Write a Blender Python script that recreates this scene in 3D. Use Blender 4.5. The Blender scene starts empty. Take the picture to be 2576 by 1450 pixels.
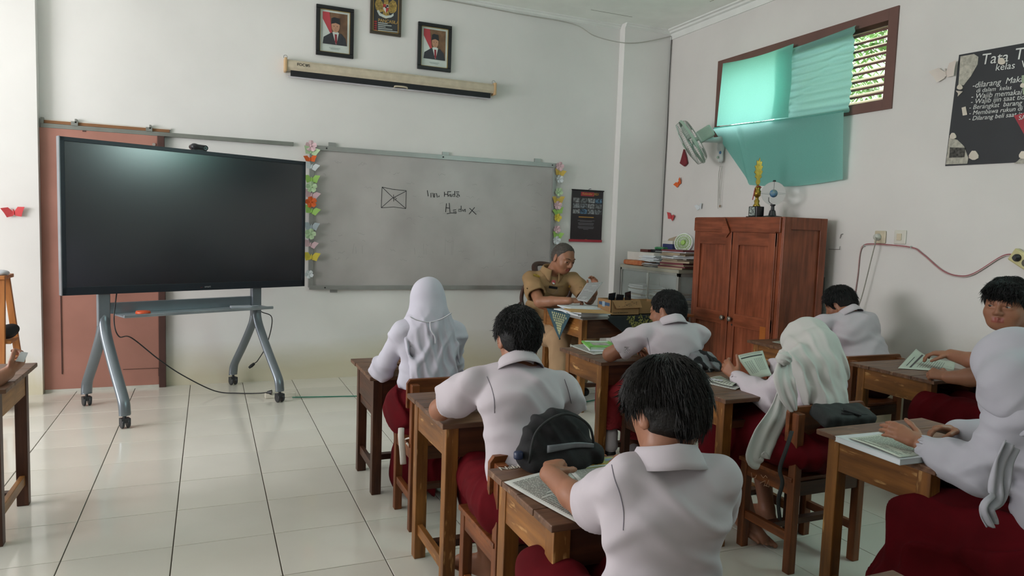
import bpy, math, random
import numpy as np
from mathutils import Vector, Matrix
rnd = random.Random(7)
sc = bpy.context.scene
COL = sc.collection
PI = math.pi
# ------------------------------------------------------------------ camera
FPX, YAW, PITCH, ROLL, CH = 1783.11, 0.406221, -0.0819554, 0.0337425, 1.36
def _rot():
    fw = np.array([math.sin(YAW)*math.cos(PITCH), math.cos(YAW)*math.cos(PITCH), math.sin(PITCH)])
    rt = np.array([math.cos(YAW), -math.sin(YAW), 0.]); up = np.cross(rt, fw)
    r2 = rt*math.cos(ROLL)+up*math.sin(ROLL); u2 = -rt*math.sin(ROLL)+up*math.cos(ROLL)
    return r2, u2, fw
CR, CU, CF = _rot()
cam_d = bpy.data.cameras.new('camera'); cam = bpy.data.objects.new('camera', cam_d); COL.objects.link(cam)
cam_d.sensor_width = 36; cam_d.lens = FPX*36/2576; cam_d.clip_start = 0.05; cam_d.clip_end = 200
cam.matrix_world = Matrix(((CR[0], CU[0], -CF[0], 0), (CR[1], CU[1], -CF[1], 0), (CR[2], CU[2], -CF[2], CH), (0, 0, 0, 1)))
sc.camera = cam
CP = np.array([0, 0, CH])
def ray(px, py): return CF + CR*(px-1288)/FPX - CU*(py-725)/FPX
def aty(px, py, y): d = ray(px, py); return CP + d*(y/d[1])
def atx(px, py, x): d = ray(px, py); return CP + d*(x/d[0])
def atz(px, py, z): d = ray(px, py); return CP + d*((z-CH)/d[2])
# ------------------------------------------------------------------ world, light, exposure
vs = sc.view_settings
sc.display_settings.display_device = 'sRGB'
vs.view_transform = 'Standard'; vs.look = 'None'; vs.gamma = 1; vs.use_curve_mapping = False; vs.exposure = 0.34
w = bpy.data.worlds.new('world'); sc.world = w; w.use_nodes = True
bg = w.node_tree.nodes['Background']; bg.inputs[0].default_value = (0.97, 0.97, 1.0, 1); bg.inputs[1].default_value = 4.6
def area(name, loc, direction, sx, sy, power, col):
    l = bpy.data.lights.new(name, 'AREA'); l.shape = 'RECTANGLE'; l.size = sx; l.size_y = sy; l.energy = power; l.color = col
    o = bpy.data.objects.new(name, l); COL.objects.link(o); o.location = loc
    o.rotation_euler = Vector(direction).to_track_quat('-Z', 'Y').to_euler(); return o
# lamps added as daylight at the left wall window and clothed rear right window
XL, XR, YF, YB, ZC = -4.4, 4.355, 6.31, -3.2, 3.44
WINL = [(2.3, 5.1), (-1.4, 0.2)]
area('daylight_window_front', (XL-0.1, 3.7, 1.75), (1, 0.1, 0.25), 2.7, 1.45, 126, (1.0, 0.965, 0.985))
area('daylight_through_rear_cloth', (XR-0.06, .95, 2.63), (-1, 0.35, 0.05), 1.4, .6, 38, (0.74, 1.0, 0.96))
# ------------------------------------------------------------------ materials
MATS = {}
def lin(c):
    if isinstance(c, str):
        c = c.lstrip('#'); c = [int(c[i:i+2], 16)/255 for i in (0, 2, 4)]
        c = [x/12.92 if x <= 0.04045 else ((x+0.055)/1.055)**2.4 for x in c]
    return (c[0], c[1], c[2], 1)
def mat(name, col, rough=0.6, metal=0.0, spec=0.5, var=0.08, scale=6, stretch=(1, 1, 1), bump=0.0, bscale=40, col2=None, detail=4, **kw):
    if name in MATS: return MATS[name]
    m = bpy.data.materials.new(name); m.use_nodes = True; nt = m.node_tree; N = nt.nodes; L = nt.links
    b = N['Principled BSDF']; b.inputs['Roughness'].default_value = rough; b.inputs['Metallic'].default_value = metal
    b.inputs['Specular IOR Level'].default_value = spec
    tc = N.new('ShaderNodeTexCoord'); mp = N.new('ShaderNodeMapping'); mp.inputs['Scale'].default_value = stretch
    L.new(tc.outputs['Object'], mp.inputs[0])
    no = N.new('ShaderNodeTexNoise'); no.inputs['Scale'].default_value = scale; no.inputs['Detail'].default_value = detail
    L.new(mp.outputs[0], no.inputs[0])
    cr = N.new('ShaderNodeValToRGB'); c = lin(col); c2 = lin(col2) if col2 else tuple([x*(1-var*2.2) for x in c[:3]]+[1])
    cr.color_ramp.elements[0].position = 0.32; cr.color_ramp.elements[1].position = 0.68
    cr.color_ramp.elements[0].color = c2; cr.color_ramp.elements[1].color = c if col2 else tuple([min(1, x*(1+var*.6)) for x in c[:3]]+[1])
    L.new(no.outputs[0], cr.inputs[0]); L.new(cr.outputs[0], b.inputs['Base Color'])
    if bump:
        n2 = N.new('ShaderNodeTexNoise'); n2.inputs['Scale'].default_value = bscale; n2.inputs['Detail'].default_value = 3
        L.new(mp.outputs[0], n2.inputs[0])
        bp = N.new('ShaderNodeBump'); bp.inputs['Strength'].default_value = bump; bp.inputs['Distance'].default_value = 0.01
        L.new(n2.outputs[0], bp.inputs['Height']); L.new(bp.outputs[0], b.inputs['Normal'])
    for k, v in kw.items(): b.inputs[k.replace('_', ' ')].default_value = v
    MATS[name] = m; return m
def wood(name, c1, c2, axis, rough=0.45, wear=None):
    s = {'x': (1.3, 14, 14), 'y': (14, 1.3, 14), 'z': (14, 14, 1.3)}[axis]
    if name+axis in MATS: return MATS[name+axis]
    m = mat(name+axis, c1, rough, 0, 0.4, scale=2.6, stretch=s, col2=c2, bump=0.12, bscale=9, detail=6)
    nt = m.node_tree; N = nt.nodes; L = nt.links; b = N['Principled BSDF']
    base = b.inputs['Base Color'].links[0].from_socket
    tc = N.new('ShaderNodeTexCoord'); n3 = N.new('ShaderNodeTexNoise'); n3.inputs['Scale'].default_value = 5; n3.inputs['Detail'].default_value = 7
    L.new(tc.outputs['Object'], n3.inputs[0])
    r = N.new('ShaderNodeValToRGB'); r.color_ramp.elements[0].position = 0.35; r.color_ramp.elements[1].position = 0.62
    r.color_ramp.elements[0].color = (0.45, 0.42, 0.4, 1); r.color_ramp.elements[1].color = (1, 1, 1, 1)
    L.new(n3.outputs[0], r.inputs[0])
    mx = N.new('ShaderNodeMixRGB'); mx.blend_type = 'MULTIPLY'; mx.inputs[0].default_value = 0.55
    L.new(base, mx.inputs[1]); L.new(r.outputs[0], mx.inputs[2]); out = mx.outputs[0]
    if wear:
        n4 = N.new('ShaderNodeTexNoise'); n4.inputs['Scale'].default_value = 22; n4.inputs['Detail'].default_value = 8
        mp = N.new('ShaderNodeMapping'); mp.inputs['Scale'].default_value = {'x': (.4, 2, 2), 'y': (2, .4, 2), 'z': (2, 2, .4)}[axis]
        L.new(tc.outputs['Object'], mp.inputs[0]); L.new(mp.outputs[0], n4.inputs[0])
        r2 = N.new('ShaderNodeValToRGB'); r2.color_ramp.elements[0].position = 0.62; r2.color_ramp.elements[1].position = 0.70
        L.new(n4.outputs[0], r2.inputs[0])
        m2 = N.new('ShaderNodeMixRGB'); L.new(r2.outputs[0], m2.inputs[0]); L.new(out, m2.inputs[1]); m2.inputs[2].default_value = lin(wear)
        out = m2.outputs[0]
    L.new(out, b.inputs['Base Color']); return m
# ------------------------------------------------------------------ mesh builder
class MB:
    def __init__(s): s.v = []; s.f = []; s.m = []
    def add(s, vs, fs, mi=0):
        o = len(s.v); s.v += [tuple(float(c) for c in p) for p in vs]; s.f += [tuple(i+o for i in f) for f in fs]; s.m += [mi]*len(fs); return s
    def box(s, a, b, mi=0):
        x0, y0, z0 = [min(a[i], b[i]) for i in range(3)]; x1, y1, z1 = [max(a[i], b[i]) for i in range(3)]
        return s.add([(x0,y0,z0),(x1,y0,z0),(x1,y1,z0),(x0,y1,z0),(x0,y0,z1),(x1,y0,z1),(x1,y1,z1),(x0,y1,z1)],
                     [(0,3,2,1),(4,5,6,7),(0,1,5,4),(1,2,6,5),(2,3,7,6),(3,0,4,7)], mi)
    def obox(s, c, ax, h, mi=0):
        c = np.array(c, float); A = [np.array(a, float)/np.linalg.norm(a)*k for a, k in zip(ax, h)]
        vs = [c+sx*A[0]+sy*A[1]+sz*A[2] for sz in (-1, 1) for sx, sy in ((-1,-1),(1,-1),(1,1),(-1,1))]
        return s.add(vs, [(0,3,2,1),(4,5,6,7),(0,1,5,4),(1,2,6,5),(2,3,7,6),(3,0,4,7)], mi)
    def bar(s, a, b, w, d, side=None, mi=0):
        a = np.array(a, float); b = np.array(b, float); t = b-a; L = np.linalg.norm(t); t /= L
        sd = np.array(side if side is not None else (0, 0, 1), float); u = sd-t*(sd@t); u /= np.linalg.norm(u); v = np.cross(t, u)
        return s.obox((a+b)/2, (t, u, v), (L/2, w/2, d/2), mi)
    def tube(s, pts, r, n=8, mi=0, cap=True, flat=1.0, side=None):
        P = [np.array(p, float) for p in pts]; R = r if hasattr(r, '__len__') else [r]*len(P); vs = []; fs = []
        u = None
        for i, p in enumerate(P):
            t = P[min(i+1, len(P)-1)]-P[max(i-1, 0)]; t /= (np.linalg.norm(t)+1e-12)
            if u is None:
                u = np.array(side, float) if side is not None else np.cross(t, (0, 0, 1) if abs(t[2]) < 0.9 else (1, 0, 0))
            u = u-t*(u@t); u /= np.linalg.norm(u); v = np.cross(t, u)
            for k in range(n):
                a = 2*PI*k/n; vs.append(p+u*math.cos(a)*R[i]+v*math.sin(a)*R[i]*flat)
        for i in range(len(P)-1):
            for k in range(n): fs.append((i*n+k, i*n+(k+1) % n, (i+1)*n+(k+1) % n, (i+1)*n+k))
        if cap: fs.append(tuple(range(n))[::-1]); fs.append(tuple((len(P)-1)*n+k for k in range(n)))
        return s.add(vs, fs, mi)
    def lathe(s, prof, c, n=24, mi=0, axis=(0, 0, 1), caps=True):
        ax = np.array(axis, float); ax /= np.linalg.norm(ax); u = np.cross(ax, (0, 1, 0) if abs(ax[1]) < 0.9 else (1, 0, 0)); u /= np.linalg.norm(u); v = np.cross(ax, u)
        c = np.array(c, float); vs = []; fs = []
        for r, h in prof:
            for k in range(n): a = 2*PI*k/n; vs.append(c+ax*h+(u*math.cos(a)+v*math.sin(a))*r)
        for i in range(len(prof)-1):
            for k in range(n): fs.append((i*n+k, i*n+(k+1) % n, (i+1)*n+(k+1) % n, (i+1)*n+k))
        if caps: fs.append(tuple(range(n))[::-1]); fs.append(tuple((len(prof)-1)*n+k for k in range(n)))
        return s.add(vs, fs, mi)
    def ball(s, c, r, n=14, mi=0, rad=(1, 1, 1)):
        c = np.array(c, float); vs = []; fs = []; m = n//2
        for i in range(m+1):
            for k in range(n):
                a = PI*i/m; b = 2*PI*k/n; vs.append(c+r*np.array([math.sin(a)*math.cos(b)*rad[0], math.sin(a)*math.sin(b)*rad[1], math.cos(a)*rad[2]]))
        for i in range(m):
            for k in range(n): fs.append((i*n+k, (i+1)*n+k, (i+1)*n+(k+1) % n, i*n+(k+1) % n))
        return s.add(vs, fs, mi)
    def slab(s, pts, nrm, t, mi=0):       # flat polygon with thickness t along nrm
        P = [np.array(p, float) for p in pts]; n = len(P); d = np.array(nrm, float)*t
        return s.add(P+[p+d for p in P], [tuple(range(n))[::-1], tuple(range(n, 2*n))]+[(i, (i+1) % n, n+(i+1) % n, n+i) for i in range(n)], mi)
    def grid(s, fn, nu, nv, mi=0):
        vs = [fn(i/nu, j/nv) for i in range(nu+1) for j in range(nv+1)]
        fs = [(i*(nv+1)+j, (i+1)*(nv+1)+j, (i+1)*(nv+1)+j+1, i*(nv+1)+j+1) for i in range(nu) for j in range(nv)]
        return s.add(vs, fs, mi)
    def build(s, name, m, parent=None, smooth=False, bevel=0, solid=0, sub=0, **tags):
        me = bpy.data.meshes.new(name); me.from_pydata(s.v, [], s.f)
        return finish(me, name, m, parent, smooth, bevel, solid, sub, s.m, **tags)
def finish(me, name, m, parent, smooth=False, bevel=0, solid=0, sub=0, mi=None, **tags):
    ms = m if isinstance(m, (list, tuple)) else [m]
    for x in ms: me.materials.append(x)
    if len(ms) > 1 and mi is not None: me.polygons.foreach_set('material_index', mi)
    if smooth: me.polygons.foreach_set('use_smooth', [True]*len(me.polygons))
    me.update(); o = bpy.data.objects.new(name, me); COL.objects.link(o)
    put(o, parent)
    if solid: k = o.modifiers.new('thick', 'SOLIDIFY'); k.thickness = solid; k.offset = 0
    if bevel: k = o.modifiers.new('bevel', 'BEVEL'); k.width = bevel; k.segments = 2; k.limit_method = 'ANGLE'
    if sub: k = o.modifiers.new('sub', 'SUBSURF'); k.levels = sub; k.render_levels = sub
    for k, v in tags.items(): o[{'cat': 'category'}.get(k, k)] = v
    return o
def put(o, parent):
    if parent is not None:
        o.parent = parent
        if parent.type == 'EMPTY': o.matrix_parent_inverse = Matrix.Translation(parent.location).inverted()
def thing(name, label, cat, loc=(0, 0, 0), group=None):
    o = bpy.data.objects.new(name, None); COL.objects.link(o); o.location = [float(x) for x in loc]; o.empty_display_size = 0.05
    o['label'] = label; o['category'] = cat
    if group: o['group'] = group
    return o
def tag(o, label, cat, group=None):
    o['label'] = label; o['category'] = cat
    if group: o['group'] = group
    return o
def struct(o): o['kind'] = 'structure'; return o
def text(name, body, m, parent, origin, ux, uz, size, shear=0, align='LEFT', ext=0.0006, spacing=1.0, **tags):
    cu = bpy.data.curves.new(name, 'FONT'); cu.body = body; cu.size = size; cu.shear = shear; cu.align_x = align; cu.extrude = ext; cu.space_character = spacing; cu.resolution_u = 3
    t = bpy.data.objects.new(name, cu); COL.objects.link(t)
    bpy.context.view_layer.update()
    me = bpy.data.meshes.new_from_object(t.evaluated_get(bpy.context.evaluated_depsgraph_get())); bpy.data.objects.remove(t)
    ux = Vector(ux).normalized(); uz = Vector(uz).normalized(); n = ux.cross(uz)
    me.transform(Matrix(((ux.x, uz.x, n.x, origin[0]), (ux.y, uz.y, n.y, origin[1]), (ux.z, uz.z, n.z, origin[2]), (0, 0, 0, 1))))
    me.materials.clear()
    return finish(me, name, m, parent, **tags)
def bez(pts, n=8):      # catmull-rom through points
    P = [np.array(p, float) for p in pts]; P = [2*P[0]-P[1]]+P+[2*P[-1]-P[-2]]; out = []
    for i in range(1, len(P)-2):
        for k in range(n):
            t = k/n; a, b, c, d = P[i-1], P[i], P[i+1], P[i+2]
            out.append(0.5*((2*b)+(-a+c)*t+(2*a-5*b+4*c-d)*t*t+(-a+3*b-3*c+d)*t**3))
    out.append(P[-2]); return out
# ------------------------------------------------------------------ signed distance fields -> one continuous mesh
def nz(v): v = np.array(v, float); return v/np.linalg.norm(v)
class SDF:
    def __init__(s): s.p = []; s.disp = []
    def cap(s, a, b, ra, rb=None, k=0.02, op='u', flat=None, fr=None):
        s.p.append(('c', np.array(a, float), np.array(b, float), ra, ra if rb is None else rb, k, op, flat, fr)); return s
    def ell(s, c, r, ax=None, k=0.02, op='u'):
        ax = np.eye(3) if ax is None else np.array([nz(a) for a in ax])
        s.p.append(('e', np.array(c, float), np.array(r, float), ax, None, k, op, None, None)); return s
    def box(s, c, h, ax=None, rr=0.01, k=0.01, op='u'):
        ax = np.eye(3) if ax is None else np.array([nz(a) for a in ax])
        s.p.append(('b', np.array(c, float), np.array(h, float), ax, rr, k, op, None, None)); return s
    def plane(s, c, n, k=0.003):    # keeps the side the normal points away from
        s.p.append(('p', np.array(c, float), nz(n), 0, 0, k, 's', None, None)); return s
    def prim(s, q, P):
        t = q[0]
        if t == 'c':
            a, b, ra, rb = q[1:5]; flat, fr = q[7], q[8]
            if flat:     # squash along axis fr by factor flat
                fr = nz(fr); f = 1/flat-1
                P = P+np.outer((P-a)@fr, fr)*f; b = b+((b-a)@fr)*fr*f
            ba = b-a; h = np.clip(((P-a)@ba)/(ba@ba+1e-12), 0, 1)
            d = np.linalg.norm(P-a-h[:, None]*ba, axis=1)-(ra+(rb-ra)*h)
            return d*(flat if flat else 1)
        if t == 'e':
            L = (P-q[1])@q[3].T; k0 = np.linalg.norm(L/q[2], axis=1); k1 = np.linalg.norm(L/q[2]**2, axis=1)
            return k0*(k0-1)/(k1+1e-9)
        if t == 'b':
            L = np.abs((P-q[1])@q[3].T)-(q[2]-q[4]); return np.linalg.norm(np.maximum(L, 0), axis=1)+np.minimum(L.max(1), 0)-q[4]
        if t == 'p': return -(P-q[1])@q[2]
    def bounds(s, q):
        if q[0] == 'c': r = max(q[3], q[4]); return np.minimum(q[1], q[2])-r, np.maximum(q[1], q[2])+r
        if q[0] == 'p': return None
        r = np.linalg.norm(q[2]) if q[0] == 'b' else q[2].max(); return q[1]-r, q[1]+r
    def eval(s, P, band):
        d = np.full(len(P), 1.0)
        for q in s.p:
            k, op = q[5], q[6]; bb = s.bounds(q)
            if bb is None: I = slice(None)
            else:
                mg = band+k+0.005; I = np.nonzero(np.all((P > bb[0]-mg) & (P < bb[1]+mg), axis=1))[0]
                if len(I) == 0: continue
            e = s.prim(q, P[I]); c = d[I]
            if op == 'u':
                h = np.maximum(k-np.abs(c-e), 0)/max(k, 1e-6); d[I] = np.minimum(c, e)-h*h*k*0.25
            else:
                e = -e; h = np.maximum(k-np.abs(c-e), 0)/max(k, 1e-6); d[I] = np.maximum(c, e)+h*h*k*0.25
        for f in s.disp: d = d+f(P)
        return d
    def mesh(s, v):
        lo = np.min([s.bounds(q)[0] for q in s.p if q[6] == 'u'], axis=0)-3*v-0.012; hi = np.max([s.bounds(q)[1] for q in s.p if q[6] == 'u'], axis=0)+3*v+0.012
        K = 4; V = v*K; n = np.ceil((hi-lo)/V).astype(int)+1
        g = [lo[i]+np.arange(n[i])*V for i in range(3)]
        G = np.stack(np.meshgrid(*g, indexing='ij'), -1).reshape(-1, 3); dc = s.eval(G, V*1.9).reshape(n)
        nf = (n-1)*K+1
        near = np.abs(dc) < V*1.9
        # fine points
        ci = [np.minimum((np.arange(nf[i])+K//2)//K, n[i]-1) for i in range(3)]
        D = dc[np.ix_(*ci)].astype(np.float32); D = np.where(D > 0, 1.0, -1.0).astype(np.float32)
        M = near[np.ix_(*ci)]; idx = np.nonzero(M)
        Pf = np.stack([lo[i]+idx[i]*v for i in range(3)], 1)
        D[idx] = s.eval(Pf, 3*v)
        return nets(D, lo, v)
def nets(D, lo, v):
    S = D < 0; nx, ny, nz_ = D.shape
    cnt = np.zeros((nx-1, ny-1, nz_-1), np.int8)
    for a in (0, 1):
        for b in (0, 1):
            for c in (0, 1): cnt += S[a:nx-1+a, b:ny-1+b, c:nz_-1+c]
    act = (cnt > 0) & (cnt < 8); I = np.stack(np.nonzero(act), 1); vid = np.full(act.shape, -1, np.int64); vid[act] = np.arange(len(I))
    acc = np.zeros((len(I), 3)); num = np.zeros(len(I))
    cr = [(0,0,0),(1,0,0),(0,1,0),(1,1,0),(0,0,1),(1,0,1),(0,1,1),(1,1,1)]
    val = [D[I[:, 0]+c[0], I[:, 1]+c[1], I[:, 2]+c[2]] for c in cr]
    for a, b in [(0,1),(2,3),(4,5),(6,7),(0,2),(1,3),(4,6),(5,7),(0,4),(1,5),(2,6),(3,7)]:
        m = (val[a] < 0) != (val[b] < 0); t = np.where(m, val[a]/(val[a]-val[b]+1e-12), 0)
        ca = np.array(cr[a], float); cb = np.array(cr[b], float); p = ca+(cb-ca)*t[:, None]
        acc[m] += p[m]; num[m] += 1
    X = lo+(I+acc/num[:, None])*v
    F = []
    for ax in range(3):
        sl0 = [slice(1, -1)]*3; sl0[ax] = slice(0, -1); sl1 = [slice(1, -1)]*3; sl1[ax] = slice(1, None)
        s0 = S[tuple(sl0)]; s1 = S[tuple(sl1)]; ch = s0 != s1; J = np.stack(np.nonzero(ch), 1)
        base = J.copy(); o = [k for k in range(3) if k != ax]; base[:, o[0]] += 1; base[:, o[1]] += 1
        def vv(d0, d1):
            q = base.copy(); q[:, o[0]] -= d0; q[:, o[1]] -= d1; return vid[q[:, 0], q[:, 1], q[:, 2]]
        Q = np.stack([vv(1, 1), vv(0, 1), vv(0, 0), vv(1, 0)], 1)
        fl = s0[ch] if ax != 1 else ~s0[ch]
        Q[~fl] = Q[~fl][:, ::-1]; F.append(Q)
    F = np.concatenate(F); F = F[(F >= 0).all(1)]; return X, F
def build_sdf(s, name, v, m, parent=None, paint=None, **tags):
    X, F = s.mesh(v) if isinstance(s, SDF) else s
    me = bpy.data.meshes.new(name); me.vertices.add(len(X)); me.vertices.foreach_set('co', X.astype(np.float32).ravel())
    me.loops.add(len(F)*4); me.loops.foreach_set('vertex_index', F.astype(np.int32).ravel())
    me.polygons.add(len(F)); me.polygons.foreach_set('loop_start', np.arange(len(F), dtype=np.int32)*4)
    me.update(calc_edges=True); me.validate()
    mi = None
    if paint is not None:
        c = X[F].mean(1); mi = paint(c).astype(int).tolist()
        if len(mi) != len(me.polygons): mi = None
    return finish(me, name, m, parent, smooth=True, mi=mi, **tags)
def wav(P, seed, lam, amp):     # soft random wobble
    r = np.random.RandomState(seed); o = np.zeros(len(P))
    for i in range(5):
        d = nz(r.normal(size=3)); o += np.sin(P@d*(2*PI/lam*(0.7+0.7*r.rand()))+r.rand()*6.28)
    return o/5*amp
def folds(direction, lam, amp, seed=0, warp=1.2, mask=None):
    d = nz(direction)
    def f(P):
        ph = (P@d)*(2*PI/lam)+warp*wav(P, seed, lam*2.5, 3.0)
        a = 0.5+0.5*np.cos(ph); o = (a**2.4-0.25)*amp*(0.55+0.9*np.clip(wav(P, seed+5, lam*3, 1.6)+0.4, 0, 1))
        if mask is not None: o = o*mask(P)
        return -o
    return f
# ================================================================== SETTING
def wall_mat(name, c, grime, gz, c2=None):
    m = mat(name, c, 0.75, var=0.05, scale=0.9, bump=0.10, bscale=14, detail=5); nt = m.node_tree; N = nt.nodes; L = nt.links; b = N['Principled BSDF']
    base = b.inputs['Base Color'].links[0].from_socket
    g = N.new('ShaderNodeNewGeometry'); sp = N.new('ShaderNodeSeparateXYZ'); L.new(g.outputs['Position'], sp.inputs[0])
    no = N.new('ShaderNodeTexNoise'); no.inputs['Scale'].default_value = 2.3; no.inputs['Detail'].default_value = 9; no.inputs['Roughness'].default_value = 0.65
    mr = N.new('ShaderNodeMath'); mr.operation = 'MULTIPLY_ADD'; mr.inputs[1].default_value = -1.0/gz; mr.inputs[2].default_value = 0.62
    L.new(sp.outputs[2], mr.inputs[0]); ad = N.new('ShaderNodeMath'); ad.operation = 'ADD'; L.new(mr.outputs[0], ad.inputs[0]); L.new(no.outputs[0], ad.inputs[1])
    r = N.new('ShaderNodeValToRGB'); r.color_ramp.elements[0].position = 0.55; r.color_ramp.elements[1].position = 1.15; L.new(ad.outputs[0], r.inputs[0])
    mx = N.new('ShaderNodeMixRGB'); L.new(r.outputs[0], mx.inputs[0]); L.new(base, mx.inputs[1]); mx.inputs[2].default_value = lin(grime)
    # scuffs and pin marks
    n2 = N.new('ShaderNodeTexNoise'); n2.inputs['Scale'].default_value = 9; n2.inputs['Detail'].default_value = 12; n2.inputs['Roughness'].default_value = 0.8
    r2 = N.new('ShaderNodeValToRGB'); r2.color_ramp.elements[0].position = 0.70; r2.color_ramp.elements[1].position = 0.76; L.new(n2.outputs[0], r2.inputs[0])
    sc2 = N.new('ShaderNodeMath'); sc2.operation = 'MULTIPLY'; sc2.inputs[1].default_value = 0.45; L.new(r2.outputs[0], sc2.inputs[0])
    m2 = N.new('ShaderNodeMixRGB'); L.new(sc2.outputs[0], m2.inputs[0]); L.new(mx.outputs[0], m2.inputs[1]); m2.inputs[2].default_value = lin('8a8272')
    L.new(m2.outputs[0], b.inputs['Base Color']); return m
WALL = wall_mat('whitewash', 'e4e3e0', 'cfc8b0', 0.55)
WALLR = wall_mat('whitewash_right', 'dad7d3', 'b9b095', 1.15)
WALLB = mat('back_wall_dim', '8f8c80', .8)  # unseen wall toned darker so less light bounces from behind
CEIL = mat('ceiling_paint', 'f0f4ee', 0.8, var=0.02)
TRIMW = mat('cornice_paint', 'e4e6e2', 0.7, var=0.03)
GROUT = mat('grout', '5a5348', 0.9)
# floor tiles: 0.4 m grid
def tile_mat():
    m = mat('cream_tile', 'd9d6cc', 0.10, spec=0.6, var=0.03, scale=1.7, detail=6); nt = m.node_tree; N = nt.nodes; L = nt.links; b = N['Principled BSDF']
    base = b.inputs['Base Color'].links[0].from_socket
    oi = N.new('ShaderNodeObjectInfo'); mm = N.new('ShaderNodeMath'); mm.operation = 'MULTIPLY_ADD'; mm.inputs[1].default_value = 0.05; mm.inputs[2].default_value = 0.97
    L.new(oi.outputs['Random'], mm.inputs[0]); mx = N.new('ShaderNodeMixRGB'); mx.blend_type = 'MULTIPLY'; mx.inputs[0].default_value = 1
    L.new(base, mx.inputs[1]); L.new(mm.outputs[0], mx.inputs[2])
    g = N.new('ShaderNodeNewGeometry'); n2 = N.new('ShaderNodeTexNoise'); n2.inputs['Scale'].default_value = 1.3; n2.inputs['Detail'].default_value = 8; L.new(g.outputs['Position'], n2.inputs[0])
    r = N.new('ShaderNodeMapRange'); r.inputs[1].default_value = 0.35; r.inputs[2].default_value = 0.75; r.inputs[3].default_value = 0.07; r.inputs[4].default_value = 0.17
    L.new(n2.outputs[0], r.inputs[0]); L.new(r.outputs[0], b.inputs['Roughness'])
    r3 = N.new('ShaderNodeMapRange'); r3.inputs[1].default_value = 0.4; r3.inputs[2].default_value = 0.8; r3.inputs[3].default_value = 0; r3.inputs[4].default_value = 0.25; L.new(n2.outputs[0], r3.inputs[0])
    m3 = N.new('ShaderNodeMixRGB'); L.new(r3.outputs[0], m3.inputs[0]); L.new(mx.outputs[0], m3.inputs[1]); m3.inputs[2].default_value = lin('b9b29c')
    L.new(m3.outputs[0], b.inputs['Base Color']); return m
TILE = tile_mat()
FL = struct(MB().box((XL-.2, YB-.2, -0.12), (XR+.2, YF+.2, -0.007)).build('floor', GROUT))
TX, TY, TS = -0.937, 3.556, 0.4003
tb = MB(); h = TS/2-0.0022; c_ = h-0.0012
tb.add([(-h,-h,-.007),(h,-h,-.007),(h,h,-.007),(-h,h,-.007),(-h,-h,-.0012),(h,-h,-.0012),(h,h,-.0012),(-h,h,-.0012),(-c_,-c_,0),(c_,-c_,0),(c_,c_,0),(-c_,c_,0)],
       [(0,1,5,4),(1,2,6,5),(2,3,7,6),(3,0,4,7),(4,5,9,8),(5,6,10,9),(6,7,11,10),(7,4,8,11),(8,9,10,11)])
TM = None; rest = []
cells = [(i, j) for i in range(-9, 14) for j in range(-17, 7)]
vis = []
for i, j in cells:
    cx, cy = TX+(i+.5)*TS, TY+(j+.5)*TS
    if cx < XL+.15 or cx > XR+.1 or cy < YB or cy > YF: continue
    d = np.array([cx, cy, -CH]); z = d@CF; ok = z > 0.3
    if ok: px, py = 1288+FPX*(d@CR)/z, 725-FPX*(d@CU)/z; ok = -150 < px < 2726 and py < 1600
    (vis if ok else rest).append((cx, cy))
for cx, cy in vis[:296]:
    if TM is None: o = tb.build('tile', TILE, FL); TM = o.data
    else: o = bpy.data.objects.new('tile', TM); COL.objects.link(o); o.parent = FL
    o.location = (cx, cy, 0)
q = MB()
for cx, cy in rest+vis[296:]: q.add([(x+cx, y+cy, z) for x, y, z in tb.v], tb.f)
q.build('tile_field', TILE, FL, kind='stuff')
# walls
struct(MB().box((XL-.2, YF, -.1), (XR+.2, YF+.2, ZC+.1)).build('wall_front', WALL))
struct(MB().box((3.80, 6.215, 0), (XR, YF, ZC)).build('trim_1', WALL))          # pilaster at the right end of the front wall
struct(MB().box((-1.95, 6.226, 0), (-1.15, YF, ZC)).build('trim_2', WALL))      # pilaster at the left
WY0, WY1, WZ0, WZ1 = 3.585, 5.435, 2.30, 2.965
rw = MB(); T = 0.18
rw.box((XR, YB-.2, -.1), (XR+T, .2, ZC+.1)).box((XR, .2, -.1), (XR+T, 1.7, WZ0)).box((XR, .2, WZ1), (XR+T, 1.7, ZC+.1)).box((XR, 1.7, -.1), (XR+T, WY0, ZC+.1)).box((XR, WY1, -.1), (XR+T, YF+.2, ZC+.1)).box((XR, WY0, -.1), (XR+T, WY1, WZ0)).box((XR, WY0, WZ1), (XR+T, WY1, ZC+.1))
struct(rw.build('wall_right', WALLR))
lw = MB(); ys = [YB-.2]+[y for a in sorted(WINL) for y in a]+[YF+.2]
for i in range(0, len(ys), 2): lw.box((XL-T, ys[i], -.1), (XL, ys[i+1], ZC+.1))
for a, b in WINL: lw.box((XL-T, a, -.1), (XL, b, 1.0)).box((XL-T, a, 2.55), (XL, b, ZC+.1))
struct(lw.build('wall_left', WALL))
struct(MB().box((XL-.2, YB-.2, -.1), (XR+.2, YB, ZC+.1)).build('wall_back', WALLB))
struct(MB().box((XL-.2, YB-.2, ZC), (XR+.2, YF+.2, ZC+.15)).build('ceiling', CEIL))
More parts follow.
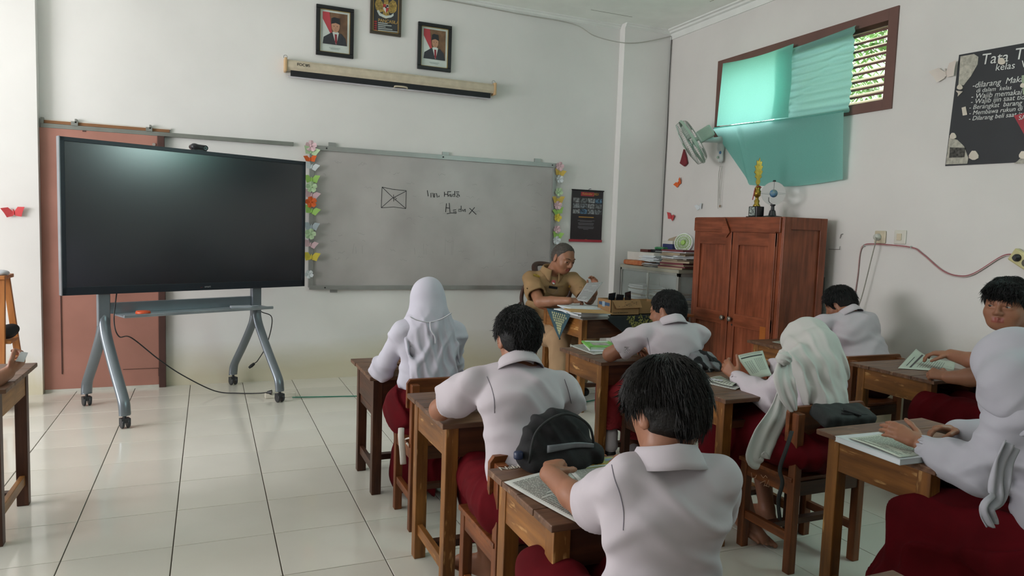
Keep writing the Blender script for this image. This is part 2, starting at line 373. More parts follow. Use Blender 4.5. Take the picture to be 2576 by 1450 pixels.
# cornices
def cornice(name, a, b, inward, hgt=0.055, dep=0.05):
    m = MB(); a = np.array(a); b = np.array(b); n = np.array(inward, float)
    pr = [(0, 0), (dep, 0), (dep, .012), (dep*.62, .016), (dep*.55, .032), (dep*.2, .038), (dep*.16, hgt), (0, hgt)]
    vs = [p+n*d-np.array((0, 0, z)) for p in (a, b) for d, z in pr]; k = len(pr)
    m.add(vs, [(i, (i+1) % k, k+(i+1) % k, k+i) for i in range(k)]+[tuple(range(k))[::-1], tuple(range(k, 2*k))])
    return struct(m.build(name, TRIMW))
cornice('trim_3', (-1.15, YF, ZC), (3.80, YF, ZC), (0, -1, 0), .045, .03)
cornice('trim_4', (3.80, 6.215, ZC), (XR, 6.215, ZC), (0, -1, 0), .045, .03)
cornice('trim_5', (XR, YB, ZC), (XR, 6.215, ZC), (-1, 0, 0), .095, .07)
SEAM = mat('seam_dark', '77786e', 0.9)
q = MB()
for a, b in [((1.75, 6.0), (2.7, 6.0)), ((3.3, 6.02), (3.75, 6.02)), ((4.1, 3.9), (4.1, 5.3))]:
    q.box((a[0]-.002, a[1]-.002, ZC-.0015), (b[0]+.002, b[1]+.002, ZC+.001))
ce = bpy.data.objects['ceiling']; q.build('panel_joint', SEAM, ce)
CABLE_W = mat('cable_grey', 'b4b2aa', 0.5); CABLE_D = mat('cable_dark', '3a3936', 0.5)
q = MB(); q.tube(bez([(4.345, 6.2, 3.38), (4.342, 6.2, 2.9), (4.347, 6.2, 2.4), (4.343, 6.2, 1.9), (4.346, 6.2, 1.2)]), .004, 6)
tag(q.build('wall_wire', CABLE_D), 'thin dark wire running down the corner where the front and right walls meet', 'wire')
q = MB(); q.tube(bez([aty(1080, -4, 6.29), aty(1142, 4, 6.29), aty(1305, 35, 6.29), aty(1440, 60, 6.29), aty(1495, 90, 6.25), aty(1555, 106, 6.2), aty(1600, 108, 6.2), aty(1650, 100, 6.2), aty(1688, 91, 6.2)]), .0045, 6)
tag(q.build('ceiling_cable', CABLE_W), 'sagging thin cable stapled under the ceiling along the front wall', 'cable')
# plaster frame around door: brown double door leaf
DOOR = mat('door_brown', 'ad7a6c', 0.45, var=0.05, scale=3, bump=.03, col2='a07062')
DOOR2 = mat('door_dark_brown', '4c2f28', 0.6)  # dark brown of the groove lines, frame, hinge and rail tabs
dx0, dx1 = -1.15, -0.315
D = thing('door_1', 'brown painted wooden door behind the large black screen', 'door', ((dx0+dx1)/2, YF, 0)); D['kind'] = 'structure'
MB().box((dx0, YF-.03, .02), (dx1-.05, YF, 2.0)).build('door_leaf', DOOR, D, bevel=.003)
q = MB(); 
for z0, z1 in ((0.14, 1.82),): q.box((dx0+.115, YF-.036, z0), (dx0+.121, YF-.0295, z1))
q.build('groove', DOOR2, D)
q = MB(); z0, z1 = .16, .22; q.box((-.62, YF-.034, .155), (-.37, YF-.0295, .158)); q.box((-.37, YF-.034, .09), (-.367, YF-.0295, .158)); q.build('patch', DOOR2, D)
MB().box((dx1-.05, YF-.05, 0), (dx1, YF-.012, 2.0)).build('door_frame', DOOR2, D, bevel=.003)
MB().box((dx1-.012, YF-.055, 1.86), (dx1-.002, YF-.045, 1.9)).build('hinge', DOOR2, D)
q = MB(); q.box((dx0+.005, YF-.034, .0), (dx0+.28, YF, .022)).box((dx0+.30, YF-.034, .0), (dx1-.04, YF, .022)); q.build('sill', mat('sill_white', 'c9c6bc', .6), D)
MB().lathe([(.012, 0), (.012, .015)], (dx1-.075, YF-.03, 1.93), 10, axis=(0, -1, 0)).build('bolt', mat('bolt_grey', 'a09890', .4), D)
# metal rail over the door
RAIL = mat('rail_grey', '8d908a', 0.45, 0.5, bump=.05); t = thing('wall_rail', 'old grey metal rail fixed above the brown door', 'rail', (-.25, YF-.02, 2.02))
q = MB(); q.box((-1.14, YF-.03, 2.0), (.66, YF, 2.032)); q.box((-1.14, YF-.035, 2.03), (-1.12, YF, 2.075)); q.build('rail', RAIL, t, bevel=.002)
MB().box((-1.13, YF-.022, 2.034), (-.28, YF, 2.056)).build('wood_strip', mat('strip_wood', '8a5f3c', .7), t)
q = MB(); q.box((-1.12, YF-.018, 2.056), (-.27, YF, 2.066)); q.build('upper_strip', mat('strip_white', 'd2d0c8', .6), t)
for x in (-.92, -.42): MB().box((x-.025, YF-.04, 2.03), (x+.02, YF, 2.06)).box((x, YF-.04, 2.05), (x+.012, YF, 2.08)).build('clip', RAIL, t)
for x in (-.86, -.33): MB().box((x-.012, YF-.033, 1.99), (x+.012, YF-.02, 2.0)).build('tab', DOOR2, t)
# right window: brown frame, louver slats, foliage outside
FRM = mat('window_brown', '6b4a42', 0.55, var=.06); SLAT = mat('slat_cream', 'cfc79a', .6)
Wn = thing('window_1', 'brown framed high louvre window half covered by green cloth', 'window', (XR, 4.5, 2.3)); Wn['kind'] = 'structure'
q = MB(); e = .06
q.box((XR-.012, WY0-.015, WZ0-.015), (XR+.12, WY0+e, WZ1+.015)).box((XR-.012, WY1-e, WZ0-.015), (XR+.12, WY1+.015, WZ1+.015)).box((XR-.012, WY0+e, WZ0-.015), (XR+.12, WY1-e, WZ0+e*.8)).box((XR-.012, WY0+e, WZ1-e*1.1), (XR+.12, WY1-e, WZ1+.015))
q.build('window_frame', FRM, Wn, bevel=.002)
MB().box((XR, WY0+.87, WZ0+e*.8), (XR+.1, WY0+.91, WZ1-e*1.1)).build('mullion', FRM, Wn)
z0, z1 = WZ0+e*.8, WZ1-e*1.1; n = 10; dz = (z1-z0)/n
sm = None
for i in range(n):
    zc = z0+dz*(i)
    m = MB()
    y0, y1 = WY0+e, WY0+.95
    # slat: brown front edge, cream underside, tilted down to the outside
    a = [(XR+.006, zc), (XR+.006, zc+.014), (XR+.105, zc-.008+.026), (XR+.105, zc-.008+.012)]
    a = [(XR+.006, zc-.003), (XR+.006, zc+.013), (XR+.10, zc+.052), (XR+.10, zc+.036)]
    vs = [(x, y, z) for y in (y0, y1) for x, z in a]
    m.add(vs, [(0,1,5,4)], 1); m.add(vs, [(1,2,6,5),(2,3,7,6),(3,0,4,7),(0,3,2,1),(4,5,6,7)], 0)
    m.build('slat', [SLAT, FRM], Wn)
W6 = thing('window_4', 'second high louvre window further back in the right wall', 'window', (XR, .95, WZ0)); W6['kind'] = 'structure'
q = MB(); q.box((XR-.012, .19, WZ0-.015), (XR+.12, .26, WZ1+.015)).box((XR-.012, 1.64, WZ0-.015), (XR+.12, 1.71, WZ1+.015)).box((XR-.012, .26, WZ0-.015), (XR+.12, 1.64, WZ0+.05)).box((XR-.012, .26, WZ1-.05), (XR+.12, 1.64, WZ1+.015)); q.build('window_frame', FRM, W6)
# outside the right window
LEAF = mat('palm_leaf', '6f9a55', .5, var=.25, scale=3); t = thing('palm_tree', 'green palm fronds beyond the louvre window', 'tree', (8.2, 5.6, 0))
MB().tube([(8.3, 5.8, -1), (8.25, 5.7, 1.5), (8.2, 5.6, 3.6)], [.14, .12, .1], 10).build('trunk', mat('palm_trunk', '6b5d48', .9), t)
m = MB(); rr = random.Random(3)
for cx, cy, cz in ((8.2, 5.6, 3.7), (9.0, 7.4, 3.3), (8.8, 4.2, 3.5), (9.2, 8.6, 3.9), (8.4, 6.8, 2.6), (8.2, 4.9, 4.3), (8.6, 7.6, 4.3), (7.9, 6.8, 3.9), (9.0, 8.3, 4.6), (8.2, 7.7, 3.5), (8.8, 7.0, 4.9)):
    for k in range(11):
        a = rr.random()*6.28; L_ = 1.1+rr.random()*.8; rib = []
        for i in range(7):
            u = i/6; rib.append(np.array((cx+math.cos(a)*L_*u, cy+math.sin(a)*L_*u, cz+.5*u-1.3*u*u)))
        for i in range(1, 7):
            tdir = nz(rib[i]-rib[i-1]); sd = nz(np.cross(tdir, (0, 0, 1)))
            for s_ in (-1, 1):
                for e_ in (0, .5):
                    p = rib[i-1]+(rib[i]-rib[i-1])*e_; tip = p+sd*s_*.42*(1-.08*i)+tdir*.22-np.array((0, 0, .14))
                    m.add([p, p+tdir*.05, tip], [(0, 1, 2)])
m.build('fronds', LEAF, t, kind='stuff')
tag(MB().box((13, 8.5, -1), (16, 14, 5.2)).box((12.8, 8.3, 5.2), (16.2, 14.2, 5.35)).build('house', mat('house_white', 'e8e6dc', .8)), 'pale plastered house wall beyond the louvre window and palms', 'house')
tag(MB().box((4.6, -6, -.6), (30, 25, -.5)).build('garden_ground', mat('ground_green', '7d8a5a', .9), kind='structure'), 'green ground outside the right wall', 'ground')
for i, (a, b) in enumerate(WINL):
    W2 = thing('window_%d' % (i+2), 'tall left wall window open to daylight', 'window', (XL, (a+b)/2, 1.0)); W2['kind'] = 'structure'
    q = MB(); 
    for y in (a+.03, (a+b)/2, b-.03): q.box((XL-.1, y-.03, 1.0), (XL-.02, y+.03, 2.55))
    q.box((XL-.1, a, 1.0), (XL-.02, b, 1.05)).box((XL-.1, a, 2.5), (XL-.02, b, 2.55)); q.build('window_frame', FRM, W2)
# ---------------------------------------------------------------- green cloths
def cloth_mat(name, c, tr=0.55):
    m = bpy.data.materials.new(name); m.use_nodes = True; nt = m.node_tree; N = nt.nodes; L = nt.links; N.remove(N['Principled BSDF'])
    d = N.new('ShaderNodeBsdfDiffuse'); t = N.new('ShaderNodeBsdfTranslucent'); x = N.new('ShaderNodeMixShader'); x.inputs[0].default_value = tr
    no = N.new('ShaderNodeTexNoise'); no.inputs['Scale'].default_value = 160; tc = N.new('ShaderNodeTexCoord'); L.new(tc.outputs['Object'], no.inputs[0])
    cr = N.new('ShaderNodeValToRGB'); a = lin(c); cr.color_ramp.elements[0].color = tuple([v*.85 for v in a[:3]]+[1]); cr.color_ramp.elements[1].color = a; L.new(no.outputs[0], cr.inputs[0])
    L.new(cr.outputs[0], d.inputs[0]); L.new(cr.outputs[0], t.inputs[0]); L.new(d.outputs[0], x.inputs[1]); L.new(t.outputs[0], x.inputs[2]); L.new(x.outputs[0], N['Material Output'].inputs[0]); return m
GC = cloth_mat('green_cloth', 'a3dfd6', .66); MC = cloth_mat('mint_cloth', '86cfc0', .52); 
# cloth A: covers the window's far and middle thirds, hangs below the sill in a slanting tail
TL, TRr = atx(1812, 166, XR-.03), atx(2157, 64, XR-.03); ML, MR = atx(1802, 325, XR-.03), atx(2138, 283, XR-.03)
def upper(u, v):      # u along, v down
    top = TL+(TRr-TL)*u; bot = ML+(MR-ML)*u; p = top+(bot-top)*v
    p = p+np.array((0, 0, -.035*math.sin(PI*u)*(1-v)*1.0))
    b = .008*math.sin(v*PI*20)*(u > .45)*min(1, (u-.45)*8)+.012*math.sin(u*9+v*3)*v*(1-v)
    b += .02*max(0, 1-abs((v-.15)+(u-.98)*1.9)*9)*(u > .6)
    return p+np.array((-.012-b, 0, 0))
tagc = thing('green_cloth', 'large green cloth pinned over the louvre window with a slanting tail below', 'curtain', (XR-.03, 4.7, 2.3))
MB().grid(lambda u, v: upper(.50+.50*u, v), 50, 60).build('upper_panel', GC, tagc, smooth=True)
def lower(u, v):
    top = ML+(MR-ML)*u+np.array((-.012-.02*u, 0, 0)); 
    bl, bm, br = atx(1803, 328, XR-.02), atx(1893, 466, XR-.02), atx(2128, 452, XR-.02)
    us = .30
    bot = bl+(bm-bl)*(u/us) if u < us else bm+(br-bm)*((u-us)/(1-us))+np.array((0, 0, -.03*math.sin(PI*(u-us)/(1-us))))
    p = top+(bot-top)*v
    f = .014*math.sin(u*7+1.5*v)+.022*math.exp(-((u-.235-.06*v)/.018)**2)*min(1, v*6)+.02*v*math.exp(-((u-.62)/.07)**2)
    return p+np.array((-.02-f, 0, 0))
MB().grid(lower, 90, 30).build('lower_panel', GC, tagc, smooth=True)
q = MB(); q.tube([lower(i/30*.99+.005, .0)+np.array((-.004, 0, .004)) for i in range(31)], .006, 6); q.build('fold_hem', GC, tagc, smooth=True)
C1, C2, C3, C4 = atx(1820, 160, XR-.06), atx(1998, 110, XR-.06), atx(1985, 296, XR-.06), atx(1806, 318, XR-.06)
def over(u, v):
    top = C1+(C2-C1)*u; bot = C4+(C3-C4)*u; p = top+(bot-top)*v
    return p+np.array((-.006-.008*math.sin(u*14+2*v)*v-.006*math.sin(9*u*v), 0, -.02*math.sin(PI*u)*(1-v)))
tag(MB().grid(lambda u, v: np.array((XR-.03-.01*math.sin(u*20), .2+1.5*u, WZ1-.02-(WZ1-WZ0)*v)), 30, 6).build('rear_green_cloth', MC, smooth=True), 'green cloth over the second louvre window behind the rules poster', 'curtain')
tag(MB().grid(over, 40, 30).build('green_overlay_cloth', MC, smooth=True), 'brighter mint green cloth pinned over the left half of the louvre window', 'curtain')
# ================================================================== WHITEBOARD AND WALL ITEMS
ALU = mat('aluminium', 'a3a3a1', 0.4, 0.6, var=.06, bump=.03)
BOARD = mat('board_face', 'b9b5b3', 0.35, var=.10, scale=2.2, detail=9, col2='a5a09e')
INK = mat('marker_ink', '26252a', .5)
bx0, bx1, bz0, bz1 = .80, 3.13, .805, 2.0; BY = YF-.03
t = thing('whiteboard', 'long greyish whiteboard with faint marks and marker writing on the front wall', 'whiteboard', (1.96, YF, .8))
MB().box((bx0, BY, bz0), (bx1, YF, bz1)).build('board_panel', BOARD, t)
MB().box((bx0, BY-.012, bz1-.022), (bx1, YF, bz1+.02)).build('frame_rail', ALU, t, bevel=.002)
MB().box((bx0, BY-.015, bz0-.018), (bx1, YF, bz0+.02)).build('frame_rail', ALU, t, bevel=.002)
for x in (bx0, bx1-.03): MB().box((x-.01, BY-.01, bz0), (x+.03, YF, bz1)).build('frame_rail', ALU, t, bevel=.002)
q = MB()
for x, z in [(.98, bz1+.02), (2.93, bz1+.02), (2.0, bz1+.015)]: q.box((x-.03, YF-.02, z), (x+.03, YF, z+.035)); 
q.box((.98, YF-.02, bz0-.045), (1.04, YF, bz0-.018)); q.build('bracket', ALU, t)
q = MB()
for x, z in [(.93, bz1), (1.97, bz1), (3.08, bz1), (.93, bz0), (1.97, bz0)]: q.lathe([(.007, 0), (.007, .004)], (x, BY-.013, z), 8, axis=(0, -1, 0))
q.build('screws', INK, t)
def stroke(q, pts, y=BY-.0012, r=.0022):
    P = [aty(px, py, y) for px, py in pts]; q.tube(P, r, 5, flat=.4, side=(1, 0, 0))
q = MB()
for s in [[(961,471),(960,497),(959,523)], [(959,523),(990,521),(1021,525)], [(1021,525),(1022,480)], [(1022,480),(990,477),(961,471)], [(961,471),(988,497),(1021,525)], [(960,522),(985,500),(1022,481)], [(990,490),(990,507),(998,500),(992,496)]]: stroke(q, s, r=.0026)
q.build('drawn_square', INK, t, kind='stuff')
q = MB()
for s in [[(1075,479),(1077,494)], [(1084,497),(1084,486),(1089,486),(1091,497)], [(1093,497),(1093,487),(1098,487),(1100,497)], [(1103,496),(1105,492),(1104,496)],
          [(1118,483),(1118,495)], [(1118,489),(1126,489)], [(1126,482),(1127,495)], [(1132,489),(1129,493),(1133,495),(1134,488),(1136,496)], [(1126,482.5),(1135,482.5)], [(1144,481),(1144,495),(1139,494),(1139,489),(1144,489)], [(1148,487),(1153,487),(1148,496),(1153,496)], [(1153,493),(1155,490),(1156,495)], [(1147,483),(1155,483)],
          [(1123,512),(1121,534)], [(1121,523),(1130,524)], [(1130,511),(1132,535)], [(1147,528),(1140,529),(1141,534),(1147,533),(1148,536)], [(1124,538),(1136,536),(1148,537)], [(1160,518),(1160,533),(1154,532),(1154,527),(1160,527)], [(1164,527),(1164,532)], [(1169,527),(1166,532),(1171,533),(1170,526)],
          [(1181,524),(1198,540)], [(1194,522),(1180,539)]]: stroke(q, s, r=.0036)
q.build('marker_words', INK, t, kind='stuff')
q = MB(); rr = random.Random(5); FAINT = mat('faint_ink', '96918f', .5)
for k in range(70):
    x = bx0+.1+rr.random()*2.1; z = bz0+.1+rr.random()*1.0; pts = [(x+i*.012, BY-.0004, z+rr.uniform(-.012, .012)) for i in range(rr.randint(2, 7))]; q.tube(pts, .0011, 4, flat=.3, side=(1, 0, 0))
for k in range(12):
    x = bx0+.3+rr.random()*1.8; z = bz0+.3; q.tube([(x, BY-.0004, z), (x+rr.uniform(-.01, .01), BY-.0004, z+rr.uniform(.05, .25))], .0009, 4, flat=.3, side=(1, 0, 0))
q.build('faint_marks', FAINT, t)
# ---------------------------------------------------------------- paper butterflies and flowers
PC = {'pink': 'd9b9bf', 'pale green': 'bcd6ac', 'orange': 'e0672e', 'white': 'd3d9dc', 'green': 'a3cf6e', 'yellow': 'dcc94e', 'pale blue': 'b4c1c8', 'red': 'c8464a', 'dark red': '7c1f2a', 'cream': 'd8cdc4', 'mustard': 'd6b85a'}
def papm(c): return mat('paper_'+c.replace(' ', '_'), PC[c], .8, var=.05)
def flower(P, n, c, r, label, grp, ang=0):
    P = np.array(P); n = nz(n); u = nz(np.cross((0, 0, 1), n)); v = np.cross(n, u); m = MB()
    t = thing('paper_flower', label, 'paper flower', P, grp)
    for k in range(5):
        a = ang+k*2*PI/5; d = u*math.cos(a)+v*math.sin(a); s = np.cross(n, d)
        m.add([P+n*.004, P+d*r*.5+s*r*.50+n*.008, P+d*r+s*r*.36+n*.016, P+d*r*1.05+n*.02, P+d*r-s*r*.36+n*.016, P+d*r*.5-s*r*.50+n*.008], [(0, 1, 2, 3), (0, 3, 4, 5)])
    m.build('petals', papm(c), t, solid=.0015); MB().ball(P+n*.010, r*.18, 8, rad=(1, 1, 1)).build('centre', papm(c), t); return t
def butterfly(P, n, c, r, label, grp=None, ang=0, name='paper_butterfly'):
    P = np.array(P); n = nz(n); u0 = nz(np.cross((0, 0, 1), n)); v0 = np.cross(n, u0)
    u = u0*math.cos(ang)+v0*math.sin(ang); v = -u0*math.sin(ang)+v0*math.cos(ang)
    t = thing(name, label, 'paper butterfly', P, grp)
    for s in (-1, 1):
        m = MB(); m.add([P+n*.003, P+u*s*r*.5+v*r*.62+n*r*.2, P+u*s*r*1.25+v*r*.55+n*r*.42, P+u*s*r*.95-v*r*.05+n*r*.28, P+u*s*r*.75-v*r*.6+n*r*.2, P+u*s*r*.12-v*r*.45+n*r*.08],
                       [(0, 1, 2), (0, 2, 3), (0, 3, 4), (0, 4, 5)]); m.build('wing', papm(c), t, solid=.0012)
    m = MB(); m.tube([P+v*r*.35+n*.006, P-v*r*.35+n*.006], .004, 6); m.build('body', papm(c), t); return t
gl = 'paper butterflies and flowers down the whiteboard\'s left edge'; gr = 'paper butterflies and flowers down the whiteboard\'s right edge'
nf = (0, -1, 0)
for px, py, kind, c, r, lab in [
    (782,368,'f','pink',.045,'pale pink paper flower topmost at the whiteboard\'s upper left corner'), (783,381,'b','pale green',.055,'pale green paper butterfly just under the top pink flower at left'),
    (780,400,'b','orange',.045,'orange paper butterfly near the top of the whiteboard\'s left edge'), (784,419,'b','white',.05,'white paper butterfly below the orange butterfly at the left edge'),
    (784,451,'b','green',.055,'bright green paper butterfly, upper of two at the whiteboard\'s left edge'), (783,471,'f','pale green',.045,'pale green paper flower between green and pink butterflies at left'),
    (784,490,'b','pink',.055,'pink paper butterfly just above the orange flower at the left edge'), (782,509,'f','orange',.046,'orange paper flower halfway down the whiteboard\'s left edge'),
    (784,530,'b','green',.055,'bright green paper butterfly just below the orange flower at left'), (783,570,'b','pale blue',.055,'pale blue paper butterfly in the lower half of the left edge'),
    (780,589,'f','pale green',.045,'pale green paper flower under the pale blue butterfly at left'), (781,615,'b','pink',.05,'pink paper butterfly just above the yellow one at the left edge'),
    (783,646,'b','yellow',.06,'yellow paper butterfly low on the whiteboard\'s left edge'), (777,690,'f','white',.035,'small white paper flower lowest on the whiteboard\'s left edge')]:
    P = aty(px, py, BY-.014)
    if kind == 'f': flower(P, nf, c, r, lab, gl, rnd.random())
    else: butterfly(P, nf, c, r, lab, gl, rnd.uniform(-.3, .3))
for px, py, kind, c, r, lab in [
    (1407,419,'f','pink',.042,'pale pink paper flower at the whiteboard\'s upper right corner'), (1408,435,'b','mustard',.05,'yellow paper butterfly just under the upper right corner flower'),
    (1407,451,'f','white',.038,'white paper flower near the top of the right edge'), (1405,483,'f','pale green',.04,'pale green paper flower on the whiteboard\'s right edge'),
    (1403,503,'b','mustard',.055,'mustard paper butterfly spread wide halfway down the right edge'), (1402,517,'f','pink',.04,'pink paper flower under the mustard butterfly at right'),
    (1403,532,'b','green',.05,'green paper butterfly above the yellow flower at the right edge'), (1402,548,'f','yellow',.038,'yellow paper flower on the whiteboard\'s right edge'),
    (1400,577,'f','pink',.036,'small pink paper flower low on the right edge'), (1402,592,'b','green',.05,'green paper butterfly low on the right edge above a white flower'),
    (1399,605,'f','white',.04,'white paper flower just above the seated teacher\'s head')]:
    P = aty(px, py, BY-.014)
    if kind == 'f': flower(P, nf, c, r, lab, gr, rnd.random())
    else: butterfly(P, nf, c, r, lab, gr, rnd.uniform(-.3, .3))
butterfly(aty(35, 534, 6.215), nf, 'red', .06, 'red paper butterfly on the pilaster left of the brown door', None, .1)
nr = (-1, 0, 0)
butterfly(atx(1708, 461, XR-.005), nr, 'orange', .05, 'orange paper butterfly on the right wall below the wall fan', None, .6)
butterfly(atx(1690, 546, XR-.005), nr, 'red', .055, 'red paper butterfly on the right wall just above the glass cabinet', None, -.3)
butterfly(atx(1760, 521, XR-.005), nr, 'white', .045, 'small white paper butterfly on the right wall by the wardrobe\'s left top corner', None, .2)
butterfly(atx(2380, 183, XR-.005), nr, 'cream', .075, 'cream paper butterfly beside the black rules poster\'s left edge', None, .2)
DR = mat('dark_red_cloth', '7a1c28', .5, var=.15)
P = [atx(px, py, XR-.03) for px, py in [(1719,375),(1712,402),(1709,411),(1720,419),(1727,411),(1724,395)]]
tag(MB().slab(P, (1, 0, 0), .02).build('red_necktie', DR, bevel=.004), 'small dark red necktie hanging on the wall under the white wall fan', 'necktie')
# ---------------------------------------------------------------- framed pictures on the front wall
BLK = mat('frame_black', '17181c', .3, var=.05); GLD = mat('gold_trim', 'a08a55', .4, .5); PHW = mat('photo_white', 'cfd8d2', .4)
def wp(x0, z1, s, y):     # local picture coords (0..1 across, 0..h down) to wall
    return lambda u, v: np.array((x0+u*s, y, z1-v*s))
def polyw(name, f, pts, m, parent, off=0, th=.0006): return MB().slab([f(u, v)-np.array((0, off, 0)) for u, v in pts], (0, 1, 0), th).build(name, m, parent)
def portrait(x0, z1, W, H, lab, slim):
    t = thing('framed_portrait', lab, 'picture frame', (x0+W/2, YF, z1-H))
    e = .032; q = MB(); y0, y1 = YF-.028, YF-.002
    for a, b in [((x0, z1-e), (x0+W, z1)), ((x0, z1-H), (x0+W, z1-H+e)), ((x0, z1-H+e), (x0+e, z1-e)), ((x0+W-e, z1-H+e), (x0+W, z1-e))]: q.box((a[0], y0, a[1]), (b[0], y1, b[1]))
    q.build('frame', BLK, t, bevel=.004)
    q = MB(); g = .004
    for a, b in [((x0+e, z1-e-g), (x0+W-e, z1-e)), ((x0+e, z1-H+e), (x0+W-e, z1-H+e+g)), ((x0+e, z1-H+e), (x0+e+g, z1-e)), ((x0+W-e-g, z1-H+e), (x0+W-e, z1-e))]: q.box((a[0], y0+.006, a[1]), (b[0], y1, b[1]))
    q.build('inner_trim', GLD, t)
    pw = W-2*e-.016; ph = H-2*e-.016; f = wp(x0+e+.008, z1-e-.008, pw, YF-.012); a = ph/pw
    polyw('mount', f, [(-.02, -.02), (1.02, -.02), (1.02, a+.02), (-.02, a+.02)], PHW, t, -.002)
    pm = a*.82
    polyw('backdrop', f, [(.06, .05), (.94, .05), (.94, pm), (.06, pm)], mat('brown_backdrop', '86664a', .5, var=.3, scale=12, col2='5c4434'), t, 0)
    polyw('flag_white', f, [(.06, .25), (.40, .8), (.40, pm), (.06, pm)], PHW, t, .001)
    polyw('flag_red', f, [(.06, .05), (.30, .05), (.36, .5), (.40, .8), (.33, .78), (.06, .30)], mat('flag_red', 'b8444c', .5), t, .0015)
    cx = .52; s = .9 if slim else 1.0
    SK = mat('print_skin', 'b98d72', .5); SU = mat('print_suit', '34363c', .5)
    polyw('suit', f, [(.07, pm), (.10, pm*.80), (.38, pm*.64), (cx, pm*.70), (.72, pm*.64), (.88, pm*.78), (.93, pm)], SU, t, .002)
    polyw('shirt', f, [(.41, pm*.63), (.52, pm*.58), (.64, pm*.63), (.56, pm*.98), (.53, pm*.98)], PHW, t, .0025)
    polyw('tie', f, [(.49, pm*.68), (.57, pm*.68), (.58, pm*.9), (.55, pm), (.50, pm*.9)], mat('print_tie', '8c2f3a', .5), t, .003)
    r = .155*s; cy = pm*.47
    polyw('face', f, [(cx+r*math.cos(k*PI/9)*(1 if math.sin(k*PI/9) < 0 else .93), cy-.02+r*1.32*math.sin(k*PI/9)) for k in range(18)], SK, t, .0035)
    polyw('cap', f, [(cx-r*1.02, cy-.10), (cx-r*.95, cy-.30), (cx-r*.4, cy-.345), (cx+r*.85, cy-.32), (cx+r*1.05, cy-.10), (cx, cy-.15)], mat('print_cap', '26262b', .5), t, .004)
    q = MB()
    for dx in (-.38, .38): q.slab([f(cx+r*dx+r*.16*math.cos(k), cy-.03+r*.08*math.sin(k)) - np.array((0, .0042, 0)) for k in [i*PI/4 for i in range(8)]], (0, 1, 0), .0003)
    q.slab([f(cx-r*.32, cy+.085)-np.array((0, .0042, 0)), f(cx, cy+.10)-np.array((0, .0042, 0)), f(cx+r*.32, cy+.085)-np.array((0, .0042, 0)), f(cx, cy+.115)-np.array((0, .0042, 0))], (0, 1, 0), .0003)
    q.slab([f(cx-.02, cy+.03)-np.array((0, .0042, 0)), f(cx+.03, cy+.03)-np.array((0, .0042, 0)), f(cx+.005, cy+.045)-np.array((0, .0042, 0))], (0, 1, 0), .0003)
    q.build('features', mat('print_dark', '5c3b30', .5), t)
    q = MB()
    for k in range(2): q.slab([f(.30+.05*k, a*.90+k*.04)-np.array((0, .001, 0)), f(.70-.05*k, a*.90+k*.04)-np.array((0, .001, 0)), f(.70-.05*k, a*.90+k*.04+.014)-np.array((0, .001, 0)), f(.30+.05*k, a*.90+k*.04+.014)-np.array((0, .001, 0))], (0, 1, 0), .0003)
    q.build('caption', mat('print_grey', '8a9a96', .5), t)
portrait(.835, 3.193, .314, .415, 'left framed portrait of a broad-faced man in black cap and red tie', False)
portrait(1.715, 3.175, .313, .41, 'right framed portrait of a slimmer man in black cap and red tie', True)
# emblem picture between them
x0, x1_, z1, z0 = aty(931, 0, YF)[0], aty(1009, 0, YF)[0], aty(931, -62, YF)[2], aty(970, 90, YF)[2]+.002
W = x1_-x0; H = z1-z0; t = thing('framed_emblem', 'dark framed print with a golden bird emblem and white lines of text', 'picture frame', (x0+W/2, YF, z0))
q = MB(); e = .022; BRZ = mat('bronze_frame', '4a4338', .4, .3)
for a, b in [((x0, z1-e), (x0+W, z1)), ((x0, z0), (x0+W, z0+e)), ((x0, z0+e), (x0+e, z1-e)), ((x0+W-e, z0+e), (x0+W, z1-e))]: q.box((a[0], YF-.028, a[1]), (b[0], YF, b[1]))
q.build('frame', BRZ, t, bevel=.003)
q = MB(); g = .007; e2 = e+.004
for a, b in [((x0+e, z0+e), (x0+W-e, z0+e+g)), ((x0+e, z0+e), (x0+e+g, z1-e)), ((x0+W-e-g, z0+e), (x0+W-e, z1-e))]: q.box((a[0], YF-.02, a[1]), (b[0], YF, b[1]))
q.build('gold_line', mat('gold_line', 'b4935a', .4, .4), t)
MB().box((x0+e, YF-.012, z0+e), (x1_-e, YF-.004, z1-e)).build('print_ground', mat('print_charcoal', '3b3c3f', .5), t)
GB = mat('emblem_gold', 'b79a52', .5, var=.25, scale=60)
def F(px, py, off=.0005): return aty(px, py, YF-.0125-off)
wing = [(0, 0), (6, -14), (13, -20), (20, -17), (24, -6), (22, 6), (17, 12), (9, 14), (4, 12)]
cx, cy = 971, 18
for s in (-1, 1):
    MB().slab([F(cx+s*(4+x*1.0), cy+y*1.0+(.13*s*x)) for x, y in wing], (0, 1, 0), .0005).build('emblem_wing', GB, t)
    q = MB()
    for k in range(5): q.tube([F(cx+s*(8+k*3.4), cy-15+k*1.5+.13*s*k*3, .001), F(cx+s*(7+k*2.8), cy+6+.13*s*k*3, .001)], .0012, 4)
    q.build('feather_lines', mat('feather_dark', '6d5a2e', .5), t)
MB().slab([F(cx-5, cy-18), F(cx+1, cy-24), F(cx+6, cy-17), F(cx+7, cy+14), F(cx+10, cy+26), F(cx, cy+29), F(cx-10, cy+25), F(cx-7, cy+12)], (0, 1, 0), .0008).build('emblem_body', GB, t)
MB().slab([F(cx-7, cy-8, .0015), F(cx+7, cy-6, .0015), F(cx+7, cy+6, .0015), F(cx, cy+15, .0015), F(cx-7, cy+4, .0015)], (0, 1, 0), .0005).build('shield', mat('shield_white', 'd8d4cc', .5), t)
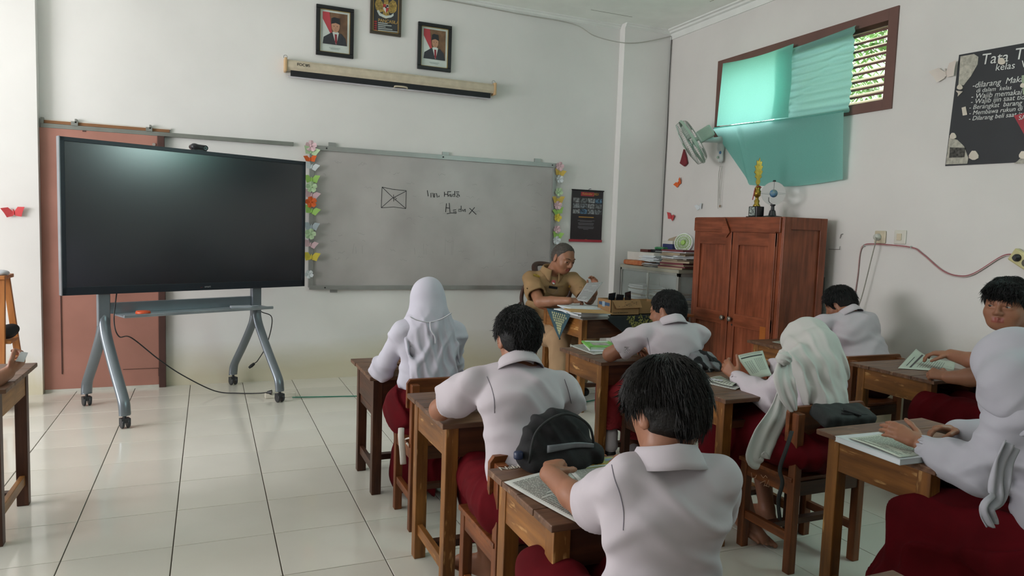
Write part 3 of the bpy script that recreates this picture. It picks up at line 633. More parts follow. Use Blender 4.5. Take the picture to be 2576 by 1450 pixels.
MB().slab([F(cx-7, cy-8, .002), F(cx, cy-7, .002), F(cx, cy+1, .002), F(cx-7, cy, .002)], (0, 1, 0), .0005).slab([F(cx, cy+1, .002), F(cx+7, cy+2, .002), F(cx+6, cy+7, .002), F(cx, cy+15, .002)], (0, 1, 0), .0005).build('shield_red', mat('shield_redm', 'b03a3a', .5), t)
MB().slab([F(cx+1, cy-6, .002), F(cx+6, cy-5, .002), F(cx+6, cy, .002), F(cx+1, cy-1, .002)], (0, 1, 0), .0005).slab([F(cx-2, cy-2, .003), F(cx+2, cy-1.5, .003), F(cx+2, cy+3, .003), F(cx-2, cy+2.5, .003)], (0, 1, 0), .0005).build('shield_marks', INK, t)
MB().slab([F(948, 27, .0015), F(953, 25, .0015), F(957, 33, .0015), F(971, 40, .0015), F(984, 38, .0015), F(990, 33, .0015), F(990, 40, .0015), F(984, 44, .0015), F(970, 46, .0015), F(954, 39, .0015)], (0, 1, 0), .0005).build('ribbon', PHW, t)
a_ = aty(951, 54, YF-.0135); text('title_text', 'PANCASILA', mat('gold_text', 'c7a560', .5), t, a_, (1, 0, 0), (0, 0, 1), .038, spacing=.92)
q = MB()
for k, (xa, L_) in enumerate([(951, 24), (951, 34), (951, 19), (951, 36), (951, 50), (951, 42)]):
    y = 57+k*4.6; p, r_ = F(xa, y, .001), F(xa+L_, y+L_*.11, .001); q.bar(p, r_, .006, .0005, (0, 0, 1))
q.build('text_lines', PHW, t)
q = MB(); 
for k in range(5): q.box(F(941, 52+k*5.3, .001), F(948, 56+k*5.3, .002))
q.build('small_symbols', mat('shield_redm', 'b03a3a', .5), t)
# ---------------------------------------------------------------- projection screen case
CRM = mat('screen_cream', 'c9bda6', .5, var=.06, scale=20); sx0, sx1 = .60, 2.435; zt, zb = 2.700, 2.615
t = thing('projection_screen', 'rolled up projection screen in a long cream case on the front wall', 'projector screen', (1.5, YF, 2.6))
m = MB(); pr = [(0, 0), (-.06, 0), (-.075, -.02), (-.078, -.06), (-.065, -.085), (0, -.085)]
vs = [(x, YF+dy, zt+dz) for x in (sx0, sx1) for dy, dz in pr]; k = len(pr)
m.add(vs, [(i, (i+1) % k, k+(i+1) % k, k+i) for i in range(k)]+[tuple(range(k))[::-1], tuple(range(k, 2*k))]); m.build('case', CRM, t, bevel=.003)
for x in (sx0-.022, sx1): MB().box((x, YF-.085, zb-.015), (x+.022, YF, zt+.012)).build('end_cap', mat('endcap_tan', 'c8a77c', .5), t, bevel=.006)
q = MB(); q.box((sx0+.03, YF-.062, zb-.045), (sx1-.03, YF-.035, zb+.002)); q.build('screen_roll', mat('roll_black', '101218', .6), t)
MB().tube([(sx0+.01, YF-.048, zb-.05), (sx1-.01, YF-.048, zb-.05)], .006, 8).build('bottom_rod', mat('rod_white', 'c9c6cc', .5), t)
MB().tube(bez([(1.50, YF-.05, zb-.045), (1.51, YF-.062, zb-.035), (1.56, YF-.066, zb-.033), (1.61, YF-.062, zb-.035), (1.62, YF-.05, zb-.045)], 5), .008, 8).build('pull_handle', CRM, t, smooth=True)
q = MB()
for x in (sx0-.01, sx1+.01): q.tube([(x+.015*math.cos(a), YF-.03, zt+.025+.015*math.sin(a)) for a in [i*PI/6 for i in range(13)]], .0025, 5)
q.build('hanging_ring', ALU, t)
text('brand_mark', 'FOCUS', INK, t, aty(747, 165, YF-.0785), (1, 0, 0), (0, 0, 1), .033)
text('brand_star', '*', INK, t, aty(769, 170, YF-.0785), (1, 0, 0), (0, 0, 1), .04)
# ---------------------------------------------------------------- calendar
ca, cb = aty(1440, 478, YF-.012), aty(1518, 483, YF-.012); zt, zb = ca[2], 1.283
x0, x1_ = ca[0]-.002, cb[0]; t = thing('wall_calendar', 'black hanging calendar sheet with twelve small photos and a red bottom strip', 'calendar', ((x0+x1_)/2, YF, zb))
MB().box((x0, YF-.012, zb), (x1_, YF-.006, zt)).build('sheet', mat('calendar_black', '2e262a', .4), t)
MB().box((x0-.012, YF-.018, zb-.02), (x1_+.004, YF-.004, zb+.004)).build('red_strip', mat('calendar_red', 'a83340', .4), t)
MB().tube([(x0-.004, YF-.012, zt+.004), (x1_+.006, YF-.012, zt+.004)], .006, 8).build('top_rod', BLK, t)
Wc = x1_-x0; f = lambda u, v, o=0: np.array((x0+u*Wc, YF-.0125-o, zt-v*Wc))
polyw('title_plate', f, [(.28, .04), (.70, .04), (.70, .15), (.28, .15)], mat('calendar_red', 'a83340', .4), t, 0)
text('title_text', 'Kalender 2021', mat('calendar_gold', 'cf9b45', .5), t, f(.32, .115, .0012), (1, 0, 0), (0, 0, 1), .032, shear=.2)
cols = ['8f9092', '6f7274', '9a9b9d', '5d7f9c', '8b8f93', '777b80', 'a0a2a3', '7c7f8f', 'b0a8a6', 'a88f78', 'b9bcc2', 'c09a78']
for k in range(12):
    i, j = k % 4, k//4; u, v = .045+i*.235, .21+j*.155
    polyw('small_photo', f, [(u, v), (u+.215, v), (u+.215, v+.13), (u, v+.13)], mat('calendar_photo_%d' % (k % 6), cols[k], .4, var=.4, scale=40+k*3, detail=2), t, 0)
polyw('gold_heading', f, [(.24, .73), (.72, .73), (.72, .75), (.24, .75)], mat('calendar_gold', 'cf9b45', .5), t, 0)
q = MB()
for k, (a, b) in enumerate([(.21, .75), (.28, .67), (.23, .73), (.23, .73), (.25, .71), (.22, .74), (.22, .74), (.25, .72), (.40, .56)]):
    v = .83+k*.026+(.02 if k > 1 else 0)+(.02 if k > 4 else 0); q.slab([f(a, v), f(b, v), f(b, v+.012), f(a, v+.012)], (0, 1, 0), .0005)
q.build('text_lines', mat('print_grey2', '77747a', .5), t)
polyw('gold_logo', f, [(.34, 1.385), (.50, 1.36), (.64, 1.385), (.64, 1.40), (.34, 1.40)], mat('calendar_gold', 'cf9b45', .5), t, 0)
MB().tube([(x0+Wc*.5, YF-.01, zt), (x0+Wc*.55, YF-.01, zt+.02), (x0+Wc*.6, YF-.01, zt+.022)], .0025, 5).build('hook', BLK, t)
# ================================================================== DISPLAY ON ROLLING STAND
th = math.radians(24); U = np.array((math.cos(th), math.sin(th), 0)); Nn = np.array((math.sin(th), -math.cos(th), 0)); Z = np.array((0, 0, 1.))
SC = np.array((-.124, 5.67, 0.))
def S(u, n, z): return SC+U*u+Nn*n+Z*z
BZL = mat('bezel_navy', '1f252f', .35, .2); GLS = mat('screen_glass', '171e28', .19, spec=1.0, var=0); GRY = mat('stand_grey', '7d858d', .32, .55, var=.03)
t = thing('interactive_display', 'very large black flat screen display with navy bezel', 'screen', S(.04, .06, .84))
u0, u1, z0, z1 = -.832, .902, .842, 1.852
m = MB()
def SB(m, ua, ub, na, nb, za, zb, mi=0): return m.obox(S((ua+ub)/2, (na+nb)/2, (za+zb)/2), (U, Nn, Z), (abs(ub-ua)/2, abs(nb-na)/2, abs(zb-za)/2), mi)
SB(m, u0, u1, 0, .055, z0, z1); m.build('housing', BZL, t, bevel=.006)
m = MB(); e = .028
SB(m, u0, u1, .055, .062, z1-e, z1); SB(m, u0, u1, .055, .062, z0, z0+e*1.9); SB(m, u0, u0+e, .055, .062, z0, z1); SB(m, u1-e, u1, .055, .062, z0, z1); m.build('bezel', BZL, t, bevel=.002)
m = MB(); SB(m, u0+e, u1-e, .054, .057, z0+e*1.9, z1-e); m.build('glass', GLS, t)
m = MB(); SB(m, u0-.004, u0+.002, .01, .063, z0, z1+.002); m.build('edge_strip', mat('edge_silver', '8b8f96', .3, .7), t)
a_ = S(.02, .0635, z0+.022); text('brand_mark', 'smart', mat('logo_white', 'a8a8ac', .5), t, S(.08, .0632, z0+.02), U, Z, .02); text('brand_dot', '_', mat('logo_red', 'a03038', .5), t, S(.05, .0632, z0+.024), U, Z, .03)
t = thing('webcam', 'small black camera with rounded ends on top of the large screen', 'camera', S(.05, .04, z1))
sd = SDF(); c0 = S(.055, .04, z1+.024); sd.cap(S(.015, .045, z1+.024), S(.09, .045, z1+.022), .022); sd.cap(S(.015, .0, z1+.026), S(.015, .05, z1+.026), .018)
build_sdf(sd, 'camera_body', .004, mat('webcam_black', '1e2228', .35), t)
MB().lathe([(.019, 0), (.019, .006), (.012, .004)], S(.088, .062, z1+.022), 16, axis=Nn).build('lens', GLS, t)
m = MB(); SB(m, .0, .10, .02, .06, z1, z1+.006); m.build('clip', BLK, t)
# stand
t = thing('screen_stand', 'grey metal rolling stand with splayed legs carrying the large screen', 'stand', SC)
uL, uR = -.575, .51
for u in (uL, uR):
    m = MB(); m.bar(S(u, 0, .62), S(u, 0, 1.35), .075, .045, U); m.build('upright', GRY, t, bevel=.006)
legs = [(uL, .378, (312, 1078)), (uL, -.378, (226, 1020)), (uR, .378, (720, 1009)), (uR, -.378, (604, 966))]
for u, n, pp in legs:
    s = 1 if n > 0 else -1
    p = bez([S(u, s*.0, .70), S(u, s*.02, .62), S(u, s*.06, .54), S(u, s*.20, .36), S(u, s*.33, .21), S(u, s*.365, .16), S(u, s*.378, .10), S(u, s*.378, .085)], 4)
    m = MB(); m.tube(p, .037, 8, flat=.62, side=U); lg = m.build('leg', GRY, t, smooth=True)
    b = S(u, n, 0); cs = MB()
    cs.tube([b+Z*.09, b+Z*.055], .010, 8)
    for d in (-.018, .018): cs.lathe([(.010, -.008), (.028, -.009), (.034, -.005), (.034, .005), (.028, .009), (.010, .008)], b+Z*.034+U*d+Nn*(-s*.0), 20, axis=U)
    SBm = cs; SBm.obox(b+Z*.052, (U, Nn, Z), (.028, .026, .014)); cs.build('caster', mat('caster_black', '2b2d31', .45), t, bevel=.002)
m = MB(); SB(m, uL, uR, -.03, .0, .70, .775); m.build('cross_bar', GRY, t, bevel=.003)
m = MB(); SB(m, uL+.06, uR+.04, .0, .20, .690, .702); SB(m, uL+.06, uR+.04, .19, .205, .690, .712); m.build('tray_shelf', mat('stand_light', '9aa1a8', .35, .5), t, bevel=.004)
q = MB()
for u in (uL, uR):
    for z in (.47, .51): q.lathe([(.009, 0), (.009, .01)], S(u+.035, .01 if z < .5 else 0, z), 8, axis=U)
q.build('bolt', BLK, t)
t = tag(MB().lathe([(.045, 0), (.048, .01), (.044, .022), (.02, .024)], S(-.37, .13, .7025), 16).build('orange_tin_lid', mat('orange_plastic', 'd2552a', .4), smooth=True), 'small round orange lid lying on the left of the stand shelf', 'lid')
m = MB(); m.obox(S(.33, .12, .712), (nz(U+Nn*.25), nz(Nn-U*.25), Z), (.075, .028, .008)); m.obox(S(.43, .11, .708), (nz(U*.9-Nn*.3), nz(Nn+U*.3), Z), (.045, .02, .004)); tag(m.build('board_eraser', mat('eraser_grey', 'a9b0b8', .5), bevel=.004), 'grey cleaning cloth pad lying on the right of the stand shelf', 'eraser')
KBL = mat('cable_black', '1a1a1c', .5)
pw = bez([S(-.50, .03, .86), S(-.53, .06, .66), S(-.50, .06, .55), aty(330, 850, 5.75), aty(400, 905, 5.85), aty(460, 945, 5.9), np.append(aty(540, 978, 5.9)[:2], .03), atz(600, 990, .012), atz(650, 990, .02), atz(672, 988, .045)], 8)
tag(MB().tube(pw, .0045, 6).build('power_cable', KBL, smooth=True), 'black power cable looping from the large screen down to the floor socket', 'cable')
pw = bez([S(uR+.03, -.04, .86), S(uR+.06, -.06, .66), aty(684, 800, 6.0), aty(672, 865, 6.05), aty(650, 905, 6.08), aty(640, 915, 6.08)], 8)
t = thing('loose_cable', 'short black cable dangling behind the stand\'s right legs with a plug end', 'cable', pw[-1])
MB().tube(pw, .004, 6).build('cord', KBL, t, smooth=True); MB().tube([pw[-1], pw[-1]+nz(pw[-1]-pw[-3])*.03, pw[-1]+nz(pw[-1]-pw[-3])*.055], [.011, .014, .009], 8).build('plug', KBL, t)
a, b = atz(667, 1004, 0), atz(735, 1003, 0); t = thing('power_strip', 'white power strip on the floor by the stand\'s right caster', 'power strip', (a+b)/2)
c = (a+b)/2+np.array((0, .03, .02)); m = MB(); m.box((a[0], a[1]-.0, .001), (b[0]+.03, a[1]+.055, .038)); m.build('body', mat('strip_cream', 'd8d3c4', .4), t, bevel=.004)
MB().box((a[0]+.105, a[1]-.001, .012), (a[0]+.14, a[1], .024)).build('label', mat('label_yellow', 'b8a84a', .5), t)
MB().tube([pw[0]*0+atz(672, 988, .045), atz(684, 988, .045)+np.array((0, 0, 0))], [.010, .022], 8).build('plug', KBL, t)
GRN = mat('cable_green', '2f7f68', .5)
gp = [atz(735, 1000, .006), atz(800, 999, .006), atz(900, 997, .006), atz(1000, 996, .006), atz(1200, 975, .006), atz(1445, 948, .006), (2.6, 4.9, .006), (3.4, 5.1, .006)]
tag(MB().tube(bez(gp, 6), .0045, 6).build('floor_cable', GRN, smooth=True), 'thin green cable running across the floor tiles from the power strip', 'cable')
# ================================================================== WOODEN DESKS AND CHAIRS
def W(kind, ax):
    c = {'honey': ('9a6631', '6f4520'), 'dark': ('57331f', '3a2014'), 'top': ('7d5b44', '573b2c'), 'chair': ('8a4f28', '5e3218'), 'ward': ('9a553a', '743d26'), 'pale': ('b07c45', '8a5b2c'), 'shaded': ('54301f', '3c2015')}[kind]
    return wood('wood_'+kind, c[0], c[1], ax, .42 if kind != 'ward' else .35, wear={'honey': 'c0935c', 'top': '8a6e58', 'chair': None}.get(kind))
def desk(label, x0, x1, y0, y1, z, side='honey', style='open', legy=(.03, .04), lx=.022, top='top', planks=4, arch=True, mid=False, name='student_desk', grp='wooden student desks'):
    t = thing(name, label, 'desk', ((x0+x1)/2, (y0+y1)/2, 0), grp)
    tk = .02; r = random.Random(int(x0*100+y0*37)); w_ = (y1-y0)/planks
    for i in range(planks):
        a, b = y0+i*w_, y0+(i+1)*w_; j = .0012
        MB().box((x0+r.uniform(-.002, .002), a+j, z-tk), (x1, b-j, z-r.uniform(0, .0015))).build('plank', W(top, 'x'), t, bevel=.003)
    L = .048; xa, xb = x0+lx, x1-lx; ya, yb = y0+legy[0], y1-legy[1]; zt = z-tk
    for x in (xa, xb-L):
        for y in (ya, yb-L):
            k = side if x == xa else 'shaded'  # side light put into the wood tones: honey sides, darker right legs and fronts
            MB().box((x, y, 0), (x+L, y+L, zt)).build('leg', W(k, 'z'), t, bevel=.003)
    ah = .115 if style != 'tall' else .15
    for x in (xa+.004, xb-.026): MB().box((x, ya+L-.002, zt-ah), (x+.022, yb-L+.002, zt)).build('side_apron', W(side, 'y'), t, bevel=.002)
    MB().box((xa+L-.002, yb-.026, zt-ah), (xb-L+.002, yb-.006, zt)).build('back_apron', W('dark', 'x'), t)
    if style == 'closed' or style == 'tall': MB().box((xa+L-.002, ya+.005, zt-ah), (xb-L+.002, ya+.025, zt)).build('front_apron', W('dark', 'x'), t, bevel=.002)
    else:
        MB().box((xa+L-.002, ya+.005, zt-ah-.005), (xb-L+.002, ya+.03, zt-ah+.028)).build('front_rail', W('dark', 'x'), t, bevel=.002)
        MB().box((xa+.02, ya+.02, zt-ah+.004), (xb-.02, yb-.02, zt-ah+.014)).build('tray', W('dark', 'x'), t)
    for x in (xa+.012, xb-.034): MB().box((x, ya+L-.002, .10), (x+.022, yb-L+.002, .145)).build('stretcher', W(side, 'y'), t, bevel=.002)
    if mid: MB().box((xa+.012, ya+L-.002, zt-.20), (xa+.034, yb-L+.002, zt-.16)).build('stretcher', W(side, 'y'), t, bevel=.002)
    ym = (ya+yb)/2+.02
    MB().box((xa+.03, ym-.02, .108), (xb-.03, ym+.02, .138)).build('cross_stretcher', W('dark', 'x'), t, bevel=.002)
    return t
def chair(label, x0, x1, y0, y1, zs, zb, kind='chair', bh=.14, grp='wooden student chairs', backfront=True):
    t = thing('student_chair', label, 'chair', ((x0+x1)/2, (y0+y1)/2, 0), grp); L = .036
    MB().box((x0, y0+.01, zs-.018), (x1, y1+.01, zs)).build('seat', W(kind, 'x'), t, bevel=.003)
    for x in (x0+.005, x1-L-.005):
        MB().box((x, y1-L, 0), (x+L, y1, zs-.018)).build('leg', W(kind, 'z'), t, bevel=.003)
        m = MB(); m.box((x, y0, 0), (x+L, y0+L, zb-.02)); m.build('rear_post', W(kind, 'z'), t, bevel=.003)
        MB().box((x+.006, y0+L, .13), (x+L-.006, y1-L, .165)).build('side_stretcher', W(kind, 'y'), t, bevel=.002)
        MB().box((x+.004, y0+L, zs-.075), (x+L-.004, y1-L, zs-.018)).build('side_apron', W(kind, 'y'), t, bevel=.002)
    MB().box((x0+.03, y0+.005, zs-.075), (x1-.03, y0+.025, zs-.018)).build('rear_apron', W('dark', 'x'), t)
    MB().box((x0+.03, y1-.028, zs-.075), (x1-.03, y1-.006, zs-.018)).build('front_apron', W('dark', 'x'), t)
    MB().box((x0+.02, (y0+y1)/2-.016, .135), (x1-.02, (y0+y1)/2+.016, .16)).build('cross_stretcher', W('dark', 'x'), t)
    m = MB(); bx = [(x0-.008, zb-bh), (x1+.008, zb-bh), (x1+.008, zb-.02), (x1-.006, zb), (x0+.006, zb), (x0-.008, zb-.02)]
    yb = y0+L; m.slab([(a, yb-.001, b) for a, b in bx], (0, 1, 0), .02); m.build('backrest', W(kind, 'x'), t, bevel=.002)
    return t
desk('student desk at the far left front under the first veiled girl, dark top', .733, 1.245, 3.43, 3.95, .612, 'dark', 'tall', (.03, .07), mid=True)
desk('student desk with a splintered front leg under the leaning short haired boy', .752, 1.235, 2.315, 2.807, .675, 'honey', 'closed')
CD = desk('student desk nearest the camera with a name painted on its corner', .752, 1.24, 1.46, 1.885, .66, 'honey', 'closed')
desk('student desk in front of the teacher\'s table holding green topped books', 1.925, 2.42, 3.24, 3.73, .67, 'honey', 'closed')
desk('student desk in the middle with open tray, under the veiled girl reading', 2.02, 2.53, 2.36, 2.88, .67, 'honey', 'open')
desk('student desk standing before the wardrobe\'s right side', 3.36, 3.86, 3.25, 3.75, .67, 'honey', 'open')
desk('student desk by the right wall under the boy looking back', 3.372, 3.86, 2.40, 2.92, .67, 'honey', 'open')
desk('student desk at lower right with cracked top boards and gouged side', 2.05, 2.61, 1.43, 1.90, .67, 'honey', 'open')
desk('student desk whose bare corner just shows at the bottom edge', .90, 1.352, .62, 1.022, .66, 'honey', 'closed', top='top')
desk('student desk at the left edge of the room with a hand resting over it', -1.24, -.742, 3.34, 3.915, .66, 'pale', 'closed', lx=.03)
PAINT = mat('white_paint_pen', 'd8d2c6', .6)
text('name_paint', 'Nabl', PAINT, CD, atz(1259, 1184, .6606), (1, .08, 0), (-.08, 1, 0), .036, shear=.15)
chair('student chair of the girl at the front left, wide backrest, bow tied bag', .815, 1.25, 2.975, 3.28, .40, .685, 'chair', .13)
chair('student chair of the leaning boy carrying a black backpack', .80, 1.19, 1.93, 2.26, .40, .665, 'chair', .12)
chair('student chair of the nearest boy, mostly hidden below the frame', .68, 1.05, 1.045, 1.36, .40, .60, 'chair', .1)
chair('student chair at front centre with a grey and black bag on its back', 2.04, 2.50, 2.93, 3.20, .40, .66, 'dark', .12)
chair('student chair with carved letters on its side under the reading veiled girl', 2.155, 2.56, 2.09, 2.40, .40, .685, 'chair', .14)
chair('student chair at far right front showing its rail behind the wall-side desk', 3.44, 3.88, 2.955, 3.25, .40, .685, 'chair', .12)
chair('student chair under the boy looking back by the right wall', 3.40, 3.80, 1.93, 2.24, .40, .66, 'chair', .12)
chair('student chair under the veiled girl at the right edge', 2.15, 2.62, 1.0, 1.32, .40, .60, 'chair', .12)
cv = bpy.data.objects.get('student_chair.004')
q = MB()
for s in [[(1890,1190),(1892,1203),(1900,1203),(1903,1196)], [(1914,1195),(1920,1203),(1926,1197),(1930,1203)], [(1912,1216),(1926,1210),(1922,1224)], [(1927,1224),(1934,1208),(1935,1226),(1925,1222)]]:
    q.tube([atx(px, py, 2.158) for px, py in s], .0014, 4, flat=.4, side=(0, 1, 0))
q.build('scratched_letters', mat('scratch_pale', 'b9977c', .7), cv)
# teacher's table
desk('long brown teacher\'s table with honey coloured left side and papers on it', 2.53, 3.56, 4.58, 5.32, .735, 'honey', 'tall', (.03, .05), lx=.03, top='chair', planks=3, name='teacher_table', grp=None)
# ---------------------------------------------------------------- wardrobe
wx, wy0, wy1, wd, wz = 3.82, 3.975, 4.985, .43, 1.52
t = thing('wardrobe', 'tall reddish brown wooden wardrobe with two panelled doors', 'wardrobe', (wx+wd/2, (wy0+wy1)/2, 0))
MB().box((wx+.012, wy0, .0), (wx+wd, wy1, wz)).build('carcass', W('ward', 'z'), t, bevel=.003)
wym = (wy0+wy1)/2
for a, b in ((wy0+.035, wym-.001), (wym+.001, wy1-.035)):
    d = MB(); d.box((wx, a, .08), (wx+.015, b, wz-.12)); dr = d.build('door', W('ward', 'z'), t, bevel=.002)
    fr = .075
    zs = [(.08, .16), (.66, .76), (wz-.22, wz-.12)]
    for z0, z1 in zs: MB().box((wx-.014, a+.005, z0), (wx+.001, b-.005, z1)).build('rail', W('ward', 'y'), dr, bevel=.002)
    for c in ((a+.005, a+fr), (b-fr, b-.005)): MB().box((wx-.0142, c[0], .08), (wx+.001, c[1], wz-.12)).build('stile', W('ward', 'z'), dr, bevel=.002)
for y in (wym-.045, wym+.045):
    MB().lathe([(.008, 0), (.008, .014), (.019, .018), (.021, .028), (.014, .036)], (wx-.014, y, .715), 16, axis=(-1, 0, 0)).build('knob', mat('knob_steel', '8d867c', .3, .7), t, smooth=True)
q = MB(); q.box((wx-.006, wy0+.01, wz-.115), (wx+.012, wy1-.01, wz-.005)); q.build('cornice_board', W('ward', 'y'), t, bevel=.003)
q = MB(); q.box((wx-.016, wy0+.04, wz-.118), (wx-.004, wy1-.04, wz-.110)); q.build('moulding', W('ward', 'y'), t)
q = MB()
q.box((wx+.012, wy0-.014, 0), (wx+.08, wy0, wz)).box((wx+wd-.065, wy0-.014, 0), (wx+wd, wy0, wz)).box((wx+.08, wy0-.014, wz-.09), (wx+wd-.065, wy0, wz)).box((wx+.08, wy0-.014, .58), (wx+wd-.065, wy0, .70)).box((wx+.08, wy0-.014, 0), (wx+wd-.065, wy0, .1))
q.build('side_frame', W('ward', 'z'), t, bevel=.003)
MB().box((wx-.0155, wy0+.08, .52), (wx-.0135, wy0+.14, .70)).build('tape_patch', mat('tape_amber', 'a65f2a', .35), t)
MB().lathe([(.007, 0), (.007, .004)], (wx-.014, wym-.055, .67), 8, axis=(-1, 0, 0)).build('keyhole', INK, t)
c = np.array((wx-.02, wym+.06, wz-.09)); m = MB(); m.slab([c+np.array((0, a, b)) for a, b in [(.03, .085), (.055, .01), (.05, -.03), (.0, -.075), (-.04, -.03)]], (-1, 0, 0), .006); m.build('wood_scrap', W('ward', 'y'), t)
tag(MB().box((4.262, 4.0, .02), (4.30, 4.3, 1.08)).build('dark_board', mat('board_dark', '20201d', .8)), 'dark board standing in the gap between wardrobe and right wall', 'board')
# ---------------------------------------------------------------- glass cabinet in the corner
ALUW = mat('alu_white', 'a9aaa4', .4, .4); GLASS = mat('cabinet_glass', 'dfe8e4', .03, spec=.5, var=0); GLASS.node_tree.nodes['Principled BSDF'].inputs['Alpha'].default_value = .22
gx, gy0, gy1, gz, gX = 3.80, 5.14, 6.10, 1.055, 4.28
t = thing('glass_cabinet', 'low aluminium and glass cabinet filled with papers in the far right corner', 'cabinet', ((gx+gX)/2, (gy0+gy1)/2, 0))
MB().box((gx-.005, gy0-.005, gz-.03), (gX, gy1+.005, gz)).build('top_panel', mat('cabinet_top', '9f9d8e', .5), t, bevel=.002)
MB().box((gX-.01, gy0, .05), (gX, gy1, gz-.03)).build('back_panel', mat('cabinet_back', 'b3bab4', .6), t)
MB().box((gx, gy1-.012, .05), (gX, gy1, gz-.03)).build('far_panel', mat('cabinet_back', 'b3bab4', .6), t)
for x, y in ((gx, gy0), (gx, gy1-.028), (gX-.028, gy0), (gX-.028, gy1-.028)): MB().box((x, y, 0), (x+.028, y+.028, gz-.03)).build('corner_post', ALUW, t, bevel=.002)
for z in (.05, .40, .70): MB().box((gx+.01, gy0+.01, z), (gX-.01, gy1-.01, z+.018)).build('shelf', mat('shelf_pale', 'b8c2bc', .4), t)
MB().box((gx+.004, gy0+.03, .06), (gx+.008, gy0+.50, gz-.035)).build('glass_pane', GLASS, t); MB().box((gx+.012, gy0+.46, .06), (gx+.016, gy1-.03, gz-.035)).build('glass_pane', GLASS, t)
MB().box((gx+.03, gy0+.004, .06), (gX-.03, gy0+.008, gz-.035)).build('glass_pane', GLASS, t)
q = MB(); q.box((gx, gy0, gz-.05), (gx+.02, gy1, gz-.03)).box((gx, gy0, gz-.06), (gX, gy0+.02, gz-.03)).box((gx, gy0, .02), (gx+.02, gy1, .06)).box((gx+.002, gy0+.462, .06), (gx+.010, gy0+.475, gz-.05)); q.build('rail', ALUW, t)
PWH = mat('paper_white', 'c9ccd0', .7, var=.05); PBR = mat('paper_brown', 'a8987f', .8, var=.12); PBL = mat('paper_blue', '8b9db0', .7, var=.1); PDK = mat('paper_dark', '4c3f3e', .8, var=.2); PGY = mat('paper_news', 'a39f97', .85, var=.18, scale=30)
def pile(name, label, cx, cy, z, w, d, n, ms, seed, cat='paper pile', grp=None, dz=.007, jit=.02, ang=0.15):
    r = random.Random(seed); t = thing(name, label, cat, (cx, cy, z), grp); h = z
    for i in range(n):
        a = r.uniform(-ang, ang); th_ = dz*r.uniform(.6, 1.5); ww, dd = w/2*r.uniform(.82, 1.05), d/2*r.uniform(.82, 1.05); ox, oy = r.uniform(-jit, jit), r.uniform(-jit, jit)
        ux = np.array((math.cos(a), math.sin(a), 0)); uy = np.array((-math.sin(a), math.cos(a), 0)); sg = r.uniform(0, .006); bend = r.choice((-1, 1))
        def f(u, v, top=1):
            x = (u-.5)*2; y = (v-.5)*2; return np.array((cx+ox, cy+oy, h))+ux*x*ww+uy*y*dd+np.array((0, 0, top*th_+sg*(x*x*bend*.4+y*y*.4)*(1 if i > 0 else 0)))
        m = MB(); m.grid(lambda u, v: f(u, v, 1), 4, 4); m.grid(lambda u, v: f(u, v, 0), 4, 4)
        k = [f(u, 0, 0) for u in (0, .25, .5, .75, 1)]+[f(1, v, 0) for v in (.25, .5, .75, 1)]+[f(u, 1, 0) for u in (.75, .5, .25, 0)]+[f(0, v, 0) for v in (.75, .5, .25)]
        kt = [f(u, 0, 1) for u in (0, .25, .5, .75, 1)]+[f(1, v, 1) for v in (.25, .5, .75, 1)]+[f(u, 1, 1) for u in (.75, .5, .25, 0)]+[f(0, v, 1) for v in (.75, .5, .25)]
        N_ = len(k); m.add(k+kt, [(j, (j+1) % N_, N_+(j+1) % N_, N_+j) for j in range(N_)])
        m.build('bundle', r.choice(ms), t); h += th_
    return t, h
pile('paper_stack', 'stack of white exam papers on the glass cabinet\'s upper shelf, left side', 3.98, 5.90, .718, .24, .26, 14, [PWH, PWH, PWH, PBR], 1, dz=.009)
pile('paper_stack', 'stack of brown folders on the glass cabinet\'s upper shelf, right side', 3.98, 5.50, .718, .24, .30, 11, [PBR, PBR, PWH, PDK], 2, dz=.009)
pile('paper_stack', 'dark and blue folders behind the glass cabinet\'s end pane', 4.08, 5.27, .718, .30, .16, 8, [PBL, PDK, PBR], 3)
pile('paper_stack', 'blue and white books on the glass cabinet\'s lower shelf', 3.98, 5.62, .418, .26, .34, 12, [PBL, PWH, PBR], 4, dz=.009)
pile('paper_stack', 'dark folders on the glass cabinet\'s lower shelf by the wardrobe', 4.05, 5.28, .418, .28, .2, 9, [PDK, PBR, PGY], 5, dz=.009)
Z0 = gz+.001
tag(MB().box((3.86, 5.62, 1.105), (4.12, 6.08, 1.185)).build('long_white_box', mat('carton_white', 'cfccc4', .6), bevel=.003), 'long plain white carton on top of the glass cabinet', 'box')
m = SDF(); m.box((3.88, 5.88, Z0+.026), (.09, .16, .024), rr=.015); m.disp.append(lambda P: wav(P, 3, .05, .003)); tag(build_sdf(m, 'orange_packet', .005, mat('packet_orange', 'b9784a', .5, var=.2, scale=20, col2='a4552f')), 'soft orange and red packet squeezed under the white carton', 'packet')
pile('newspaper_pile', 'tall messy pile of folded newspapers on the glass cabinet beside the wardrobe', 3.99, 5.33, Z0, .30, .34, 13, [PGY, PGY, PBR, PWH, mat('paper_maroon', '70323a', .7)], 6, dz=.012, jit=.025, ang=.3)
pile('loose_papers', 'loose crumpled white sheets beside the newspapers on the cabinet', 3.93, 5.66, Z0, .22, .20, 7, [PWH, PWH, PGY], 7, dz=.006, ang=.6, jit=.04)
pile('white_sheets', 'white sheets heaped above the loose papers against the carton', 3.90, 5.66, 1.105, .16, .22, 6, [PWH], 8, dz=.008, ang=.5, jit=.03)
tag(MB().box((4.0, 5.62, 1.186), (4.16, 5.88, 1.216)).build('thick_book', mat('book_black', '1d1c22', .4), bevel=.002), 'thick black book with white spine lettering on the white carton', 'book')
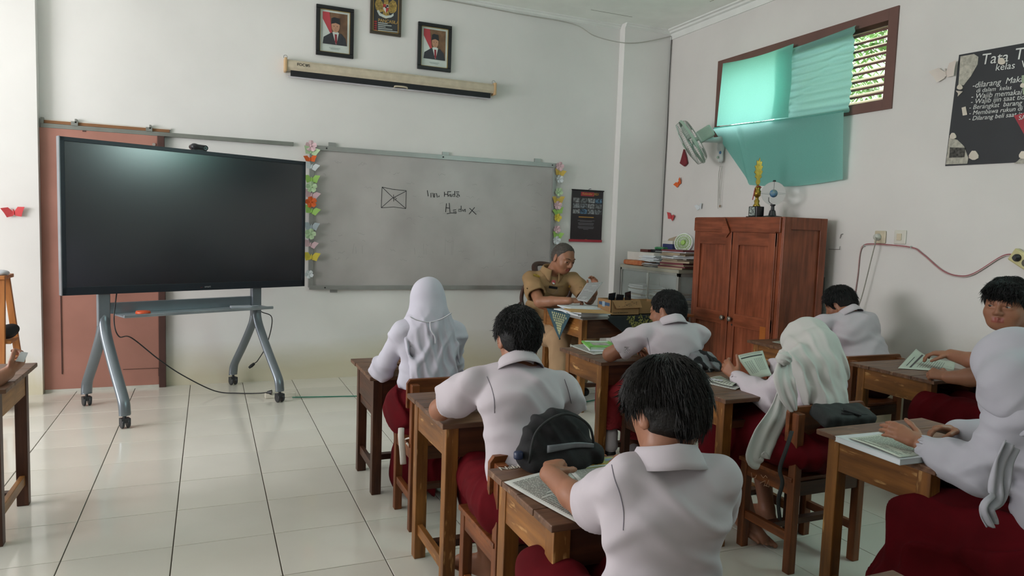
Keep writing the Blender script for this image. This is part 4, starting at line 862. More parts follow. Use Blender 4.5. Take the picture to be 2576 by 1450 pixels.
bk = bpy.data.objects['thick_book']; text('spine_text', 'LAS MATEMATIKA SEKOLAH', PHW, bk, (3.9995, 5.80, 1.194), (0, -1, 0), (0, 0, 1), .014)
tag(MB().box((3.97, 5.885, 1.186), (4.14, 6.02, 1.212)).build('maroon_book', mat('book_maroon', '5e2a28', .4), bevel=.002), 'maroon book beside the thick black book on the white carton', 'book')
m = SDF(); m.box((4.07, 5.78, 1.23), (.05, .07, .012), rr=.01); m.disp.append(lambda P: wav(P, 9, .03, .003)); tag(build_sdf(m, 'green_packet', .004, mat('packet_green', '3f8a5c', .4, var=.3, scale=40)), 'crinkled green packet on the black book', 'packet')
t = thing('blue_box', 'open blue and white product box with a torn lid on top of the books', 'box', (4.13, 5.73, 1.217))
MB().box((4.08, 5.64, 1.217), (4.16, 5.80, 1.275)).build('carton', mat('box_blue', '2d3564', .45), t, bevel=.002); MB().box((4.08, 5.64, 1.275), (4.16, 5.81, 1.305)).build('white_band', mat('carton_white', 'cfccc4', .6), t)
MB().slab([(4.15, 5.64, 1.305), (4.15, 5.82, 1.305), (4.15, 5.80, 1.325), (4.15, 5.64, 1.36)], (1, 0, 0), .003).build('torn_lid', PBR, t)
# desk fan, white and green
t = thing('desk_fan', 'small round white desk fan with a green grille on the newspapers', 'fan', (4.18, 5.36, 1.2))
c = atx(1722, 612, 4.08); ax = nz((-.80, -.45, .15))
MB().lathe([(.02, -.05), (.065, -.04), (.09, -.01), (.095, .02), (.085, .035), (.078, .03)], c, 28, axis=ax).build('shell', mat('fan_white', 'd9dcd8', .35), t, smooth=True)
m = MB(); u = nz(np.cross(ax, (0, 0, 1))); v = np.cross(ax, u)
for r_ in (.077, .05, .02): m.tube([c+ax*.034+u*r_*math.cos(a)+v*r_*math.sin(a) for a in [i*PI/12 for i in range(25)]], .002, 5)
for k in range(26): a = k*2*PI/26; d = u*math.cos(a)+v*math.sin(a); d2 = u*math.cos(a+.25)+v*math.sin(a+.25); m.tube([c+ax*.034+d*.015, c+ax*.036+d2*.077], .0015, 4)
m.lathe([(.02, 0), (.02, .006)], c+ax*.034, 16, axis=ax); m.build('grille', mat('fan_green', '86b43a', .4), t)
MB().lathe([(.074, 0), (.074, .002)], c+ax*.01, 24, axis=ax).build('blade_disc', mat('fan_green_dark', '6d9433', .5), t)
MB().box(c+np.array((-.03, -.035, -.105)), c+np.array((.04, .035, -.08))).build('foot', mat('fan_white', 'd9dcd8', .35), t, bevel=.01)
# ---------------------------------------------------------------- wall fan
FG = mat('wall_fan_green', '9db5a4', .4); FW = mat('wall_fan_white', 'c9d0cc', .4); WIRE = mat('guard_wire', 'b8bcb6', .25, .8)
t = thing('wall_fan', 'pale green wall fan turned sideways with a wire guard', 'fan', (XR, 5.33, 2.0))
fc = atx(1741, 357, 4.02); ax = nz((-.62, .72, -.31)); _v = nz(ray(1741, 357)); ax = nz(-CR*.84-CU*.50); ax = nz(ax-_v*(ax@_v)-_v*.10)
u = nz(np.cross(ax, (0, 0, 1))); v = np.cross(ax, u); R = .215
m = MB(); N_ = 64
for k in range(N_):
    a = 2*PI*k/N_; d = u*math.cos(a)+v*math.sin(a)
    m.tube([fc+ax*.075+d*.03, fc+ax*.07+d*.12, fc+ax*.05+d*(R-.01), fc+ax*.0+d*R], .0011, 3, cap=False); m.tube([fc+d*R, fc-ax*.04+d*(R-.02), fc-ax*.05+d*.10], .0011, 3, cap=False)
for r_, h_ in ((.12, .07), (R, .0), (R-.01, .05), (R-.03, -.045), (.10, -.05)): m.tube([fc+ax*h_+(u*math.cos(a)+v*math.sin(a))*r_ for a in [i*PI/20 for i in range(41)]], .0018, 4, cap=False)
m.build('guard', WIRE, t)
MB().lathe([(R, -.012), (R+.006, -.008), (R+.006, .008), (R, .012)], fc, 40, axis=ax, caps=False).build('guard_band', FG, t)
MB().lathe([(.03, 0), (.035, .005), (.03, .01)], fc+ax*.074, 20, axis=ax).build('centre_badge', FG, t)
for k in range(3):
    a = k*2*PI/3+.4; m = MB()
    def bl(uu, vv, a=a): r_ = .03+uu*.14; an = a+(vv-.5)*(1.1-.2*uu); return fc+(u*math.cos(an)+v*math.sin(an))*r_+ax*(.02*(vv-.5)*2)
    m.grid(bl, 6, 6); m.build('blade', mat('fan_blade', 'a9bcb0', .3), t, smooth=True, solid=.002)
mc = fc-ax*.13; m = MB(); m.obox(mc, (ax, u, v), (.07, .05, .055)); m.build('motor_housing', FG, t, bevel=.015)
MB().lathe([(.02, 0), (.02, .06)], fc-ax*.06, 12, axis=ax).build('shaft', FG, t)
arm0, arm1 = mc-np.array((0, 0, .05)), atx(1815, 352, XR-.05)
sd = SDF(); sd.cap(mc+np.array((.0, 0, -.055)), arm1, .020, .028); sd.cap(arm1, atx(1813, 372, XR-.035), .03, .033); sd.cap(atx(1813, 368, XR-.03), atx(1813, 402, XR-.035), .035, .030, flat=.6, fr=(1, 0, 0)); build_sdf(sd, 'bracket_arm', .005, FW, t)
MB().lathe([(.012, 0), (.012, .006)], atx(1806, 396, XR-.062), 14, axis=(-1, 0, 0)).build('dial', FG, t)
MB().lathe([(.014, 0), (.014, .003)], atx(1812, 384, XR-.054), 14, axis=(-1, 0, 0)).build('badge', mat('badge_blue', '4f7fae', .4), t)
m = MB(); m.tube(bez([atx(1812, 418, XR-.03), atx(1808, 440, XR-.02), atx(1807, 480, XR-.02), atx(1806, 525, XR-.02)], 5), .003, 5); m.tube([atx(1817, 418, XR-.03), atx(1812, 516, XR-.02)], .0018, 5); m.tube([atx(1815, 418, XR-.03), atx(1810, 470, XR-.02), atx(1809, 500, XR-.02)], .0018, 5)
m.build('pull_cords', CABLE_W, t); MB().box(atx(1809, 516, XR-.028), atx(1813, 522, XR-.015)).build('cord_tip', mat('cord_tip_tan', 'a8917a', .5), t)
# ---------------------------------------------------------------- trophy and globe on the wardrobe
TG = mat('trophy_gold', 'b79a45', .25, .85, var=.15, scale=40); tb_ = atz(1903, 524, wz); tb_ = np.array((4.02, tb_[1] if False else atx(1903, 522, 4.02)[1], wz))
k_ = tb_; t = thing('trophy', 'tall golden trophy with a flame shaped top and black base on the wardrobe', 'trophy', k_)
MB().box(k_+np.array((-.05, -.06, 0)), k_+np.array((.05, .06, .012))).box(k_+np.array((-.038, -.045, .012)), k_+np.array((.038, .045, .09))).build('base', mat('trophy_black', '141416', .2), t, bevel=.002)
MB().box(k_+np.array((-.0395, -.028, .018)), k_+np.array((-.0382, .036, .085))).build('base_label', mat('label_colour', 'a9b6b0', .4, var=.5, scale=60), t)
MB().lathe([(.03, .09), (.028, .10), (.018, .115), (.022, .135), (.012, .15), (.014, .165), (.026, .175), (.028, .215), (.02, .22), (.024, .235), (.014, .25), (.008, .262)], k_, 20).build('stem_and_cup', TG, t, smooth=True)
fl = [(0, .26), (.012, .265), (.02, .29), (.014, .31), (.03, .325), (.022, .34), (.035, .37), (.024, .38), (.034, .41), (.022, .415), (.026, .45), (.012, .445), (.004, .48), (-.006, .45), (-.02, .455), (-.018, .42), (-.034, .41), (-.022, .385), (-.035, .36), (-.02, .345), (-.028, .325), (-.012, .31), (-.018, .285), (-.01, .265)]
Vr = np.array((CR[0], CR[1], 0)); Vr /= np.linalg.norm(Vr); Vn = np.array((-Vr[1], Vr[0], 0))
MB().slab([k_+Vr*a+Z*b for a, b in fl], Vn, .008).build('flame_top', TG, t, bevel=.002)
MB().tube(bez([k_+Vr*-.02+Z*.235, k_+Vr*-.035+Z*.20-Vn*.03, k_+Vr*-.045+Z*.14-Vn*.03]), .004, 6).tube(bez([k_+Vr*-.02+Z*.24-Vn*.03, k_+Vr*.0+Z*.25-Vn*.03, k_+Vr*.02+Z*.24-Vn*.02]), .004, 6).build('red_ribbon', mat('ribbon_red', 'a02a34', .5), t)
g_ = np.array((4.10, atx(1944, 520, 4.10)[1], wz)); t = thing('globe', 'clear plastic globe with a small blue earth inside on a black foot', 'globe', g_)
MB().lathe([(.085, 0), (.085, .008), (.07, .016), (.03, .022), (.022, .06), (.014, .065), (.012, .095), (.02, .10), (.02, .11)], g_, 28).build('foot', mat('globe_black', '222326', .4), t, smooth=False)
gc = g_+Z*.195; GL2 = mat('clear_plastic', 'e8eeee', .02, var=0, spec=.5); GL2.node_tree.nodes['Principled BSDF'].inputs['Transmission Weight'].default_value = 1.0; GL2.node_tree.nodes['Principled BSDF'].inputs['IOR'].default_value = 1.04
MB().ball(gc, .092, 32).build('clear_sphere', GL2, t, smooth=True)
MB().ball(gc, .030, 20).build('inner_earth', mat('earth_blue', '4f86b8', .4, scale=30, col2='9aa27a'), t, smooth=True)
m = MB(); m.tube([gc+np.array((math.cos(a), math.sin(a), 0))*.0925 for a in [i*PI/20 for i in range(41)]], .0009, 4, cap=False); m.build('equator_line', mat('line_grey', 'aab4b4', .4), t)
m = MB(); m.tube(bez([g_+Z*.11, g_+Z*.13-Vr*.03, g_+Z*.165-Vr*.035]), .0025, 5); m.tube([gc+Z*.03, gc+Z*.09], .0015, 5); m.build('axis_wire', BLK, t); MB().lathe([(.013, 0), (.01, .012)], gc+Z*.092, 10).build('top_cap', BLK, t)
# ---------------------------------------------------------------- poster on the right wall
P0, P1, P2, P3 = atx(2412, 138, XR-.006), atx(2377, 418, XR-.006), None, None
ztop = (P0[2]+P1[2])/2
t = thing('rules_poster', 'black class rules poster with white handwriting and paper cut-outs', 'poster', (XR, 2.6, 1.8))
yl0, yl1 = P0[1], P1[1]; PT, PB = P0[2], P1[2]; yr = 1.75
m = MB(); m.slab([(XR-.004, yl0, PT), (XR-.004, yl1, PB), (XR-.004, yr, PB-.03), (XR-.004, yr, PT-.05)], (1, 0, 0), .003); m.build('sheet', mat('poster_black', '2a2c30', .6, var=.05), t)
CH_ = mat('chalk_white', 'dadcd8', .6)
def ptext(nm, s, px, py, size, dx=1, slope=0, sh=.1):
    a = atx(px, py, XR-.0065); b = atx(px+100, py-slope, XR-.0065); text(nm, s, CH_, t, a, b-a, (0, 0, 1), size, shear=sh, ext=.0004, kind='stuff')
ptext('title_text', 'Tata', 2467, 163, .092, slope=12); ptext('title_text', 'Te', 2550, 151, .095, slope=12); ptext('title_text', 'kelas  VI', 2503, 178, .058, slope=12)
for s, px, py, sz in [('-dilarang  Makan & M', 2445, 222, .050), ('di dalam  kelas', 2455, 233, .036), ('- Wajib memakai dasi & topi di', 2442, 249, .044), ('- Wajib ijin saat tidak berangkat se', 2441, 262, .042), ('- Berangkat  barang  dari jam 07.00', 2437, 276, .040), ('- Membawa rukun di hari senin - k', 2437, 290, .038), ('- Dilarang beli saat jam pelajaran', 2436, 304, .038)]:
    ptext('rule_text', s, px, py, sz, slope=9 if py > 230 else 13, sh=.2)
def pcut(nm, pts, m_, th=.002, off=.007): return MB().slab([atx(px, py, XR-off) for px, py in pts], (1, 0, 0), th).build(nm, m_, t)
NEWS = mat('news_cutout', 'b7b3a6', .8, var=.15, scale=50)
pcut('news_cutout', [(2416,142),(2450,136),(2461,143),(2459,162),(2442,192),(2424,215),(2411,212)], NEWS)
pcut('news_cutout', [(2388,346),(2408,352),(2425,368),(2436,398),(2433,412),(2379,414)], NEWS)
pcut('print_block', [(2390,371),(2428,372),(2426,396),(2387,397)], mat('news_dark', '55534e', .8, var=.4, scale=60), .0005, .009)
pcut('news_cutout', [(2560,405),(2576,388),(2620,395),(2620,412),(2550,412)], NEWS)
CRP = mat('cream_petal', 'd9cfc0', .7, var=.1)
for px, py, r_ in [(2519, 154, 9), (2449, 391, 12), (2397, 342, 8), (2414, 219, 7), (2573, 390, 10), (2572, 215, 6)]:
    pcut('paper_rose', [(px+r_*math.cos(a)*(1+.2*math.sin(3*a)), py+r_*math.sin(a)) for a in [i*PI/5 for i in range(10)]], CRP, .006, .012)
pcut('white_tag', [(2419,271),(2429,268),(2433,289),(2422,291)], CRP, .002, .010)
pcut('white_leaf', [(2404,228),(2422,230),(2415,237),(2409,243),(2410,235)], CRP, .002, .010)
pcut('red_note', [(2550,291),(2600,278),(2610,330),(2576,338)], mat('note_red', 'a5303c', .6), .002, .010)
pcut('green_card', [(2570,190),(2600,185),(2600,240),(2573,238)], mat('card_green', '9aa88c', .6), .002, .009)
text('note_text', 'SAN', CH_, t, atx(2562, 302, XR-.0135), (0, -1, 0), (0, 0, 1), .035)
# ---------------------------------------------------------------- sockets, cables
SOC = mat('socket_cream', 'c9bda4', .4)
t = thing('wall_socket', 'cream wall socket with a round white plug and hanging cord', 'socket', atx(2216, 597, XR))
c = atx(2216, 597, XR); MB().box(c+np.array((-.012, -.045, -.045)), c+np.array((0, .045, .045))).build('plate', SOC, t, bevel=.006)
MB().lathe([(.024, 0), (.024, .006), (.020, .03), (.012, .034)], c+np.array((-.012, .010, 0)), 18, axis=(-1, 0, 0)).build('plug', mat('plug_white', 'c4c3ba', .4), t, smooth=True)
cd = bez([c+np.array((-.04, .01, 0)), atx(2203, 607, XR-.06), atx(2190, 660, XR-.06), atx(2170, 740, XR-.06), atx(2153, 792, XR-.07), atx(2140, 850, XR-.08)]); MB().tube(cd, .0035, 6).build('cord', mat('cord_grey', '8c8a7e', .5), t, smooth=True)
t = thing('light_switch', 'cream single light switch to the right of the wall socket', 'light switch', atx(2266, 597, XR))
c = atx(2266, 597, XR); MB().box(c+np.array((-.010, -.045, -.048)), c+np.array((0, .045, .048))).build('plate', mat('switch_white', 'cdcabf', .4), t, bevel=.006)
MB().box(c+np.array((-.016, -.014, -.022)), c+np.array((-.009, .022, .024))).build('rocker', SOC, t, bevel=.003)
PNK = mat('cable_pink', 'a5656a', .5)
pts = [atx(2150, 745, XR-.008), atx(2158, 690, XR-.008), atx(2163, 640, XR-.008), atx(2172, 618, XR-.008), atx(2200, 614, XR-.008), atx(2290, 622, XR-.008), atx(2320, 638, XR-.008), atx(2370, 680, XR-.008), atx(2410, 694, XR-.008), atx(2450, 688, XR-.008), atx(2520, 645, XR-.008), atx(2553, 640, XR-.008)]
t = thing('wall_cable', 'red and white twin cable swooping along the right wall to the extension socket', 'cable', pts[5])
MB().tube(bez(pts, 6), .004, 6).build('wire', PNK, t, smooth=True); MB().tube([p+np.array((-.003, 0, -.007)) for p in bez(pts, 6)], .003, 6).build('wire', mat('cable_palepink', 'c9b3b0', .5), t, smooth=True)
for px, py in ((2172, 618), (2290, 622)): MB().box(atx(px, py-3, XR-.02), atx(px+5, py+4, XR)).build('clip', PHW, t)
c = atx(2575, 655, XR-.01); t = thing('extension_socket', 'yellowish extension socket block hanging on the right wall by its cable', 'socket', c)
m = MB(); m.obox(c+np.array((-.012, -.03, -.015)), ((1, 0, 0), (0, -.85, -.5), (0, .5, -.85)), (.018, .10, .04)); m.build('body', mat('ext_yellow', 'c9c08c', .4), t, bevel=.008)
for k in (-.055, 0, .055): MB().lathe([(.022, 0), (.020, -.008)], c+np.array((-.031, -.03-.85*k, -.015-.5*k)), 16, axis=(-1, 0, 0)).build('outlet', mat('outlet_dark', '4c483c', .4), t)
MB().lathe([(.02, 0), (.022, .01), (.012, .03)], c+np.array((-.032, -.03+.85*.055, -.015+.5*.055)), 14, axis=(-1, 0, 0)).build('plug', KBL, t)
q = MB(); q.tube([atx(2085, 627, XR-.01), atx(2112, 628, XR-.01), atx(2113, 620, XR-.01)], .0018, 5); q.tube([atx(2113, 600, XR-.008), atx(2116, 590, XR-.01), atx(2121, 589, XR-.01)], .0022, 5)
tag(q.build('wall_hook_wire', CABLE_D), 'thin bent wire hooks on the wall just right of the wardrobe', 'wire')
# ---------------------------------------------------------------- wooden stand at far left
PW = W('pale', 'z'); LO = mat('orange_wood', 'b5763c', .45, var=.1, scale=3, stretch=(12, 12, 1), col2='9c5f2c')
t = thing('wooden_rack', 'orange varnished wooden rack on small wheels at the left edge', 'rack', (-1.36, 5.8, 0))
b0 = atz(25, 1012, .06); 
def Q(px, py, y): return aty(px, py, y)
m = MB(); m.bar(Q(2, 695, 5.62), Q(2, 1000, 5.55), .05, .03, (1, 0, 0)); m.build('upright', LO, t, bevel=.003)
m = MB(); m.bar(Q(16, 698, 5.78), Q(47, 905, 5.86), .04, .03, (1, 0, 0)); m.build('upright', LO, t, bevel=.003)
m = MB(); m.bar(Q(-60, 1003, 5.78), Q(38, 1005, 5.78), .05, .12, (0, 0, 1)); m.build('foot_bar', LO, t, bevel=.004)
m = MB(); m.bar(Q(-60, 696, 5.7), Q(24, 696, 5.7), .025, .24, (0, 0, 1)); m.build('top_board', LO, t, bevel=.004)
m = MB(); m.bar(Q(-60, 856, 5.7), Q(38, 856, 5.7), .02, .22, (0, 0, 1)); m.build('shelf', LO, t, bevel=.003)
m = MB(); m.bar(Q(36, 905, 5.86), Q(40, 990, 5.86), .035, .03, (1, 0, 0)); m.build('upright', LO, t)
m = MB(); cc = atz(26, 1022, 0)+Z*.028
for d in (-.012, .012): m.lathe([(.026, -.006), (.028, 0), (.026, .006)], cc+np.array((d, 0, 0)), 16, axis=(1, 0, 0))
m.build('caster', mat('caster_black', '2b2d31', .45), t)
sd = SDF(); c = Q(18, 835, 5.68); sd.ell(c, (.055, .06, .045)); sd.ell(c+np.array((.03, 0, .02)), (.04, .04, .035)); sd.disp.append(lambda P: wav(P, 4, .06, .006)); tag(build_sdf(sd, 'black_pouch', .006, mat('pouch_black', '1b1b1e', .8)), 'small black pouch on the shelf of the orange wooden rack', 'pouch')
sd = SDF(); c = Q(2, 687, 5.66); sd.ell(c, (.05, .05, .022)); tag(build_sdf(sd, 'white_bowl', .006, mat('bowl_white', 'c6ccd2', .4)), 'pale bowl on top of the orange wooden rack', 'bowl')
# ================================================================== PEOPLE
SKIN = mat('skin_brown', '95644b', .5, var=.06, scale=14, bump=.04, bscale=120); SKIN2 = mat('skin_teacher', '9a6a50', .48, var=.07, scale=16, bump=.05, bscale=120)
for s_ in (SKIN, SKIN2): s_.node_tree.nodes['Principled BSDF'].inputs['Subsurface Weight'].default_value = .06; s_.node_tree.nodes['Principled BSDF'].inputs['Subsurface Radius'].default_value = (.01, .004, .002)
LIP = mat('lip', '8a4a40', .4, var=.03)
HAIR = mat('hair_black', '070607', .65, var=.3, scale=60, bump=.3, bscale=220); HAIRB = mat('hair_brownblack', '0f0b09', .6, var=.3, scale=60, bump=.3, bscale=220); HAIRG = mat('hair_grey', '4d4640', .7, var=.25, scale=140)
SHIRT = mat('shirt_white', 'bdb5bb', .8, var=.025, scale=5, bump=.22, bscale=11); SHIRT2 = mat('veil_white', 'bfbdc9', .8, var=.03, scale=5, bump=.10, bscale=8); VEIL = mat('veil_grey_white', 'b9b8b4', .8, var=.03, scale=5, bump=.10, bscale=8)
RED = mat('uniform_red', '560610', .85, var=.12, scale=8, bump=.1, bscale=10); KHAKI = mat('khaki', '9c7f5c', .75, var=.06, scale=8, bump=.1, bscale=10); KHAKI2 = mat('khaki_trouser', 'a88b6c', .8, var=.05, scale=8, bump=.1, bscale=10)
SEAM = mat('seam_thread', '6a6470', .8); EYEW = mat('eye_white', '9c928a', .3, var=0); IRIS = mat('iris_dark', '1a1210', .2, var=0)
for m_ in (RED, KHAKI, KHAKI2, SHIRT, SHIRT2, VEIL): m_.node_tree.nodes['Principled BSDF'].inputs['Specular IOR Level'].default_value = .12
for m_ in (HAIR, HAIRB): m_.node_tree.nodes['Principled BSDF'].inputs['Specular IOR Level'].default_value = .35
def frame(f, up=(0, 0, 1)):
    f = nz(f); r = nz(np.cross(f, up)); return f, r, np.cross(r, f)
def head(s, C, f, hh, up=(0, 0, 1), face=True, chubby=0, neck=None, nr=.05):
    f, r, u = frame(f, up); C = np.array(C); X = lambda a, b, c: C+r*a*hh+f*b*hh+u*c*hh
    s.ell(X(0, -.05, .12), (.33*hh, .41*hh, .37*hh), (r, f, u), k=.01)
    s.ell(X(0, .10, -.12), ((.265+.05*chubby)*hh, .29*hh, .36*hh), (r, f, u), k=.03)
    s.ell(X(0, .21, -.36), ((.13+.05*chubby)*hh, .13*hh, .10*hh), (r, f, u), k=.04*hh/.2)
    s.cap(X(-.20, -.02, -.27), X(-.08, .22, -.40), .06*hh, .05*hh, k=.02); s.cap(X(.20, -.02, -.27), X(.08, .22, -.40), .06*hh, .05*hh, k=.02)
    for sg in (-1, 1):
        s.ell(X(sg*.345, -.04, -.03), (.035*hh, .085*hh, .145*hh), (r+f*.35*sg*-1, f+r*.35*sg, u+f*-.15), k=.008)
        s.ell(X(sg*.375, -.01, -.02), (.018*hh, .045*hh, .09*hh), (r+f*.35*sg*-1, f+r*.35*sg, u+f*-.15), k=.006, op='s')
        if chubby or face: s.ell(X(sg*.16, .23, -.15), ((.11+.03*chubby)*hh, .10*hh, .12*hh), (r, f, u), k=.02)
    if face:
        for sg in (-1, 1):
            s.ell(X(sg*.145, .45, .015), (.085*hh, .09*hh, .042*hh), (r, f, u), k=.015, op='s')
            s.cap(X(sg*.05, .375, .085), X(sg*.23, .30, .095), .032*hh, .028*hh, k=.015)
            s.cap(X(sg*.085, .378, .032), X(sg*.205, .345, .026), .022*hh, k=.003); s.cap(X(sg*.09, .372, -.034), X(sg*.195, .34, -.034), .024*hh, k=.006)
            s.ell(X(sg*.055, .415, -.145), (.04*hh, .045*hh, .032*hh), (r, f, u), k=.01)
        s.cap(X(0, .37, .06), X(0, .455, -.12), .030*hh, .048*hh, k=.012)
        s.cap(X(-.095, .36, -.255), X(.095, .36, -.255), .026*hh, k=.006); s.cap(X(0, .395, -.245), X(0, .40, -.245), .026*hh, k=.01); s.cap(X(-.08, .355, -.295), X(.08, .355, -.295), .030*hh, k=.008); s.cap(X(0, .39, -.295), X(0, .39, -.296), .026*hh, k=.01)
        s.cap(X(-.105, .40, -.272), X(.105, .40, -.272), .009*hh, k=.003, op='s')
    if neck is not None: s.cap(X(0, -.10, -.22), np.array(neck)+f*.012*np.array((1, 1, 0)), nr, nr*.88, k=.025)
    return lambda P: np.where((np.abs((P-C)@r) < .11*hh) & ((P-C)@f > .355*hh) & (np.abs((P-C)@u+.272*hh) < .050*hh), 1, 0)
def face_parts(par, C, f, hh, up=(0, 0, 1), look=0, brow=True):
    f, r, u = frame(f, up); C = np.array(C); X = lambda a, b, c: C+r*a*hh+f*b*hh+u*c*hh
    for sg in (-1, 1):
        e = MB(); c = X(sg*.145, .315, .0); e.ball(c, .062*hh, 16); d = nz(f+r*look+u*-.12); e.ball(c+d*.026*hh, .043*hh, 12, mi=1); e.build('eye', [EYEW, IRIS], par, smooth=True)
        m = MB(); m.tube([X(sg*.06, .405, .105), X(sg*.15, .395, .135), X(sg*.24, .335, .12)], [.010*hh, .016*hh, .006*hh], 6, flat=.6); m.build('eyebrow', HAIR, par, smooth=True)
        m = MB(); m.tube([X(sg*.08, .378, .020), X(sg*.14, .385, .036), X(sg*.21, .345, .022)], .0055*hh, 5); m.build('eyelashes', IRIS, par)
def hair(par, C, f, hh, m, up=(0, 0, 1), thick=.035, cut=.12, vox=.004, n=1500, ln=.03, nape=-.30, seed=1, fringe=0, name='hair', cap=0, lift=.25, rand=.28):
    f, r, u = frame(f, up); C = np.array(C); X = lambda a, b, c: C+r*a*hh+f*b*hh+u*c*hh; s = SDF()
    t = thick
    s.ell(X(0, -.05, .13), ((.335+t)*hh, (.415+t)*hh, (.375+t*1.15)*hh), (r, f, u), k=.005)
    s.ell(X(0, -.20, -.04), ((.275+t*.6)*hh, (.245+t*.6)*hh, (.30)*hh), (r, f, u), k=.03)
    if fringe: s.ell(X(0, .22, .30), (.33*hh, .22*hh, .17*hh), (r, f, u), k=.02)
    s.plane(X(0, cut*.85, -.5*cut), f*.85-u*.5, k=.008)
    if fringe:      # fringe stays in front: put back after the cut
        s.ell(X(0, .30, .24), (.29*hh, .12*hh, .10*hh), (r, f, u+f*.2), k=.015)
    for sg in (-1, 1): s.ell(X(sg*.40, -.01, -.08), (.12*hh, .105*hh, .155*hh), (r, f, u), k=.008, op='s')
    s.plane(X(0, 0, nape), -u+f*.25, k=.01)
    s.disp.append(lambda P: wav(P, seed, .035, .0022)+wav(P, seed+9, .012, .0009))
    Xv, F = s.mesh(vox); base = build_sdf((Xv, F), name, vox, m, par)
    # loose locks lying along the hair surface
    rs = np.random.RandomState(seed); me = base.data; V = np.array([v.co[:] for v in me.vertices]); Nn_ = np.array([v.normal[:] for v in me.vertices])
    out = ((V-C)@f < .35*hh) & ((np.abs((V-C)@r) < .3*hh) | ((V-C)@u > .12*hh)) & ((V-C)@u > -.22*hh) & (((V-C)@f < .02*hh) | ((V-C)@u > .08*hh)) & ~((np.abs((V-C)@r) > .24*hh) & ((V-C)@u < .10*hh))
    if fringe: out = (V-C)@u > .17*hh
    I = rs.choice(np.nonzero(out)[0], n); crown = X(.03, -.12, .5); q = MB(); w0 = .0016*hh/.2
    for i in I:
        p = V[i]; nn = Nn_[i]; a = p-crown; a = a-nn*(a@nn); L = np.linalg.norm(a)
        if L < 1e-4: continue
        d = nz(a/L+rs.normal(size=3)*rand); d = d-nn*(d@nn); d = nz(d); l = ln*hh/.2*(.5+rs.rand()); p0 = p-nn*.003; sd_ = np.cross(nn, d)*w0
        p1 = p0+d*l*.5+nn*(.0035+l*.12*lift); p2 = p0+d*l+nn*(.003+l*lift*rs.rand()*.8)-np.array((0, 0, l*.12))
        q.add([p0-sd_, p0+sd_, p1+sd_*.8, p1-sd_*.8, p2, p1+nn*w0*.9, p0+nn*w0], [(0, 1, 2, 3), (3, 2, 4), (0, 6, 5, 3), (6, 1, 2, 5), (3, 5, 4), (5, 2, 4)])
    q.build('hair_locks', m, base, kind='stuff'); return base
def hand(s, Wp, D, N, side, h=.155, curl=.35, spread=.0, thumb=.3, curls=None, k=.004):
    D = nz(D); N = np.array(N, float); N = nz(N-D*(N@D)); T = np.cross(D, N)*side; Wp = np.array(Wp, float); q = h/.16
    off = [.024, .0085, -.0075, -.0225]; ln = [.40, .445, .415, .33]; up_ = [.50, .52, .50, .46]
    s.cap(Wp-D*.01, Wp+D*.02*q, .021*q, .020*q, k=.012, flat=.75, fr=N)
    for i in range(4):
        K = Wp+D*up_[i]*h+T*off[i]*q*1.0; s.cap(Wp+D*.04*q+T*off[i]*.6*q, K, .0135*q, .0100*q, k=.012)
        c = (curls[i] if curls else curl)*1.15; d0 = nz(D+T*(off[i]*spread*10)); p = K; a = 0; r0 = [.0083, .0086, .0083, .0074][i]*q
        for j, fr_ in enumerate((.46, .31, .25)):
            a += c*(1.0 if j < 2 else .7); d = d0*math.cos(a)+N*math.sin(a); p2 = p+d*h*ln[i]*fr_; s.cap(p, p2, r0*(1-.09*j), r0*(1-.09*(j+1)), k=k); p = p2
    b = Wp+D*.10*h+T*.014*q; d1 = nz(D*.62+T*.72+N*.25); p1 = b+d1*h*.24; s.cap(b, p1, .0135*q, .0105*q, k=.012)
    d2 = nz(D*(.85)+T*(.45-thumb)+N*(.2+thumb)); p2 = p1+d2*h*.20; s.cap(p1, p2, .0098*q, .0090*q, k=k); d3 = nz(D*.85+T*(.25-thumb*1.4)+N*(.2+thumb*1.2)); s.cap(p2, p2+d3*h*.15, .0088*q, .0072*q, k=k)
def arm(s, S_, E_, Wp, r=(.040, .034, .024)):
    s.cap(S_, E_, r[0], r[1], k=.02); s.cap(E_, (np.array(E_)*.6+np.array(Wp)*.4), r[1], r[1]*.93, k=.015); s.cap((np.array(E_)*.6+np.array(Wp)*.4), Wp, r[1]*.93, r[2], k=.015)
def foot(s, A, toe, h=.2, up=(0, 0, 1), toes=True):
    A = np.array(A, float); D = nz(toe); u = nz(np.array(up, float)-D*(D@np.array(up, float))); r = np.cross(D, u); q = h/.2
    s.cap(A, A-u*.035*q-D*.03*q, .028*q, .026*q, k=.02); s.cap(A-D*.01*q, A+D*.09*q-u*.035*q, .028*q, .022*q, k=.02, flat=None); s.cap(A-u*.04*q-D*.02*q, A+D*.10*q-u*.045*q, .026*q, .020*q, k=.02)
    for i in range(5):
        o = (i-2)*.0155*q; b = A+D*(.10-.006*i)*q-u*.046*q+r*o; s.cap(b-D*.03*q, b, .015*q, .012*q, k=.012)
        if toes: s.cap(b, b+D*(.045-.005*i)*q-u*.004*q, (.0125 if i == 0 else .009)*q, (.011 if i == 0 else .0075)*q, k=.003)
def lerp(a, b, t): return np.array(a)*(1-t)+np.array(b)*t
